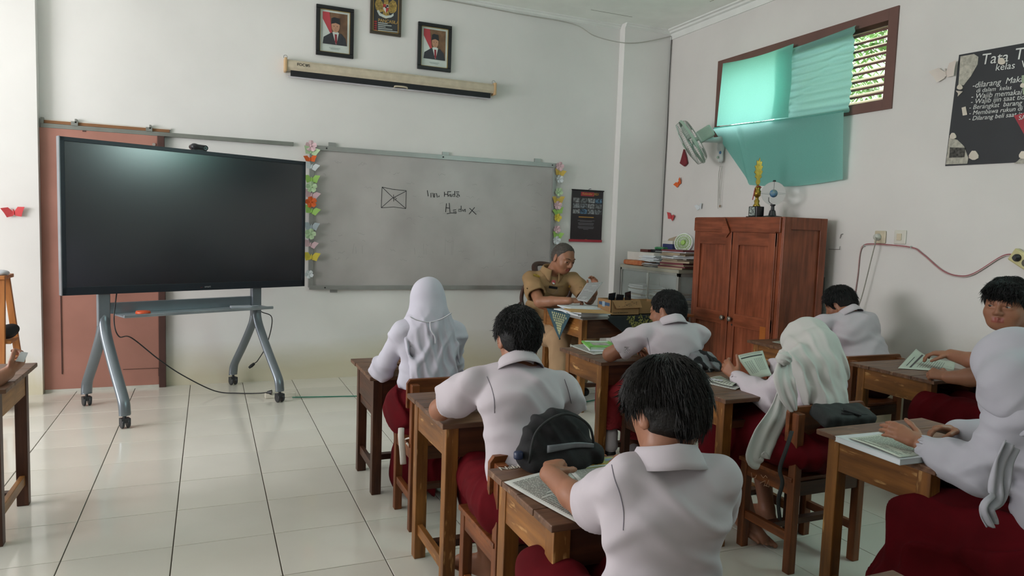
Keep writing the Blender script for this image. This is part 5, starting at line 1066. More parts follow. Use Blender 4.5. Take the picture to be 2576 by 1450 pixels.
def torso(s, J, inf=0, flat=.66, wch=.13, wwa=.115):
    pel, nk, sL, sR = [np.array(J[k], float) for k in ('pel', 'neck', 'sL', 'sR')]; r = nz(sR-sL); up = nz(nk-pel); f = nz(np.cross(up, r)); ch = lerp(pel, nk, .68); 
    wa = lerp(pel, nk, .32)
    s.cap(pel, wa, wwa+inf, wwa*.95+inf, k=.03, flat=flat+.1, fr=f); s.cap(wa, ch, wwa*.95+inf, wch+inf, k=.04, flat=flat, fr=f)
    s.ell(lerp(pel, nk, .74)-f*.008, (wch+.008+inf, wch*flat+.004+inf, .11), (r, f, up), k=.03)
    for S_ in (sL, sR): s.cap(lerp(nk, pel, .06), S_, .034+inf, .036+inf, k=.03)
    return r, f, up
def shirt(par, J, sleeve=.75, long=False, inf=.009, hem=None, vox=.005, m=None, name='shirt', seed=1, flat=.66, wch=.13, wwa=.118, cuff=None, sw=(.058, .068), fa=.006, extra=None, back_fold=True, hemn=(0, 0, 1)):
    s = SDF(); r, f, up = torso(s, J, inf, flat, wch, wwa)
    for k, sd_ in (('L', -1), ('R', 1)):
        S_, E_, Wp = [np.array(J[x+k], float) for x in ('s', 'e', 'w')]
        if long:
            s.cap(lerp(J['neck'], S_, .5), S_, .045, sw[0]*.85, k=.04)
            a = lerp(E_, Wp, .93); s.cap(S_, E_, sw[0]*.85, sw[1]*.74, k=.025); s.cap(E_, lerp(E_, Wp, .5), sw[1]*.80, sw[1]*.68, k=.03); s.cap(lerp(E_, Wp, .5), a, sw[1]*.66, .038, k=.02)
            d = nz(Wp-E_); s.cap(a-d*.045, a+d*.012, .037, .036, k=.004); s.plane(a+d*.012, d*1, k=.002) if False else None
            s.cap(a-d*.0, a+d*.10, .029, .029, k=.003, op='s')
        else:
            a = lerp(S_, E_, sleeve); d = nz(E_-S_); s.cap(S_, lerp(S_, E_, sleeve*.5), sw[0]*.86, sw[1]*.84, k=.025); s.cap(lerp(S_, E_, sleeve*.5), a, sw[1]*.84, sw[1]*.90, k=.012)
            s.cap(a+d*.004, a+d*.004+d*.25, sw[1]*1.25, sw[1]*1.25, k=.002, op='s') if False else None
            L_ = sw[1]*1.6; s.box(a+d*(L_), (L_, L_*1.0, L_*1.0), (d, np.cross(d, (0.1, 0.2, 1)), np.cross(d, np.cross(d, (0.1, 0.2, 1)))), rr=.003, k=.003, op='s')
            s.cap(a-d*.06, a+d*.1, sw[1]*.74, sw[1]*.82, k=.004, op='s')
    s.cap(lerp(J['neck'], J['pel'], -.01), np.array(J['neck'])+up*.10, .042, .05, k=.006, op='s')
    if hem is not None: s.plane(hem, -np.array(hemn, float), k=.004)
    if extra: extra(s, r, f, up)
    pel, nk = np.array(J['pel'], float), np.array(J['neck'], float)
    if fa:
        sd2 = [folds(up*1.0+r*.45, .11, fa, seed, 1.4), folds(up*.9-r*.6+f*.2, .15, fa*.8, seed+3, 1.2)]
        s.disp += sd2
        for k in ('L', 'R'):
            E_ = np.array(J['e'+k], float); d = nz(np.array(J['s'+k], float)-E_); s.disp.append(folds(d+r*.3, .06, fa*.9, seed+7, .9, mask=lambda P, E_=E_: np.exp(-(np.linalg.norm(P-E_, axis=1)/.12)**2)))
    return build_sdf(s, name, vox, m or SHIRT, par), (r, f, up)
def collar(par, J, fr, m, hgt=.036, rx=.053, ry=.053, op_=.55, tip=.035, name='collar', off=(0, 0, 0), tilt=.12):
    r, f, up = fr; c = np.array(J['neck'], float)+np.array(off); up = nz(up+f*tilt); f = nz(np.cross(up, r)); r = np.cross(f, up); q = MB()
    pr = [(0, -.012), (.0, .3), (.003, 1.0), (.010, 1.02), (.020, .5), (.031, -.25)]
    def fn(u, v):
        a = (u-.5)*2*(PI-op_)-PI/2; k = v*(len(pr)-1); i = min(int(k), len(pr)-2); t = k-i; o = pr[i][0]*(1-t)+pr[i+1][0]*t; h = pr[i][1]*(1-t)+pr[i+1][1]*t
        e = abs(u-.5)*2; dr = tip*max(0, e-.8)*5*(v > .6)*(v-.6)*2.2; sl = -.02*e
        return c+r*math.cos(a)*(rx+o)+f*math.sin(a)*(ry+o*1.1)+up*(h*hgt+sl-dr)
    q.grid(fn, 40, 10); return q.build(name, m, par, smooth=True, solid=.0022)
def legs(s, J, r=(.075, .055), k=.03):
    for a in ('L', 'R'):
        H, K, A = [np.array(J[x+a], float) for x in ('h', 'k', 'a')]; s.cap(J['pel'], H, r[0]*1.1, r[0], k=.05); s.cap(H, K, r[0], r[1]*1.05, k=k); s.cap(K, A, r[1], r[1]*.62, k=k)
def trousers(par, J, r=(.092, .080, .075), long=.75, m=None, name='shorts', vox=.007, fa=.006, seed=2, top=None, xtra=None):
    s = SDF()
    for a in ('L', 'R'):
        H, K, A = [np.array(J[x+a], float) for x in ('h', 'k', 'a')]; s.cap(J['pel'], H, r[0]*1.22, r[0], k=.05); s.cap(H, K, r[0], r[1], k=.02); e = lerp(K, A, long); s.cap(K, e, r[1], r[2], k=.02)
        d = nz(A-K)
        if long < 1.0: L_ = r[2]*1.5; s.box(e+d*L_, (L_, L_, L_), (d, np.cross(d, (1, .2, .1)), np.cross(d, np.cross(d, (1, .2, .1)))), rr=.003, k=.003, op='s'); s.cap(e-d*.05, e+d*.05, r[2]*.85, r[2]*.9, k=.004, op='s')
    if xtra: xtra(s)
    s.disp += [folds((0.2, 1, .3), .09, fa, seed), folds((1, .3, .5), .12, fa, seed+1)]
    return build_sdf(s, name, vox, m or RED, par)
def skirt(par, J, hemz, w, fwd, m=None, vox=.008, seed=4, name='skirt', fa=.010, extra=None):
    s = SDF(); pel = np.array(J['pel'], float); k = (np.array(J['kL'])+np.array(J['kR']))/2; a = np.array([k[0], k[1], hemz])
    s.cap(pel, lerp(pel, k, .5), .135, .13, k=.05, flat=.9, fr=(0, 0, 1))
    for q_ in ('L', 'R'): s.cap(J['h'+q_], J['k'+q_], .105, .095, k=.06); s.cap(J['k'+q_], (J['k'+q_][0]+(-w if q_ == 'L' else w), J['k'+q_][1]+fwd, hemz+.05), .09, .12, k=.06)
    s.plane((0, 0, hemz), (0, 0, -1), k=.003)
    if extra: extra(s)
    s.disp += [folds((1, .15, .05), .085, fa, seed, 1.0), folds((.7, .7, .2), .13, fa*.8, seed+2)]
    return build_sdf(s, name, vox, m or RED, par)
def ribbon(par, pts, wd, nrm, m, name='veil_tail', th=.004, wave=.008, seed=1, nv=14, fold=2.2):
    P = bez(pts, 8); n = len(P); wd = np.interp(np.linspace(0, 1, n), np.linspace(0, 1, len(wd)), wd); q = MB(); nrm = nz(nrm)
    vs = []
    for i, p in enumerate(P):
        t = nz(P[min(i+1, n-1)]-P[max(i-1, 0)]); sd_ = nz(np.cross(t, nrm)); nn = np.cross(sd_, t)
        for j in range(nv+1):
            v = j/nv-.5; vs.append(p+sd_*v*wd[i]+nn*(wave*math.sin(v*fold*2*PI+i*.12+seed)+wave*.5*math.sin(v*9+seed*2+i*.3)))
    q.add(vs, [(i*(nv+1)+j, (i+1)*(nv+1)+j, (i+1)*(nv+1)+j+1, i*(nv+1)+j+1) for i in range(n-1) for j in range(nv)])
    return q.build(name, m, par, smooth=True, solid=th)
def veil(par, C, f, hh, J, m, up=(0, 0, 1), vox=.005, extra=None, seed=3, fa=.006, lay=None, t=.045):
    f, r, u = frame(f, up); C = np.array(C); X = lambda a, b, c: C+r*a*hh+f*b*hh+u*c*hh; s = SDF()
    s.ell(X(0, -.05, .12), ((.335+t)*hh, (.42+t)*hh, (.375+t)*hh), (r, f, u), k=.01); s.ell(X(0, .02, -.20), ((.30+t)*hh, (.32+t)*hh, .32*hh), (r, f, u), k=.04)
    if extra: extra(s, X)
    s.ell(X(0, .20, .04), (.35*hh, .34*hh, .42*hh), (r, f, u), k=.02)
    s.ell(X(0, .60, -.02), (.2*hh, .17*hh, .26*hh), (r, f, u), k=.02, op='s')
    s.ell(X(0, .14, -.44), (.34*hh, .33*hh, .24*hh), (r, f, u), k=.07); s.ell(X(0, .05, -.62), (.42*hh, .36*hh, .22*hh), (r, f, u), k=.08)
    s.disp.append(lambda P: wav(P, seed, .16, .004))
    s.disp += lay if lay is not None else [folds((1, .1, 0), .06, fa, seed)]
    return build_sdf(s, 'headscarf', vox, m, par)
def person(name_label, loc): return thing('person', name_label, 'person', loc)
def conform_seam(par, shirt_o, pts, name='shoulder_seam', r=.0011):
    from mathutils.bvhtree import BVHTree
    me = shirt_o.data; b = BVHTree.FromPolygons([v.co[:] for v in me.vertices], [p.vertices[:] for p in me.polygons]); out = []
    for p in bez([(x, y, 0) for x, y in pts], 8):
        h = b.ray_cast(Vector(CP), Vector(ray(p[0], p[1])).normalized())
        if h[0] is not None: out.append(np.array(h[0])+np.array(h[1])*.0006)
    if len(out) > 2: MB().tube(out, r, 4).build(name, SEAM, shirt_o)
A_ = np.array
# ---------------------------------------------------------------- girl A, front left, seen from behind
J = dict(pel=(.96, 3.18, .50), neck=(.95, 3.20, .93), sL=(.835, 3.20, .865), sR=(1.085, 3.20, .86), eL=(.775, 3.36, .665), eR=(1.14, 3.38, .665), wL=(.86, 3.56, .655), wR=(1.05, 3.57, .655),
         hL=(.87, 3.2, .50), hR=(1.05, 3.2, .50), kL=(.95, 3.46, .47), kR=(1.09, 3.46, .47), aL=(1.0, 3.45, .08), aR=(1.1, 3.45, .08))
p = person('girl in a white headscarf and red skirt at the front left desk, seen from behind', (.95, 3.2, 0))
s = SDF(); hd = head(s, (.955, 3.235, 1.015), (0.02, 1, -.25), .20, neck=J['neck'], face=False); torso(s, J, 0, wch=.11, wwa=.10)
for k, sg in (('L', -1), ('R', 1)): arm(s, J['s'+k], J['e'+k], J['w'+k]); hand(s, J['w'+k], (.5 if k == 'L' else -.5, .8, -.02), (0, 0, -1), sg, .15, .3)
legs(s, J); foot(s, J['aL'], (0, 1, 0)); foot(s, J['aR'], (0, 1, 0)); build_sdf(s, 'body', .006, SKIN, p)
so, fr = shirt(p, J, long=True, hem=(0, 0, .53), m=SHIRT2, seed=4, wch=.125, wwa=.125, sw=(.058, .064), fa=.007, vox=.0055)
skirt(p, J, .04, -.03, -.02, seed=5, fa=.016, extra=lambda s: (s.ell((.865, 3.17, .53), (.08, .12, .10), k=.05), s.ell((.98, 3.16, .5), (.16, .12, .09), k=.05)))
def ex(s, X):
    s.cap((.955, 3.20, 1.0), (.95, 3.15, .90), .078, .080, k=.03, flat=.9, fr=(0, 1, 0)); s.cap((.95, 3.15, .91), (.955, 3.125, .80), .080, .092, k=.03, flat=.5, fr=(0, 1, 0)); s.cap((.955, 3.125, .80), (.965, 3.10, .665), .092, .112, k=.03, flat=.38, fr=(0, 1, 0))
    s.cap((.90, 3.2, .91), (.87, 3.19, .88), .045, .05, k=.04); s.cap((1.0, 3.2, .91), (1.03, 3.19, .88), .045, .05, k=.04)
    s.plane((.96, 3.05, .655), nz((.10, -.1, -1)), k=.003)
mk = lambda P: np.clip((1.0-P[:, 2])*6, 0, 1)
veil(p, (.955, 3.235, 1.015), (.02, 1, -.25), .20, J, SHIRT2, extra=ex, vox=.0045, lay=[folds((1, .1, .25), .045, .008, 11, .6, mk), folds((1, .0, -.5), .075, .008, 15, .8, mk)])
m = MB(); m.tube(bez([aty(px, py, 3.085) for px, py in [(1031, 797), (1050, 806), (1080, 811), (1110, 803), (1136, 788)]], 6), .003, 6); m.build('scarf_hem', mat('hem_white', 'd6d3dc', .8), p, smooth=True)
m = MB(); m.tube(bez([aty(px, py, 3.07) for px, py in [(1082, 811), (1084, 830), (1094, 848), (1095, 866)]], 6), .0035, 6); m.build('scarf_tie', mat('hem_white', 'd6d3dc', .8), p, smooth=True)
# ---------------------------------------------------------------- boy B
J = dict(pel=(.93, 1.97, .50), neck=(.945, 2.13, .915), sL=(.80, 2.15, .85), sR=(1.105, 2.11, .83), eL=(.745, 2.33, .725), eR=(1.20, 2.25, .71), wL=(.93, 2.47, .705), wR=(1.10, 2.47, .705),
         hL=(.86, 2.02, .49), hR=(1.02, 2.02, .49), kL=(.90, 2.36, .47), kR=(1.10, 2.36, .47), aL=(.955, 2.36, .135), aR=(1.13, 2.5, .09))
p = person('boy with short spiky black hair leaning on his desk, bare foot on the rail', (.94, 2.0, 0)); C = aty(1303, 853, 2.17)
s = SDF(); fB = (.03, 1, -.38); head(s, C, fB, .20, neck=J['neck'], face=False); torso(s, J, 0, wch=.115, wwa=.105)
arm(s, J['sL'], J['eL'], J['wL'], (.042, .037, .026)); arm(s, J['sR'], J['eR'], J['wR'], (.042, .036, .026)); hand(s, J['wL'], (1, .2, 0), (0, 0, -1), -1, .155, .25); hand(s, J['wR'], (-.8, .5, 0), (0, 0, -1), 1, .155, .3)
legs(s, J, (.07, .052)); foot(s, J['aL'], (-.75, .62, .18), .215, up=(.1, .1, 1)); foot(s, J['aR'], (.1, 1, 0), .21); build_sdf(s, 'body', .0042, SKIN, p)
so, fr = shirt(p, J, sleeve=.60, hem=(0, 0, .555), seed=21, wch=.120, wwa=.112, sw=(.058, .080), fa=.0065, vox=.0045); collar(p, J, fr, SHIRT, off=(0, -.008, -.003), rx=.052, ry=.052)
conform_seam(p, so, [(1225, 948), (1236, 975), (1243, 1005), (1244, 1040)]); conform_seam(p, so, [(1420, 955), (1430, 985), (1437, 1015)])
trousers(p, J, (.090, .080, .078), .68, seed=22, vox=.006)
hair(p, C, fB, .20, HAIR, thick=.05, n=2600, ln=.022, seed=31, nape=-.36, lift=.3, rand=.5)
# ---------------------------------------------------------------- boy C (nearest)
J = dict(pel=(.86, 1.16, .47), neck=(.868, 1.185, .905), sL=tuple(aty(1572, 1218, 1.19)), sR=tuple(aty(1805, 1208, 1.15)), eL=tuple(atz(1482, 1286, .70)), eR=(1.10, 1.33, .70), wL=tuple(atz(1382, 1192, .715)), wR=tuple(atz(1612, 1158, .70)),
         hL=(.79, 1.2, .46), hR=(.94, 1.2, .46), kL=(.80, 1.56, .47), kR=(.98, 1.56, .47), aL=(.80, 1.62, .09), aR=(1.0, 1.62, .09))
p = person('nearest boy with thick dark hair seen from behind, reading a newspaper sheet', (.86, 1.2, 0)); C = aty(1672, 1032, 1.235)
s = SDF(); fC = (-.12, 1, -.42); head(s, C, fC, .205, neck=J['neck'], face=False, nr=.046); torso(s, J, 0, wch=.11, wwa=.10)
arm(s, J['sL'], J['eL'], J['wL'], (.042, .036, .025)); arm(s, J['sR'], J['eR'], J['wR'], (.042, .036, .025)); hand(s, J['wL'], (.55, .75, .05), (.25, 0, -1), -1, .15, .52, thumb=.1); hand(s, J['wR'], (-.95, .02, .03), (0, .25, -1), 1, .15, .48, curls=(.3, .55, .6, .65))
legs(s, J, (.07, .052)); foot(s, J['aL'], (0, 1, 0), .21); foot(s, J['aR'], (0, 1, 0), .21); build_sdf(s, 'body', .0038, SKIN, p)
so, fr = shirt(p, J, sleeve=.78, hem=(0, 0, .47), seed=41, wch=.118, wwa=.108, sw=(.050, .070), fa=.0055, vox=.0042); collar(p, J, fr, SHIRT, off=(0, -.004, -.004), rx=.050, ry=.050, hgt=.036)
conform_seam(p, so, [(1539, 1170), (1546, 1205), (1560, 1245), (1569, 1290), (1568, 1335)], r=.0008)
trousers(p, J, (.090, .082, .078), .6, seed=42, vox=.007)
hair(p, C, fC, .205, HAIRB, thick=.062, n=5200, ln=.034, seed=51, nape=-.42, lift=.0, rand=.14, vox=.0035)
# ---------------------------------------------------------------- boy D
J = dict(pel=(2.25, 2.99, .50), neck=(2.235, 3.06, .905), sL=(2.10, 3.10, .845), sR=(2.385, 3.02, .84), eL=(1.985, 3.25, .71), eR=(2.42, 3.25, .71), wL=tuple(atz(1585, 876, .73)), wR=(2.28, 3.42, .70),
         hL=(2.17, 3.04, .49), hR=(2.33, 3.04, .49), kL=(2.08, 3.38, .48), kR=(2.28, 3.40, .48), aL=(2.045, 3.30, .19), aR=(2.16, 3.24, .09))
p = person('boy with close cropped hair at the desk before the teacher\'s table, arms folded', (2.25, 3.0, 0)); C = aty(1679, 783, 3.12)
s = SDF(); fD = (-.55, 1, -.22); pn = head(s, C, fD, .215, neck=J['neck'], face=True); torso(s, J, 0, wch=.115, wwa=.105)
arm(s, J['sL'], J['eL'], J['wL'], (.042, .038, .026)); arm(s, J['sR'], J['eR'], J['wR'], (.042, .036, .026)); hand(s, J['wL'], (.9, .35, -.1), (0, -.3, -1), -1, .15, .4); hand(s, J['wR'], (-.9, .1, .1), (0, .1, -1), 1, .15, .3)
legs(s, J, (.07, .05)); build_sdf(s, 'body', .0048, SKIN, p, paint=None)
so, fr = shirt(p, J, sleeve=.70, hem=(0, 0, .545), seed=61, wch=.120, wwa=.115, sw=(.056, .076), fa=.006, vox=.005); collar(p, J, fr, SHIRT, rx=.048, ry=.05)
conform_seam(p, so, [(1628, 850), (1634, 875), (1637, 903)])
trousers(p, J, (.092, .085, .080), .72, seed=62, m=mat('uniform_red_bright', '8c1420', .8, var=.12, scale=8)); hair(p, C, fD, .215, HAIR, thick=.022, n=2200, ln=.012, seed=71, nape=-.30, lift=.5, cut=.16)
s = SDF(); s.cap(J['aL'], A_(J['aL'])+A_((0, 0, .07)), .036, .038, k=.01); s.cap(J['aL'], A_(J['aL'])+A_((.02, .05, -.03)), .036, .034); build_sdf(s, 'sock', .006, SHIRT, p)
s = SDF(); s.cap(J['aR'], A_(J['aR'])+A_((0, 0, .08)), .034, .036, k=.01); build_sdf(s, 'sock', .006, SHIRT, p)
SHOE = mat('shoe_black', '141416', .5)
for a_, d_ in (('aL', (-.6, .8, -.25)), ('aR', (-.25, .95, -.1))):
    s = SDF(); a = A_(J[a_]); d = nz(d_); s.cap(a-A_((0, 0, .045)), a+d*.13-A_((0, 0, .05)), .032, .030, k=.01); s.plane(a-A_((0, 0, .085)), (0, 0, -1)); build_sdf(s, 'shoe', .006, SHOE, p)
# ---------------------------------------------------------------- girl E
J = dict(pel=(2.36, 2.22, .50), neck=tuple(aty(2042, 893, 2.30)), sL=tuple(aty(1992, 925, 2.31)), sR=tuple(aty(2080, 925, 2.22)), eL=tuple(aty(1938, 1006, 2.36)), eR=(2.54, 2.50, .705), wL=tuple(aty(1855, 952, 2.60)), wR=tuple(aty(1950, 920, 2.66)),
         hL=(2.28, 2.28, .50), hR=(2.45, 2.28, .50), kL=(2.20, 2.58, .48), kR=(2.42, 2.60, .48), aL=(2.24, 2.42, .10), aR=(2.42, 2.5, .09))
p = person('girl in a long grey-white headscarf holding up a printed sheet to read', (2.36, 2.25, 0)); C = aty(2030, 862, 2.38); fE = (-.45, 1, -.35)
s = SDF(); head(s, C, fE, .205, neck=J['neck'], face=False); torso(s, J, 0, wch=.105, wwa=.10)
arm(s, J['sL'], J['eL'], J['wL']); arm(s, J['sR'], J['eR'], J['wR']); hand(s, J['wL'], (-.15, .9, .55), (.8, .3, -.2), -1, .155, .42, thumb=-.25, spread=.6); hand(s, J['wR'], (-.55, .8, .1), (-.1, -.2, -1), 1, .15, .5, thumb=.2)
legs(s, J); foot(s, J['aL'], (.2, -1, -.3), .2); foot(s, J['aR'], (0, 1, 0), .2); build_sdf(s, 'body', .0045, SKIN, p)
so, fr = shirt(p, J, long=True, hem=(0, 0, .53), seed=81, wch=.12, wwa=.125, sw=(.062, .070), fa=.008, vox=.005)
skirt(p, J, .30, -.0, -.03, seed=82, extra=lambda s: s.ell((2.3, 2.2, .49), (.20, .18, .085), k=.05))
def ex(s, X):
    a, b, c = aty(2058, 880, 2.28), aty(2078, 945, 2.20), aty(2090, 1035, 2.12)
    s.cap(A_(C)-A_((0, .05, .02)), a, .088, .092, k=.03); s.cap(a, b, .085, .090, k=.03, flat=.8, fr=(0, 1, 0)); s.cap(b, c, .086, .088, k=.03, flat=.55, fr=(0, 1, 0))
    s.cap(aty(2005, 880, 2.36), aty(1995, 905, 2.36), .06, .06, k=.04); s.cap(aty(2008, 905, 2.26), aty(2046, 985, 2.17), .062, .06, k=.03, flat=.6, fr=(0, 1, 0))
    s.plane(aty(2095, 1027, 2.1), nz((-.15, -.1, -1)), k=.003)
mk = lambda P: np.clip((1.02-P[:, 2])*6, 0, 1)
Vr_ = A_((CR[0], CR[1], 0)); 
veil(p, C, fE, .205, J, VEIL, extra=ex, vox=.0045, t=.06, lay=[folds(Vr_+A_((0, 0, .25)), .055, .010, 91, .5, mk), folds(Vr_+A_((0, 0, .9)), .11, .006, 95, .7, mk)])
ribbon(p, [aty(1975, 905, 2.22), aty(1972, 950, 2.16), aty(1985, 1000, 2.13), aty(1997, 1035, 2.12)], [.05, .085, .075, .03], -CF, VEIL, wave=.004, seed=2)
ribbon(p, [aty(1972, 985, 2.22), aty(1960, 1040, 2.20), aty(1925, 1100, 2.18), aty(1905, 1150, 2.17), aty(1918, 1162, 2.16)], [.05, .085, .105, .10, .06], -CF, VEIL, wave=.005, seed=5)
m = MB(); sd = SDF(); sd.ell(aty(1972, 903, 2.20), (.035, .03, .028)); sd.disp.append(folds((.5, 0, 1), .02, .004, 3)); build_sdf(sd, 'scarf_knot', .004, VEIL, p)
# ---------------------------------------------------------------- boy F
J = dict(pel=(3.83, 3.12, .50), neck=(3.775, 3.30, .90), sL=(3.62, 3.35, .83), sR=(3.95, 3.27, .81), eL=(3.52, 3.48, .71), eR=(3.98, 3.5, .70), wL=(3.62, 3.60, .70), wR=(3.80, 3.62, .70),
         hL=(3.73, 3.16, .49), hR=(3.91, 3.16, .49), kL=(3.68, 3.45, .48), kR=(3.88, 3.45, .48), aL=(3.68, 3.45, .09), aR=(3.88, 3.45, .09))
p = person('boy with thick black hair bowing his head beside the right wall', (3.8, 3.2, 0)); C = aty(2112, 766, 3.40)
s = SDF(); fF = (-.35, 1, -.55); head(s, C, fF, .21, neck=J['neck'], face=True); torso(s, J, 0)
arm(s, J['sL'], J['eL'], J['wL']); arm(s, J['sR'], J['eR'], J['wR']); hand(s, J['wL'], (.8, .4, 0), (0, 0, -1), -1, .15, .3); hand(s, J['wR'], (-.8, .3, 0), (0, 0, -1), 1, .15, .3)
legs(s, J); foot(s, J['aL'], (0, 1, 0)); foot(s, J['aR'], (0, 1, 0)); build_sdf(s, 'body', .006, SKIN, p)
so, fr = shirt(p, J, sleeve=.8, hem=(0, 0, .53), seed=101, wch=.14, wwa=.14, sw=(.062, .078), fa=.007, vox=.006); collar(p, J, fr, SHIRT)
trousers(p, J, (.09, .08, .078), .7, seed=102, m=mat('uniform_dark', '3a1520', .8)); hair(p, C, fF, .21, HAIR, thick=.075, n=1500, ln=.03, seed=111, nape=-.16, lift=.3, cut=.16)
# ---------------------------------------------------------------- boy G (looks back at the camera)
J = dict(pel=(3.60, 2.03, .50), neck=(3.60, 2.14, .985), sL=tuple(aty(2518, 880, 2.12)), sR=(3.79, 2.14, .90), eL=tuple(aty(2474, 950, 2.20)), eR=tuple(aty(2476, 917, 2.40)), wL=tuple(atz(2388, 950, .70)), wR=tuple(atz(2392, 893, .755)),
         hL=(3.50, 2.08, .49), hR=(3.70, 2.08, .49), kL=(3.40, 2.42, .50), kR=(3.66, 2.44, .49), aL=(3.42, 2.42, .09), aR=(3.66, 2.44, .09))
p = person('chubby boy by the right wall turning his face towards the camera', (3.6, 2.1, 0)); C = aty(2532, 768, 2.14); hG = .235; fG = nz((-.97, -.24, -.03)); uG = (-.05, -.03, 1)
s = SDF(); pn = head(s, C, fG, hG, up=uG, neck=J['neck'], face=True, chubby=1.3, nr=.066); torso(s, J, .01, wch=.14, wwa=.14)
arm(s, J['sL'], J['eL'], J['wL'], (.052, .047, .031)); arm(s, J['sR'], J['eR'], J['wR'], (.052, .045, .031)); hand(s, J['wL'], (-.35, .9, .1), (.6, .1, -.6), -1, .16, .85, thumb=.5); hand(s, J['wR'], (-.5, .85, .0), (.1, 0, -1), 1, .16, .45)
legs(s, J, (.09, .06)); foot(s, J['aL'], (0, 1, 0)); foot(s, J['aR'], (0, 1, 0)); build_sdf(s, 'body', .0042, [SKIN, LIP], p, paint=pn)
face_parts(p, C, fG, hG, up=uG, look=.55)
so, fr = shirt(p, J, sleeve=.72, hem=(0, 0, .53), seed=121, wch=.16, wwa=.165, sw=(.075, .088), fa=.006, vox=.0055); collar(p, J, fr, SHIRT, rx=.066, ry=.062)
trousers(p, J, (.105, .10, .09), .5, seed=122); hair(p, C, fG, hG, HAIR, up=uG, thick=.065, n=3200, ln=.03, seed=131, nape=-.22, lift=.12, cut=.14, fringe=1)
SHIRT3 = mat('veil_white_shaded', 'a6a5ad', .8, var=.03, scale=5, bump=.10, bscale=8)  # white veil cloth darkened; dimmer light at the right edge is in its colour
# ---------------------------------------------------------------- girl H (right edge)
J = dict(pel=(2.26, 1.16, .48), neck=(2.24, 1.26, .90), sL=tuple(aty(2578, 1026, 1.24)), sR=(2.40, 1.22, .82), eL=tuple(aty(2470, 1190, 1.33)), eR=(2.42, 1.40, .70), wL=tuple(atz(2322, 1122, .715)), wR=tuple(atz(2412, 1085, .715)),
         hL=(2.18, 1.2, .48), hR=(2.34, 1.2, .48), kL=(2.14, 1.50, .47), kR=(2.38, 1.52, .47), aL=(2.12, 1.5, .09), aR=(2.38, 1.5, .09))
p = person('girl in a white headscarf at the right edge writing beside a thick book', (2.25, 1.2, 0)); C = aty(2548, 920, 1.34); fH = (-.10, 1, -.40)
s = SDF(); head(s, C, fH, .205, neck=J['neck'], face=False); torso(s, J, 0, wch=.105, wwa=.10)
arm(s, J['sL'], J['eL'], J['wL']); arm(s, J['sR'], J['eR'], J['wR']); hand(s, J['wL'], (-.35, .85, .35), (.55, .3, -.7), -1, .155, .28, thumb=-.05, spread=.3); hand(s, J['wR'], (-.88, .35, .1), (0, -.35, -.9), 1, .155, .5, thumb=.3, curls=(.38, .5, .6, .68))
legs(s, J); foot(s, J['aL'], (0, 1, 0)); foot(s, J['aR'], (0, 1, 0)); build_sdf(s, 'body', .004, SKIN, p)
so, fr = shirt(p, J, long=True, hem=(0, 0, .50), seed=141, wch=.12, wwa=.125, sw=(.080, .090), fa=.008, vox=.0045, m=SHIRT3)
skirt(p, J, .10, .03, .05, seed=142, fa=.013, extra=lambda s: (s.cap((2.14, 1.46, .46), (2.02, 1.40, .16), .09, .10, k=.06), s.ell((2.25, 1.2, .46), (.24, .22, .09), k=.05), s.cap((2.25, 1.35, .42), (2.2, 1.3, .2), .16, .17, k=.08)))
def ex(s, X):
    a = aty(2556, 975, 1.27); b = aty(2690, 1090, 1.16)
    s.cap(A_(C)-A_((0, .05, .02)), a, .09, .088, k=.06); s.cap(a, b, .088, .11, k=.03, flat=.7, fr=(0, 1, 0)); s.cap(aty(2538, 965, 1.30), aty(2585, 1000, 1.25), .062, .075, k=.05)
    s.plane(aty(2600, 1180, 1.1), nz((0, -.1, -1)), k=.003)
veil(p, C, fH, .205, J, SHIRT3, extra=ex, vox=.0042, t=.06, lay=[folds(Vr_+A_((0, 0, -.45)), .06, .008, 151, .5, mk), folds(Vr_, .10, .008, 155, .6, mk)])
ribbon(p, [aty(2545, 1120, 1.20), aty(2522, 1165, 1.20), aty(2514, 1210, 1.19), aty(2508, 1255, 1.18), aty(2485, 1280, 1.175), aty(2500, 1322, 1.17)], [.05, .055, .05, .05, .04, .035], -CF, SHIRT3, wave=.007, seed=7)
# ---------------------------------------------------------------- teacher
J = dict(pel=(2.66, 5.50, .52), neck=(2.68, 5.38, 1.025), sL=(2.87, 5.36, .955), sR=(2.49, 5.42, .955), eL=(2.93, 5.17, .80), eR=(2.47, 5.17, .785), wL=tuple(aty(1494, 738, 5.0)), wR=tuple(aty(1432, 757, 4.98)),
         hL=(2.76, 5.47, .50), hR=(2.57, 5.47, .50), kL=(2.90, 5.10, .52), kR=(2.60, 5.05, .50), aL=(2.86, 5.20, .1), aR=(2.62, 5.02, .1))
p = person('male teacher in a khaki uniform with short greying hair reading a paper sheet', (2.66, 5.45, 0)); C = aty(1417, 650, 5.28); hT = .245; fT = nz((.28, -.92, -.36)); uT = (.05, 0, 1)
s = SDF(); pn = head(s, C, fT, hT, up=uT, neck=J['neck'], face=True, chubby=.25, nr=.062); torso(s, J, 0, wch=.15, wwa=.14)
arm(s, J['sL'], J['eL'], J['wL'], (.05, .043, .030)); arm(s, J['sR'], J['eR'], J['wR'], (.05, .044, .030)); hand(s, J['wR'], (.95, -.05, .02), (0, .35, -.9), 1, .18, .55, thumb=.15); hand(s, J['wL'], (.25, .25, .9), (-.8, -.3, .2), -1, .18, .6, thumb=.2)
legs(s, J, (.09, .062)); build_sdf(s, 'body', .005, [SKIN2, LIP], p, paint=pn); face_parts(p, C, fT, hT, up=uT, look=0)
so, fr = shirt(p, J, sleeve=.72, hem=(0, 0, .60), seed=161, wch=.150, wwa=.158, flat=.70, sw=(.072, .090), fa=.006, vox=.006, m=KHAKI, inf=.012); r_, f_, u_ = fr
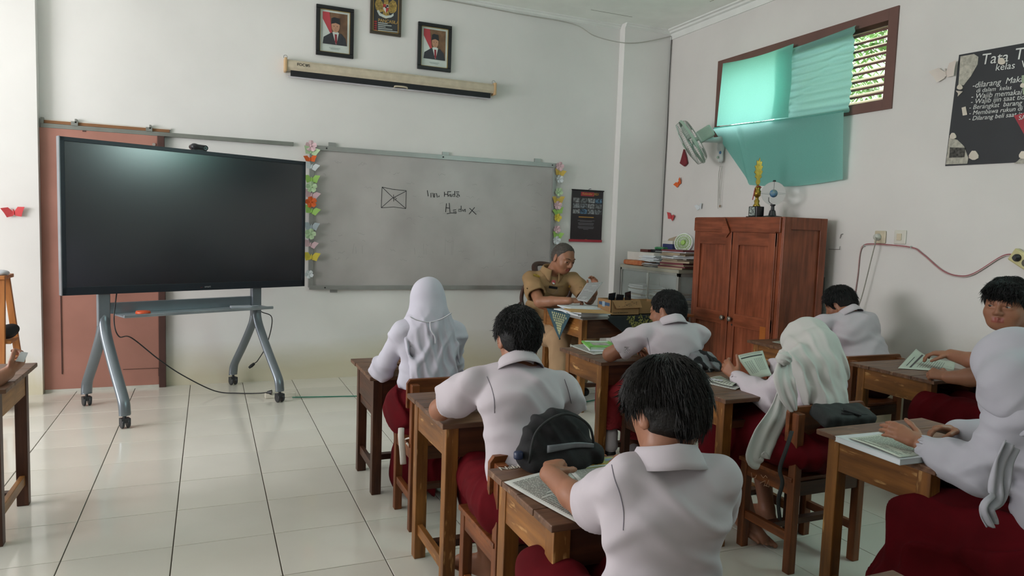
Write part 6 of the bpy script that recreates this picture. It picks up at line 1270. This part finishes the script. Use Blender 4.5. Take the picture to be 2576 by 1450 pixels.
collar(p, J, fr, KHAKI, rx=.074, ry=.072, hgt=.042, op_=.35, tip=.06, tilt=-.05)
from mathutils.bvhtree import BVHTree
bv = BVHTree.FromPolygons([v.co[:] for v in so.data.vertices], [q_.vertices[:] for q_ in so.data.polygons])
def onshirt(px, py, lift=.002):
    d = Vector(ray(px, py)).normalized(); h = bv.ray_cast(Vector(CP), d)
    if h[0] is None: return None, None
    return np.array(h[0])+np.array(h[1])*lift, np.array(h[1])
def patch(name, pts, m_, lift=.002, th=.002):
    P = [onshirt(*q_, lift) for q_ in pts]
    if any(a is None for a, b in P): return
    n_ = nz(sum(b for a, b in P)); return MB().slab([a for a, b in P], n_, th).build(name, m_, so)
PK = mat('pocket_khaki', '94775a', .75)
patch('pocket_flap', [(1376,723),(1406,725),(1404,738),(1391,741),(1376,735)], PK); patch('pocket_flap', [(1424,731),(1448,727),(1447,742),(1438,746),(1425,741)], PK)
patch('name_plate', [(1381,719),(1402,722),(1401,728),(1380,725)], mat('plate_black', '1c1c20', .4), .004)
patch('round_badge', [(1392+5*math.cos(a), 711+6*math.sin(a)) for a in [i*PI/4 for i in range(8)]], mat('badge_red', 'b04048', .4), .004); patch('badge_white', [(1389,711),(1395,714),(1393,717),(1389,715)], PHW, .0065)
patch('gold_pin', [(1431,720),(1434,717),(1437,720),(1436,724),(1431,723)], mat('pin_gold', 'c9a24a', .3, .6), .004)
patch('sleeve_badge', [(1341,690),(1350,691),(1358,695),(1357,699),(1349,697),(1341,695)], mat('badge_gold', 'c2a02e', .5, var=.4, scale=150, col2='4a3c16'), .002)
patch('epaulette', [(1363,682),(1385,669),(1389,674),(1368,688)], PK, .002, .004); patch('epaulette', [(1440,672),(1456,679),(1454,684),(1438,677)], PK, .002, .004)
q = MB()
for py in (700, 722, 745): 
    a, b = onshirt(1414+(py-700)*.05, py, .001)
    if a is not None: q.lathe([(.006, 0), (.006, .002)], a, 10, axis=b)
q.build('shirt_buttons', mat('button_tan', '8a7054', .4), so)
trousers(p, J, (.105, .09, .085), .97, m=KHAKI2, name='trousers', seed=162, vox=.007)
MB().tube([A_((2.665, 5.49, .605))+A_((math.cos(a)*.185, math.sin(a)*.135, 0)) for a in [i*PI/14 for i in range(29)]], .014, 6, flat=.5).build('belt', mat('belt_black', '1b1a1a', .4), p)
for a_ in ('aL', 'aR'):
    s = SDF(); a = A_(J[a_]); s.cap(a-A_((0, 0, .04)), a+A_((0, -.15, -.055)), .04, .036, k=.01); s.plane((0, 0, .004), (0, 0, -1)); build_sdf(s, 'shoe', .007, SHOE, p)
hair(p, C, fT, hT, HAIRG, up=uT, thick=.006, n=800, ln=.006, seed=171, nape=-.2, lift=.3, cut=.02, name='cropped_hair')
f, r, u = frame(fT, uT); X = lambda a, b, c: C+r*a*hT+f*b*hT+u*c*hT
# ---------------------------------------------------------------- student at the far left, mostly outside the frame
J = dict(pel=(-1.25, 3.05, .5), neck=(-1.2, 3.15, .92), sL=(-1.36, 3.15, .85), sR=(-1.06, 3.15, .85), eL=(-1.38, 3.4, .7), eR=tuple(aty(-75, 1000, 3.28)), wL=(-1.2, 3.55, .7), wR=tuple(aty(18, 940, 3.50)),
         hL=(-1.33, 3.1, .49), hR=(-1.17, 3.1, .49), kL=(-1.33, 3.45, .48), kR=(-1.15, 3.45, .48), aL=(-1.33, 3.45, .09), aR=(-1.15, 3.45, .09))
p = person('student at the left edge of whom only a forearm and a hand holding paper show', (-1.2, 3.1, 0)); C = A_((-1.2, 3.2, 1.04))
s = SDF(); head(s, C, (0, 1, -.2), .20, neck=J['neck'], face=False); torso(s, J, 0)
arm(s, J['sL'], J['eL'], J['wL']); arm(s, J['sR'], J['eR'], J['wR'], (.042, .036, .027)); hand(s, J['wL'], (.7, .4, 0), (0, 0, -1), -1, .15, .3); hand(s, J['wR'], (.55, .5, .55), (-.8, .2, .3), 1, .155, .75, thumb=.3)
legs(s, J); foot(s, J['aL'], (0, 1, 0)); foot(s, J['aR'], (0, 1, 0)); build_sdf(s, 'body', .0048, SKIN, p)
so, fr = shirt(p, J, sleeve=.95, hem=(0, 0, .53), seed=181, vox=.007); trousers(p, J, vox=.009); hair(p, C, (0, 1, -.2), .20, HAIR, thick=.05, n=400)
w_ = A_(J['wR']); MB().slab([w_+A_((.03, .0, .05)), w_+A_((.05, .0, .09)), w_+A_((.075, .0, .085)), w_+A_((.06, .0, .045))], (0, 1, 0), .002).build('paper_scrap', PWH, p)
# ================================================================== PAPERS, BOOKS, BAGS
NEWSP = mat('newsprint', 'b9bab4', .8, var=.04); PRT = mat('print_lines', '6f706c', .8); SHEET = mat('exam_sheet', 'b7bdb0', .8, var=.03)
def sheet(name, label, cat, cn, m, lines=None, curl=.0, th=.0012, grp=None, text_m=None, nu=10, z=0, bar=None, grid=None):
    # cn: corners a (origin), b (along width), c (opposite), d (along height)
    a, b, c, d = [np.array(x, float) for x in cn]; n = nz(np.cross(b-a, d-a)); n = n if n[2] > 0 else -n
    def P(u, v, o=0): return a*(1-u)*(1-v)+b*u*(1-v)+c*u*v+d*(1-u)*v+n*(curl*math.sin(u*PI)*(.5+.5*v)+o+curl*.6*(2*v-1)**2)
    t = thing(name, label, cat, a, grp)
    q = MB(); q.grid(lambda u, v: P(u, v), nu, nu); q.build('page', m, t, smooth=True, solid=th)
    q = MB(); r = random.Random(int(abs(a[0]*1000))+7)
    def strip(u0, u1, v, w): q.add([P(u0, v, .0012), P(u1, v, .0012), P(u1, v+w, .0012), P(u0, v+w, .0012)], [(0, 1, 2, 3)])
    for k in range(lines or 0):
        v = .06+k*.88/(lines or 1); x0 = .07
        while x0 < .9:
            l = r.uniform(.02, .09); x1 = min(.93, x0+l)
            for i in range(max(1, int((x1-x0)/.03))): pass
            strip(x0, x1, v, .35*.88/(lines or 1)); x0 = x1+.012+(.3 if r.random() < .04 else 0)
    if lines: q.build('printed_text', text_m or PRT, t)
    if bar:
        q = MB(); u0, u1, v0, v1 = bar; q.grid(lambda u, v: P(u0+(u1-u0)*u, v0+(v1-v0)*v, .0014), 8, 1); q.build('printed_bar', INK, t)
    if grid:
        q = MB()
        for (u0, u1, v0, v1, nx, ny) in grid:
            for i in range(nx):
                for j in range(ny):
                    uu = u0+(u1-u0)*i/nx; vv = v0+(v1-v0)*j/ny; w_, h_ = (u1-u0)/nx*.6, (v1-v0)/ny*.4; q.add([P(uu, vv, .0012), P(uu+w_, vv, .0012), P(uu+w_, vv+h_, .0012), P(uu, vv+h_, .0012)], [(0, 1, 2, 3)])
        q.build('answer_grid', PRT, t)
    return t, P
zC = .6615
cs = [atz(1268, 1216, zC), atz(1420, 1178, zC), atz(1560, 1270, zC), atz(1458, 1322, zC)]; cs = [c+A_((0, 0, .001)) for c in cs]
sheet('newspaper_sheet', 'large printed newspaper sheet sliding off the nearest boy\'s desk corner', 'newspaper', cs, NEWSP, 34, .003)
cs = [atz(1424, 1180, zC), atz(1560, 1168, zC), atz(1640, 1240, zC), atz(1500, 1262, zC)]; cs = [c+A_((0, 0, .0035)) for c in cs]
sheet('exam_paper', 'second printed page under the nearest boy\'s hands beside the newspaper', 'paper', cs, NEWSP, 26, .001)
t = thing('green_booklet', 'green booklet with yellow script lettering at the top of the nearest desk', 'booklet', atz(1480, 1170, zC))
cs = [atz(1424, 1183, .668), atz(1555, 1171, .668), atz(1552, 1150, .668), atz(1436, 1158, .668)]
GRB = mat('booklet_green', '8f9c4a', .5, var=.1, scale=25, col2='a3a562'); MB().slab([c-A_((0, 0, .004)) for c in cs], (0, 0, 1), .005).build('cover', GRB, t)
MB().slab([c+A_((0, 0, .0013)) for c in [cs[0], cs[1], lerp(cs[1], cs[2], .18), lerp(cs[0], cs[3], .18)]], (0, 0, 1), .0006).build('white_edge', PHW, t)
MB().slab([lerp(cs[1], cs[2], .55)+(cs[0]-cs[1])*.25+A_((0, 0, .0013)), lerp(cs[1], cs[2], .6)+(cs[0]-cs[1])*.04+A_((0, 0, .0013)), lerp(cs[1], cs[2], .85)+(cs[0]-cs[1])*.05+A_((0, 0, .0013)), lerp(cs[1], cs[2], .85)+(cs[0]-cs[1])*.25+A_((0, 0, .0013))], (0, 0, 1), .0005).build('small_picture', PBL, t)
text('cover_text', 'Merdika Hafalan', mat('text_yellow', 'd9a441', .5), t, atz(1428, 1178, .6695), cs[1]-cs[0], (cs[3]-cs[0]), .026, shear=.3)
# desk D: books with bright green cover and newspapers
zD = .6715
sheet('newspaper_sheet', 'flat newspaper on the desk before the teacher\'s table under the green books', 'newspaper', [atz(1433, 870, zD), atz(1470, 866, zD), atz(1560, 888, zD), atz(1494, 893, zD)], NEWSP, 12, .001)
def book(name, label, x, y, z, w, d, h, ang, mc, cat='book', cover=None, spine=None):
    t = thing(name, label, cat, (x, y, z)); ux = A_((math.cos(ang), math.sin(ang), 0)); uy = A_((-math.sin(ang), math.cos(ang), 0)); c = A_((x, y, z))
    q = MB(); q.obox(c+A_((0, 0, h/2)), (ux, uy, (0, 0, 1)), (w/2-.003, d/2-.003, h/2-.001)); q.build('pages', PWH, t)
    q = MB(); q.obox(c+A_((0, 0, .001)), (ux, uy, (0, 0, 1)), (w/2, d/2, .001)); q.obox(c+A_((0, 0, h-.0005)), (ux, uy, (0, 0, 1)), (w/2, d/2, .001)); q.obox(c-ux*w/2+A_((0, 0, h/2)), (ux, uy, (0, 0, 1)), (.001, d/2, h/2)); q.build('cover', mc, t); return t, ux, uy
p0 = atz(1505, 874, .68); GBR = mat('cover_bright_green', '6fb84a', .45, var=.2, scale=20)
book('workbook', 'pale workbook at the bottom of the pile with the green cover', p0[0]+.02, p0[1]+.005, .674, .17, .24, .012, -.35, PHW)
t, ux, uy = book('green_workbook', 'workbook with a bright green and grey cover topmost on the front centre desk', p0[0]+.015, p0[1]+.01, .687, .17, .24, .010, -.30, GBR)
c = A_((p0[0]+.015, p0[1]+.01, .6985)); q = MB(); q.obox(c, (ux, uy, (0, 0, 1)), (.05, .05, .0006)); q.build('cover_panel', PGY, t); q = MB(); q.obox(c+uy*.09, (ux, uy, (0, 0, 1)), (.07, .018, .0006)); q.build('cover_band', PHW, t)
# desk E: papers + held sheet
zE = .6715
sheet('newspaper_sheet', 'folded newspapers lying at the left of the reading girl\'s desk', 'newspaper', [atz(1752, 958, zE), atz(1815, 948, zE), atz(1870, 975, zE), atz(1850, 982, zE)], NEWSP, 14, .003)
sheet('loose_page', 'crumpled page with a pen on top of the folded newspapers', 'paper', [atz(1778, 956, .678), atz(1812, 948, .678), atz(1858, 966, .678), atz(1842, 974, .678)], SHEET, 8, .006)
tag(MB().tube([atz(1780, 953, .690), atz(1818, 958, .690)], .0035, 6).build('pen', mat('pen_clear', 'b9bcc2', .3)), 'slim pale pen lying on the crumpled page of the reading girl', 'pen')
g = [aty(1852, 897, 2.72), aty(1918, 884, 2.74), aty(1942, 948, 2.56), aty(1897, 958, 2.54)]
sheet('held_sheet', 'printed answer sheet held upright by the girl in the long headscarf', 'paper', g, SHEET, 0, .006, bar=(.08, .92, .13, .17), grid=[(.12, .45, .3, .8, 4, 12), (.52, .9, .26, .75, 5, 12), (.1, .9, .03, .10, 14, 2)])
sd = SDF(); sd.ell((2.30, 2.52, .575), (.03, .04, .02)); tag(build_sdf(sd, 'orange_item', .005, mat('dull_orange', '7a3f1c', .6)), 'dull orange pouch inside the open tray of the reading girl\'s desk', 'pouch')
# desk F / G / H sheets and books
sheet('exam_paper', 'white paper on the desk in front of the boy by the wardrobe', 'paper', [(3.46, 3.62, .6715), (3.62, 3.66, .6715), (3.66, 3.48, .6715), (3.48, 3.44, .6715)], SHEET, 14, .002)
def bent(u, v):
    a, b = atz(2262, 927, .6725), atz(2398, 936, .6725); c, d = atz(2405, 905, .6725), atz(2305, 905, .6725); p = a*(1-u)*(1-v)+b*u*(1-v)+c*u*v+d*(1-u)*v
    return p+A_((-.01*(1-u), 0, .065*max(0, 1-u*2.4)**1.5*v+.01*math.sin(u*5)*v))
t = thing('exam_booklet', 'open printed booklet with a curled page held by the boy looking back', 'booklet', (3.4, 2.5, .672))
MB().grid(bent, 20, 10).build('page', SHEET, t, smooth=True, solid=.0015)
q = MB(); q.grid(lambda u, v: bent(.18+.04*u, .08+.84*v)+A_((-.0005, 0, .002)), 1, 10); q.grid(lambda u, v: bent(.10+.015*u, .15+.5*v)+A_((-.0005, 0, .002)), 1, 10); q.build('printed_bar', INK, t)
q = MB()
for k in range(10): q.grid(lambda u, v: bent(.30+.05*k+.012*u, .15+.6*v)+A_((0, 0, .0018)), 1, 6)
q.build('printed_text', PRT, t)
zH = .6712; a, b = atz(2209, 1100, zH), atz(2312, 1135, zH); dr = nz(b-a); nm = A_((-dr[1], dr[0], 0)); nm = nm if nm[1] > 0 else -nm
t = thing('thick_textbook', 'thick white textbook with a printed spine under the right edge girl\'s hands', 'book', a)
Lb = .26; q = MB(); cB = a+dr*Lb/2+nm*.10; q.obox(cB+A_((0, 0, .009)), (dr, nm, (0, 0, 1)), (Lb/2-.002, .098, .0085)); q.build('pages', PWH, t)
q = MB(); q.obox(cB+A_((0, 0, .0006)), (dr, nm, (0, 0, 1)), (Lb/2, .10, .0007)).obox(cB+A_((0, 0, .0178)), (dr, nm, (0, 0, 1)), (Lb/2, .10, .0007)).obox(a+dr*Lb/2+A_((0, 0, .009)), (dr, nm, (0, 0, 1)), (Lb/2, .0008, .009)); q.build('cover', mat('cover_white', 'bfc3c6', .4), t)
text('spine_text', 'Bahasa Indonesia  Buku Siswa yang', INK, t, a+dr*.055+A_((0, 0, .0065))-nm*.0012, dr, (0, 0, 1), .011)
MB().lathe([(.0075, 0), (.0075, .0006)], a+dr*.03+A_((0, 0, .009))-nm*.0008, 16, axis=-nm).build('spine_logo', mat('logo_navy', '2b3c66', .4), t)
cs = [c_+A_((0, 0, .0195)) for c_ in [a+dr*.03+nm*.02, a+dr*.24+nm*.02, a+dr*.25+nm*.19, a+dr*.04+nm*.18]]
sheet('exam_paper', 'printed sheet resting on the thick textbook at the right edge', 'paper', cs, SHEET, 12, .003)
sheet('exam_paper', 'green tinted sheet under the writing hand of the right edge girl', 'paper', [atz(2335, 1112, .6715), atz(2400, 1100, .6715), atz(2450, 1112, .6715), atz(2420, 1128, .6715)], SHEET, 10, .002)
# ---------------------------------------------------------------- backpack B
BK = mat('bag_black', '121215', .85, var=.2, scale=30, bump=.15, bscale=60); BKG = mat('bag_charcoal', '1f2323', .8, var=.15, scale=30, bump=.2, bscale=50)
t = thing('black_backpack', 'rounded black backpack slung on the leaning boy\'s chair back', 'backpack', (1.07, 1.86, .66))
c = aty(1405, 1100, 1.84); s = SDF(); s.ell(c+A_((0, .02, -.02)), (.115, .05, .10), k=.02); s.ell(c+A_((.0, .02, -.06)), (.12, .055, .07), k=.03); s.cap(c+A_((-.09, .0, -.055)), c+A_((.11, -.02, -.055)), .034, .036, k=.02); s.cap(c+A_((-.08, -.02, -.075)), c+A_((.06, -.04, -.07)), .026, k=.02)
s.disp += [folds((1, 0, .6), .07, .006, 5), lambda P: wav(P, 8, .05, .003)]; s.plane((0, 0, .645), (0, 0, -1)) if False else None
build_sdf(s, 'bag_body', .0045, BK, t)
m = MB(); m.tube(bez([c+A_((-.108, -.028, -.06)), c+A_((-.085, -.03, .035)), c+A_((0, -.032, .078)), c+A_((.085, -.03, .035)), c+A_((.112, -.028, -.06))], 8), .004, 6); m.build('zip_seam', BKG, t, smooth=True)
m = MB(); m.grid(lambda u, v: c+A_((-.06+.155*u, -.048-.004*math.sin(u*6), -.028+.022*v*(1-.4*u)+.006*math.sin(u*PI))), 12, 3); m.build('clear_pouch', mat('pouch_clear', '6f747a', .25, var=.1, scale=30), t, smooth=True, solid=.002)
tag(MB().lathe([(.013, 0), (.014, .003), (.014, .018), (.011, .021)], aty(1304, 1150, 1.83)-A_((0, 0, .005)), 18).build('bottle_cap', mat('cap_blue', '1d2a4a', .4), smooth=True), 'dark blue bottle cap sticking up beside the black backpack', 'bottle')
# bag on chair D
t = thing('grey_bag', 'soft grey and black patterned bag draped over the front centre chair back', 'bag', (2.3, 2.93, .66))
c = aty(1752, 903, 2.93); s = SDF(); s.cap(c+A_((-.10, 0, -.035)), c+A_((.06, 0, .0)), .028, .035, k=.03); s.cap(c+A_((.0, .0, .005)), c+A_((.10, .0, -.02)), .034, .028, k=.03); s.cap(c+A_((-.09, -.03, -.04)), c+A_((.11, -.03, -.04)), .026, .024, k=.02)
s.disp += [folds((1, 0, .8), .05, .008, 15, .8), lambda P: wav(P, 18, .04, .004)]
n_ = lambda P: (wav(P, 23, .07, 1.)+.3*np.sin(P[:, 0]*60+P[:, 2]*90) > .12).astype(int)
build_sdf(s, 'bag_body', .0045, [mat('bag_grey', '77767a', .8, var=.08), BK], t, paint=n_)
# backpack E
t = thing('charcoal_backpack', 'dark charcoal backpack hung behind the reading girl over her chair back', 'backpack', (2.5, 2.08, .66))
c = aty(2120, 1045, 2.04); s = SDF(); s.box(c+A_((.0, -.0, -.0)), (.125, .06, .028), (nz((1, -.1, -.12)), nz((.1, 1, .35)), (0, -.3, 1)), rr=.02); s.box(A_((2.37, 2.165, .50)), (.14, .028, .085), rr=.025, k=.02)
s.disp += [folds((1, .2, .2), .09, .004, 25), lambda P: wav(P, 28, .05, .002)]
build_sdf(s, 'bag_body', .0045, BKG, t)
m = MB(); m.bar(c+A_((-.02, -.02, .03)), c+A_((.03, -.06, .015)), .02, .006, (1, 0, 0)); m.bar(c+A_((-.05, -.04, .02)), c+A_((.07, -.055, .008)), .008, .008); m.build('buckle_strap', BK, t)
m = MB(); st = bez([aty(1992, 1085, 2.05), aty(1978, 1130, 2.03), aty(1962, 1180, 2.03), aty(1968, 1215, 2.02), aty(1958, 1260, 2.03), aty(1962, 1310, 2.03)], 8); m.tube(st, .008, 6, flat=.3); m.build('loose_strap', BKG, t, smooth=True)
# cloth bag A with straps and ribbon
t = thing('polka_dot_bag', 'white cloth bag with small pink dots on the front left chair seat', 'bag', (.95, 3.1, .42))
DOT = mat('bag_offwhite', 'c5bfb4', .8, var=.06); c = A_((1.0, 3.055, .475)); s = SDF(); s.box(c, (.14, .026, .065), rr=.03); s.disp += [folds((1, 0, .4), .06, .010, 35, .8)]; b_ = build_sdf(s, 'bag_body', .006, DOT, t)
q = MB(); r9 = random.Random(4)
for k in range(12): q.ball(c+A_((r9.uniform(-.12, .12), -.034, r9.uniform(-.045, .05))), .006, 8, rad=(1, .5, 1))
q.build('pink_dots', mat('dot_pink', 'b4485a', .7), b_)
m = MB(); RB = mat('ribbon_white', 'cfc9c0', .8)
m.tube(bez([(.80, 3.07, .45), (.79, 3.03, .42), (.795, 3.02, .36), (.80, 3.02, .30)], 6), .014, 8, flat=.35); m.tube(bez([(.80, 3.05, .40), (.83, 3.01, .42), (.86, 3.0, .40), (.83, 3.0, .38), (.81, 3.01, .40)], 6), .012, 8, flat=.35); m.tube(bez([(.81, 3.01, .40), (.84, 2.99, .36), (.85, 2.99, .31)], 6), .010, 8, flat=.35)
m.build('bow_straps', RB, t, smooth=True); m = MB(); m.tube(bez([(.83, 3.0, .40), (.85, 2.99, .35), (.84, 2.99, .29)], 6), .006, 6); m.build('pink_cord', mat('cord_pink', 'b98f9a', .7), t, smooth=True)
# ---------------------------------------------------------------- teacher's table things
zT = .7365
GC2 = mat('cloth_teal_blue', '33505a', .8, var=.08, scale=30); GC3 = mat('cloth_dark', '172024', .8, var=.1, scale=30); PAL = mat('leaf_print', 'b0b58c', .7, var=.15, scale=30); OLV = mat('floral_olive', '8b8748', .7, var=.3, scale=60)
t = thing('left_table_cloth', 'blue-green cloth corner with a pale leaf print hanging off the table\'s left side', 'tablecloth', (2.53, 4.9, zT))
xe = 2.522; ta, tb2, tc = atx(1376, 775, xe), atx(1437, 797, xe), atx(1409, 855, xe); ta[2] = tb2[2] = zT-.0
def tri(u, v, o=0): p = ta+(tb2-ta)*u; return p*(1-v)+tc*v+A_((-.004-.008*math.sin(u*6+v*3)*v-o, 0, 0))
MB().grid(lambda u, v: tri(u, v*.995), 14, 20).build('cloth', GC2, t, smooth=True, solid=.002)
MB().box((xe-.003, tb2[1], zT-.001), (xe+.25, ta[1], zT+.001)).build('cloth_top', GC2, t)
q = MB()
for j in range(9):
    v = .08+j*.085; wdt = (1-v)
    for i in range(-3, 4):
        u = .52+i*.10*(1 if j % 2 else .9)+(.05 if j % 2 else 0)
        if abs(u-.52) > .42*(1-v*.9): continue
        l = .055; p = lambda du, dv: tri(min(1, max(0, u+du/wdt*.9)), min(.97, v+dv), .004)
        q.add([p(-.03, 0), p(0, -.03), p(.03, 0), p((u-.52)*.1, .075)], [(0, 1, 2, 3)])
q.build('leaf_print', PAL, t)
t = thing('front_table_cloth', 'dark cloth with olive floral pattern hanging in a triangle over the table front', 'tablecloth', (3.0, 4.58, zT))
ye = 4.57; ta, tb2, tc = aty(1517, 800, ye), aty(1690, 799, ye), aty(1600, 866, ye); ta = A_((ta[0], ye, zT)); tb2 = A_((tb2[0], ye, zT))
def tri2(u, v, o=0): p = ta+(tb2-ta)*u; return p*(1-v)+tc*v+A_((0, -.004-.01*math.sin(u*7+v*3)*v-o, 0))
MB().grid(lambda u, v: tri2(u, v*.995), 20, 20).build('cloth', GC3, t, smooth=True, solid=.002)
MB().box((ta[0], ye-.002, zT-.001), (tb2[0], ye+.4, zT+.001)).build('cloth_top', GC3, t)
q = MB(); r8 = random.Random(11)
for k in range(420):
    u, v = r8.uniform(.2, .98), r8.uniform(.0, .85)
    if u < .30+v*.2 or r8.random() < .1: continue
    a = r8.random()*6.28; l = r8.uniform(.012, .028); c = tri2(u, v, .005)
    if c[2] < tc[2]+.01: continue
    d = A_((math.cos(a), 0, math.sin(a))); e_ = A_((-d[2], 0, d[0])); q.add([c-d*l*.5, c+e_*l*.3, c+d*l, c-e_*l*.3], [(0, 1, 2, 3)])
q.build('floral_print', OLV, t)
def tz(px, py, z=zT): return atz(px, py, z)
pile('paper_stack', 'white exam papers and notebooks spread at the left end of the teacher\'s table', 2.70, 4.86, zT+.001, .30, .28, 6, [PWH], 21, dz=.006, jit=.03, ang=.3)
pile('notebook_stack', 'grey covered notebooks under the brown envelope on the teacher\'s table', atz(1482, 786, .78)[0], atz(1482, 786, .78)[1], zT+.001, .26, .17, 5, [mat('notebook_grey', '8d8b88', .5), PWH], 22, dz=.009, jit=.008, ang=.05)
t = thing('brown_envelope', 'large yellow-brown envelope lying on the notebooks of the teacher\'s table', 'envelope', (2.8, 4.72, .79)); ENV = mat('envelope_tan', 'b8925a', .6, var=.04)
q = MB(); _ec = atz(1478, 783, .803); q.obox(_ec, ((.97, -.22, -.03), (.22, .97, .0), (0, 0, 1)), (.15, .10, .002)); q.build('envelope_body', ENV, t); q = MB(); q.obox(_ec+A_((-.09, .02, .0026)), ((.97, -.22, -.03), (.22, .97, .0), (0, 0, 1)), (.05, .09, .0008)); q.build('flap', ENV, t)
CARD = mat('cardboard', '94714a', .8, var=.06, scale=12); CARD2 = mat('cardboard_inner', '8a6d4a', .8)
bl, br_ = tz(1516, 796), tz(1612, 796); bx_ = [bl[0]+.06, 3.08, 4.66, 4.90]; _a, _b = atz(1531, 794, zT), atz(1613, 795, zT); bx_ = [_a[0], _b[0], (_a[1]+_b[1])/2, (_a[1]+_b[1])/2+.2]; pass
def obx(name, label, x0, x1, y0, y1, z, h, flap=True):
    t = thing(name, label, 'box', ((x0+x1)/2, (y0+y1)/2, z)); w_ = .004
    q = MB(); q.box((x0, y0, z), (x1, y0+w_, z+h)).box((x0, y1-w_, z), (x1, y1, z+h)).box((x0, y0, z), (x0+w_, y1, z+h)).box((x1-w_, y0, z), (x1, y1, z+h)).box((x0, y0, z), (x1, y1, z+w_)); q.build('carton', CARD, t)
    if flap:
        MB().slab([(x0+.01, y0-.001, z+h), (x1, y0-.001, z+h), (x1+.01, y0-.02, z+h-.055), (x0+.035, y0-.022, z+h-.06)], (0, -1, 0), .003).build('front_flap', CARD, t)
    return t
t = obx('cardboard_box', 'open cardboard box with a hanging front flap and black phones inside', *bx_, zT+.003, .115)
q = MB(); q.box((bx_[0]-.001, bx_[2]+.02, zT+.07), (bx_[0]-.0002, bx_[3]-.02, zT+.095)); q.build('blue_band', mat('band_blue', '35506e', .6), t); 
q = MB(); q.box((bx_[0]-.0015, bx_[2]+.09, zT+.06), (bx_[0]-.0005, bx_[2]+.13, zT+.1)); q.build('small_emblem', mat('band_pale', '8fa0ab', .6), t)
text('box_text', 'MADE IN INDONESIA', mat('text_brown', '4c3a28', .7), t, (bx_[0]+.02, bx_[2]-.0005, zT+.018), (1, 0, 0), (0, 0, 1), .014)
q = MB(); r7 = random.Random(2)
for k in range(16): x = bx_[0]+.05+r7.random()*.17; z = zT+.07+r7.random()*.035; q.box((x, bx_[2]-.022, z), (x+.004, bx_[2]-.012, z+.002))
q.build('pen_marks', INK, t)
obx('brown_carton', 'plain brown carton standing right behind the open cardboard box', bx_[1]+.012, bx_[1]+.22, bx_[2]+.05, bx_[3]+.03, zT+.003, .10, False)
PH = mat('phone_black', '16171a', .25)
def phone(label, c, ax, sz=(.035, .004, .07)):
    t = thing('mobile_phone', label, 'phone', c, 'phones kept in the cardboard boxes'); q = MB(); q.obox(c, ax, sz); q.build('phone_body', PH, t, bevel=.003); q = MB(); q.obox(A_(c)-nz(ax[1])*(sz[1]+.0004), ax, (sz[0]*.88, .0004, sz[2]*.9)); q.build('phone_screen', GLS, t)
phone('black phone leaning out of the open cardboard box at its left end', (bx_[0]+.04, bx_[2]+.07, zT+.10), ((1, .2, .1), (-.2, 1, .2), (0, -.2, 1)))
phone('second black phone beside the first in the open cardboard box', (bx_[0]+.10, bx_[2]+.06, zT+.09), ((1, .1, -.1), (-.1, 1, .2), (.1, -.2, 1)))
phone('phone with a pale rim standing between the two boxes', (bx_[1]-.03, bx_[2]+.12, zT+.105), ((.9, .3, .15), (-.3, 1, .2), (-.2, -.2, 1)))
tag(MB().box((3.33, 4.62, zT+.001), (3.40, 4.76, zT+.012)).build('silver_phone', mat('silver_edge', '9fa3a6', .3, .5), bevel=.004), 'silver phone lying flat near the right end of the teacher\'s table', 'phone')
sheet('white_papers', 'loose white papers behind the envelope in front of the teacher\'s arm', 'paper', [(2.72, 4.98, zT+.012), (3.02, 4.95, zT+.012), (3.05, 5.15, zT+.012), (2.75, 5.18, zT+.012)], PWH, 10, .004)
g = [aty(1447, 757, 4.97), aty(1477, 762, 4.90), aty(1517, 711, 4.95), aty(1476, 713, 5.02)]
sheet('read_sheet', 'grey printed sheet the teacher holds up in both hands', 'paper', [g[3], g[2], g[1], g[0]], mat('grey_sheet', 'a3a3a3', .7, var=.03), 16, .006)
# teacher's curved chair
CW = mat('carved_wood', '3f241a', .35, var=.15, scale=8)
t = thing('carved_armchair', 'dark wooden armchair with a curved back behind the teacher', 'chair', (2.62, 5.5, 0))
m = MB(); m.tube(bez([aty(1350, 702, 5.62), aty(1330, 708, 5.66), aty(1318, 725, 5.68), aty(1312, 750, 5.66), aty(1316, 775, 5.60), aty(1322, 800, 5.56)], 8), .030, 10, flat=.6); m.tube(bez([aty(1350, 702, 5.62), (2.7, 5.75, 1.06), (2.9, 5.72, 1.03), (3.0, 5.62, .85)], 8), .028, 10, flat=.6); m.build('curved_back', CW, t, smooth=True)
m = MB(); m.tube(bez([aty(1310, 765, 5.60), aty(1306, 772, 5.45), aty(1318, 776, 5.36), aty(1330, 785, 5.34), aty(1332, 800, 5.36), aty(1322, 802, 5.40)], 8), .022, 8); m.build('armrest', CW, t, smooth=True)
m = MB(); m.box((2.42, 5.28, .42), (2.92, 5.72, .46)); m.build('seat', CW, t, bevel=.01)
for x, y in ((2.44, 5.3), (2.87, 5.3), (2.44, 5.68), (2.87, 5.68)): MB().box((x, y, 0), (x+.04, y+.04, .42)).build('leg', CW, t, bevel=.004)
m = MB(); m.tube([aty(1322, 800, 5.40), (2.44, 5.4, .46)], .02, 8); m.tube([(3.0, 5.62, .85), (2.9, 5.66, .46)], .02, 8); m.tube([aty(1320, 790, 5.58), (2.45, 5.68, .46)], .02, 8); m.build('support', CW, t)
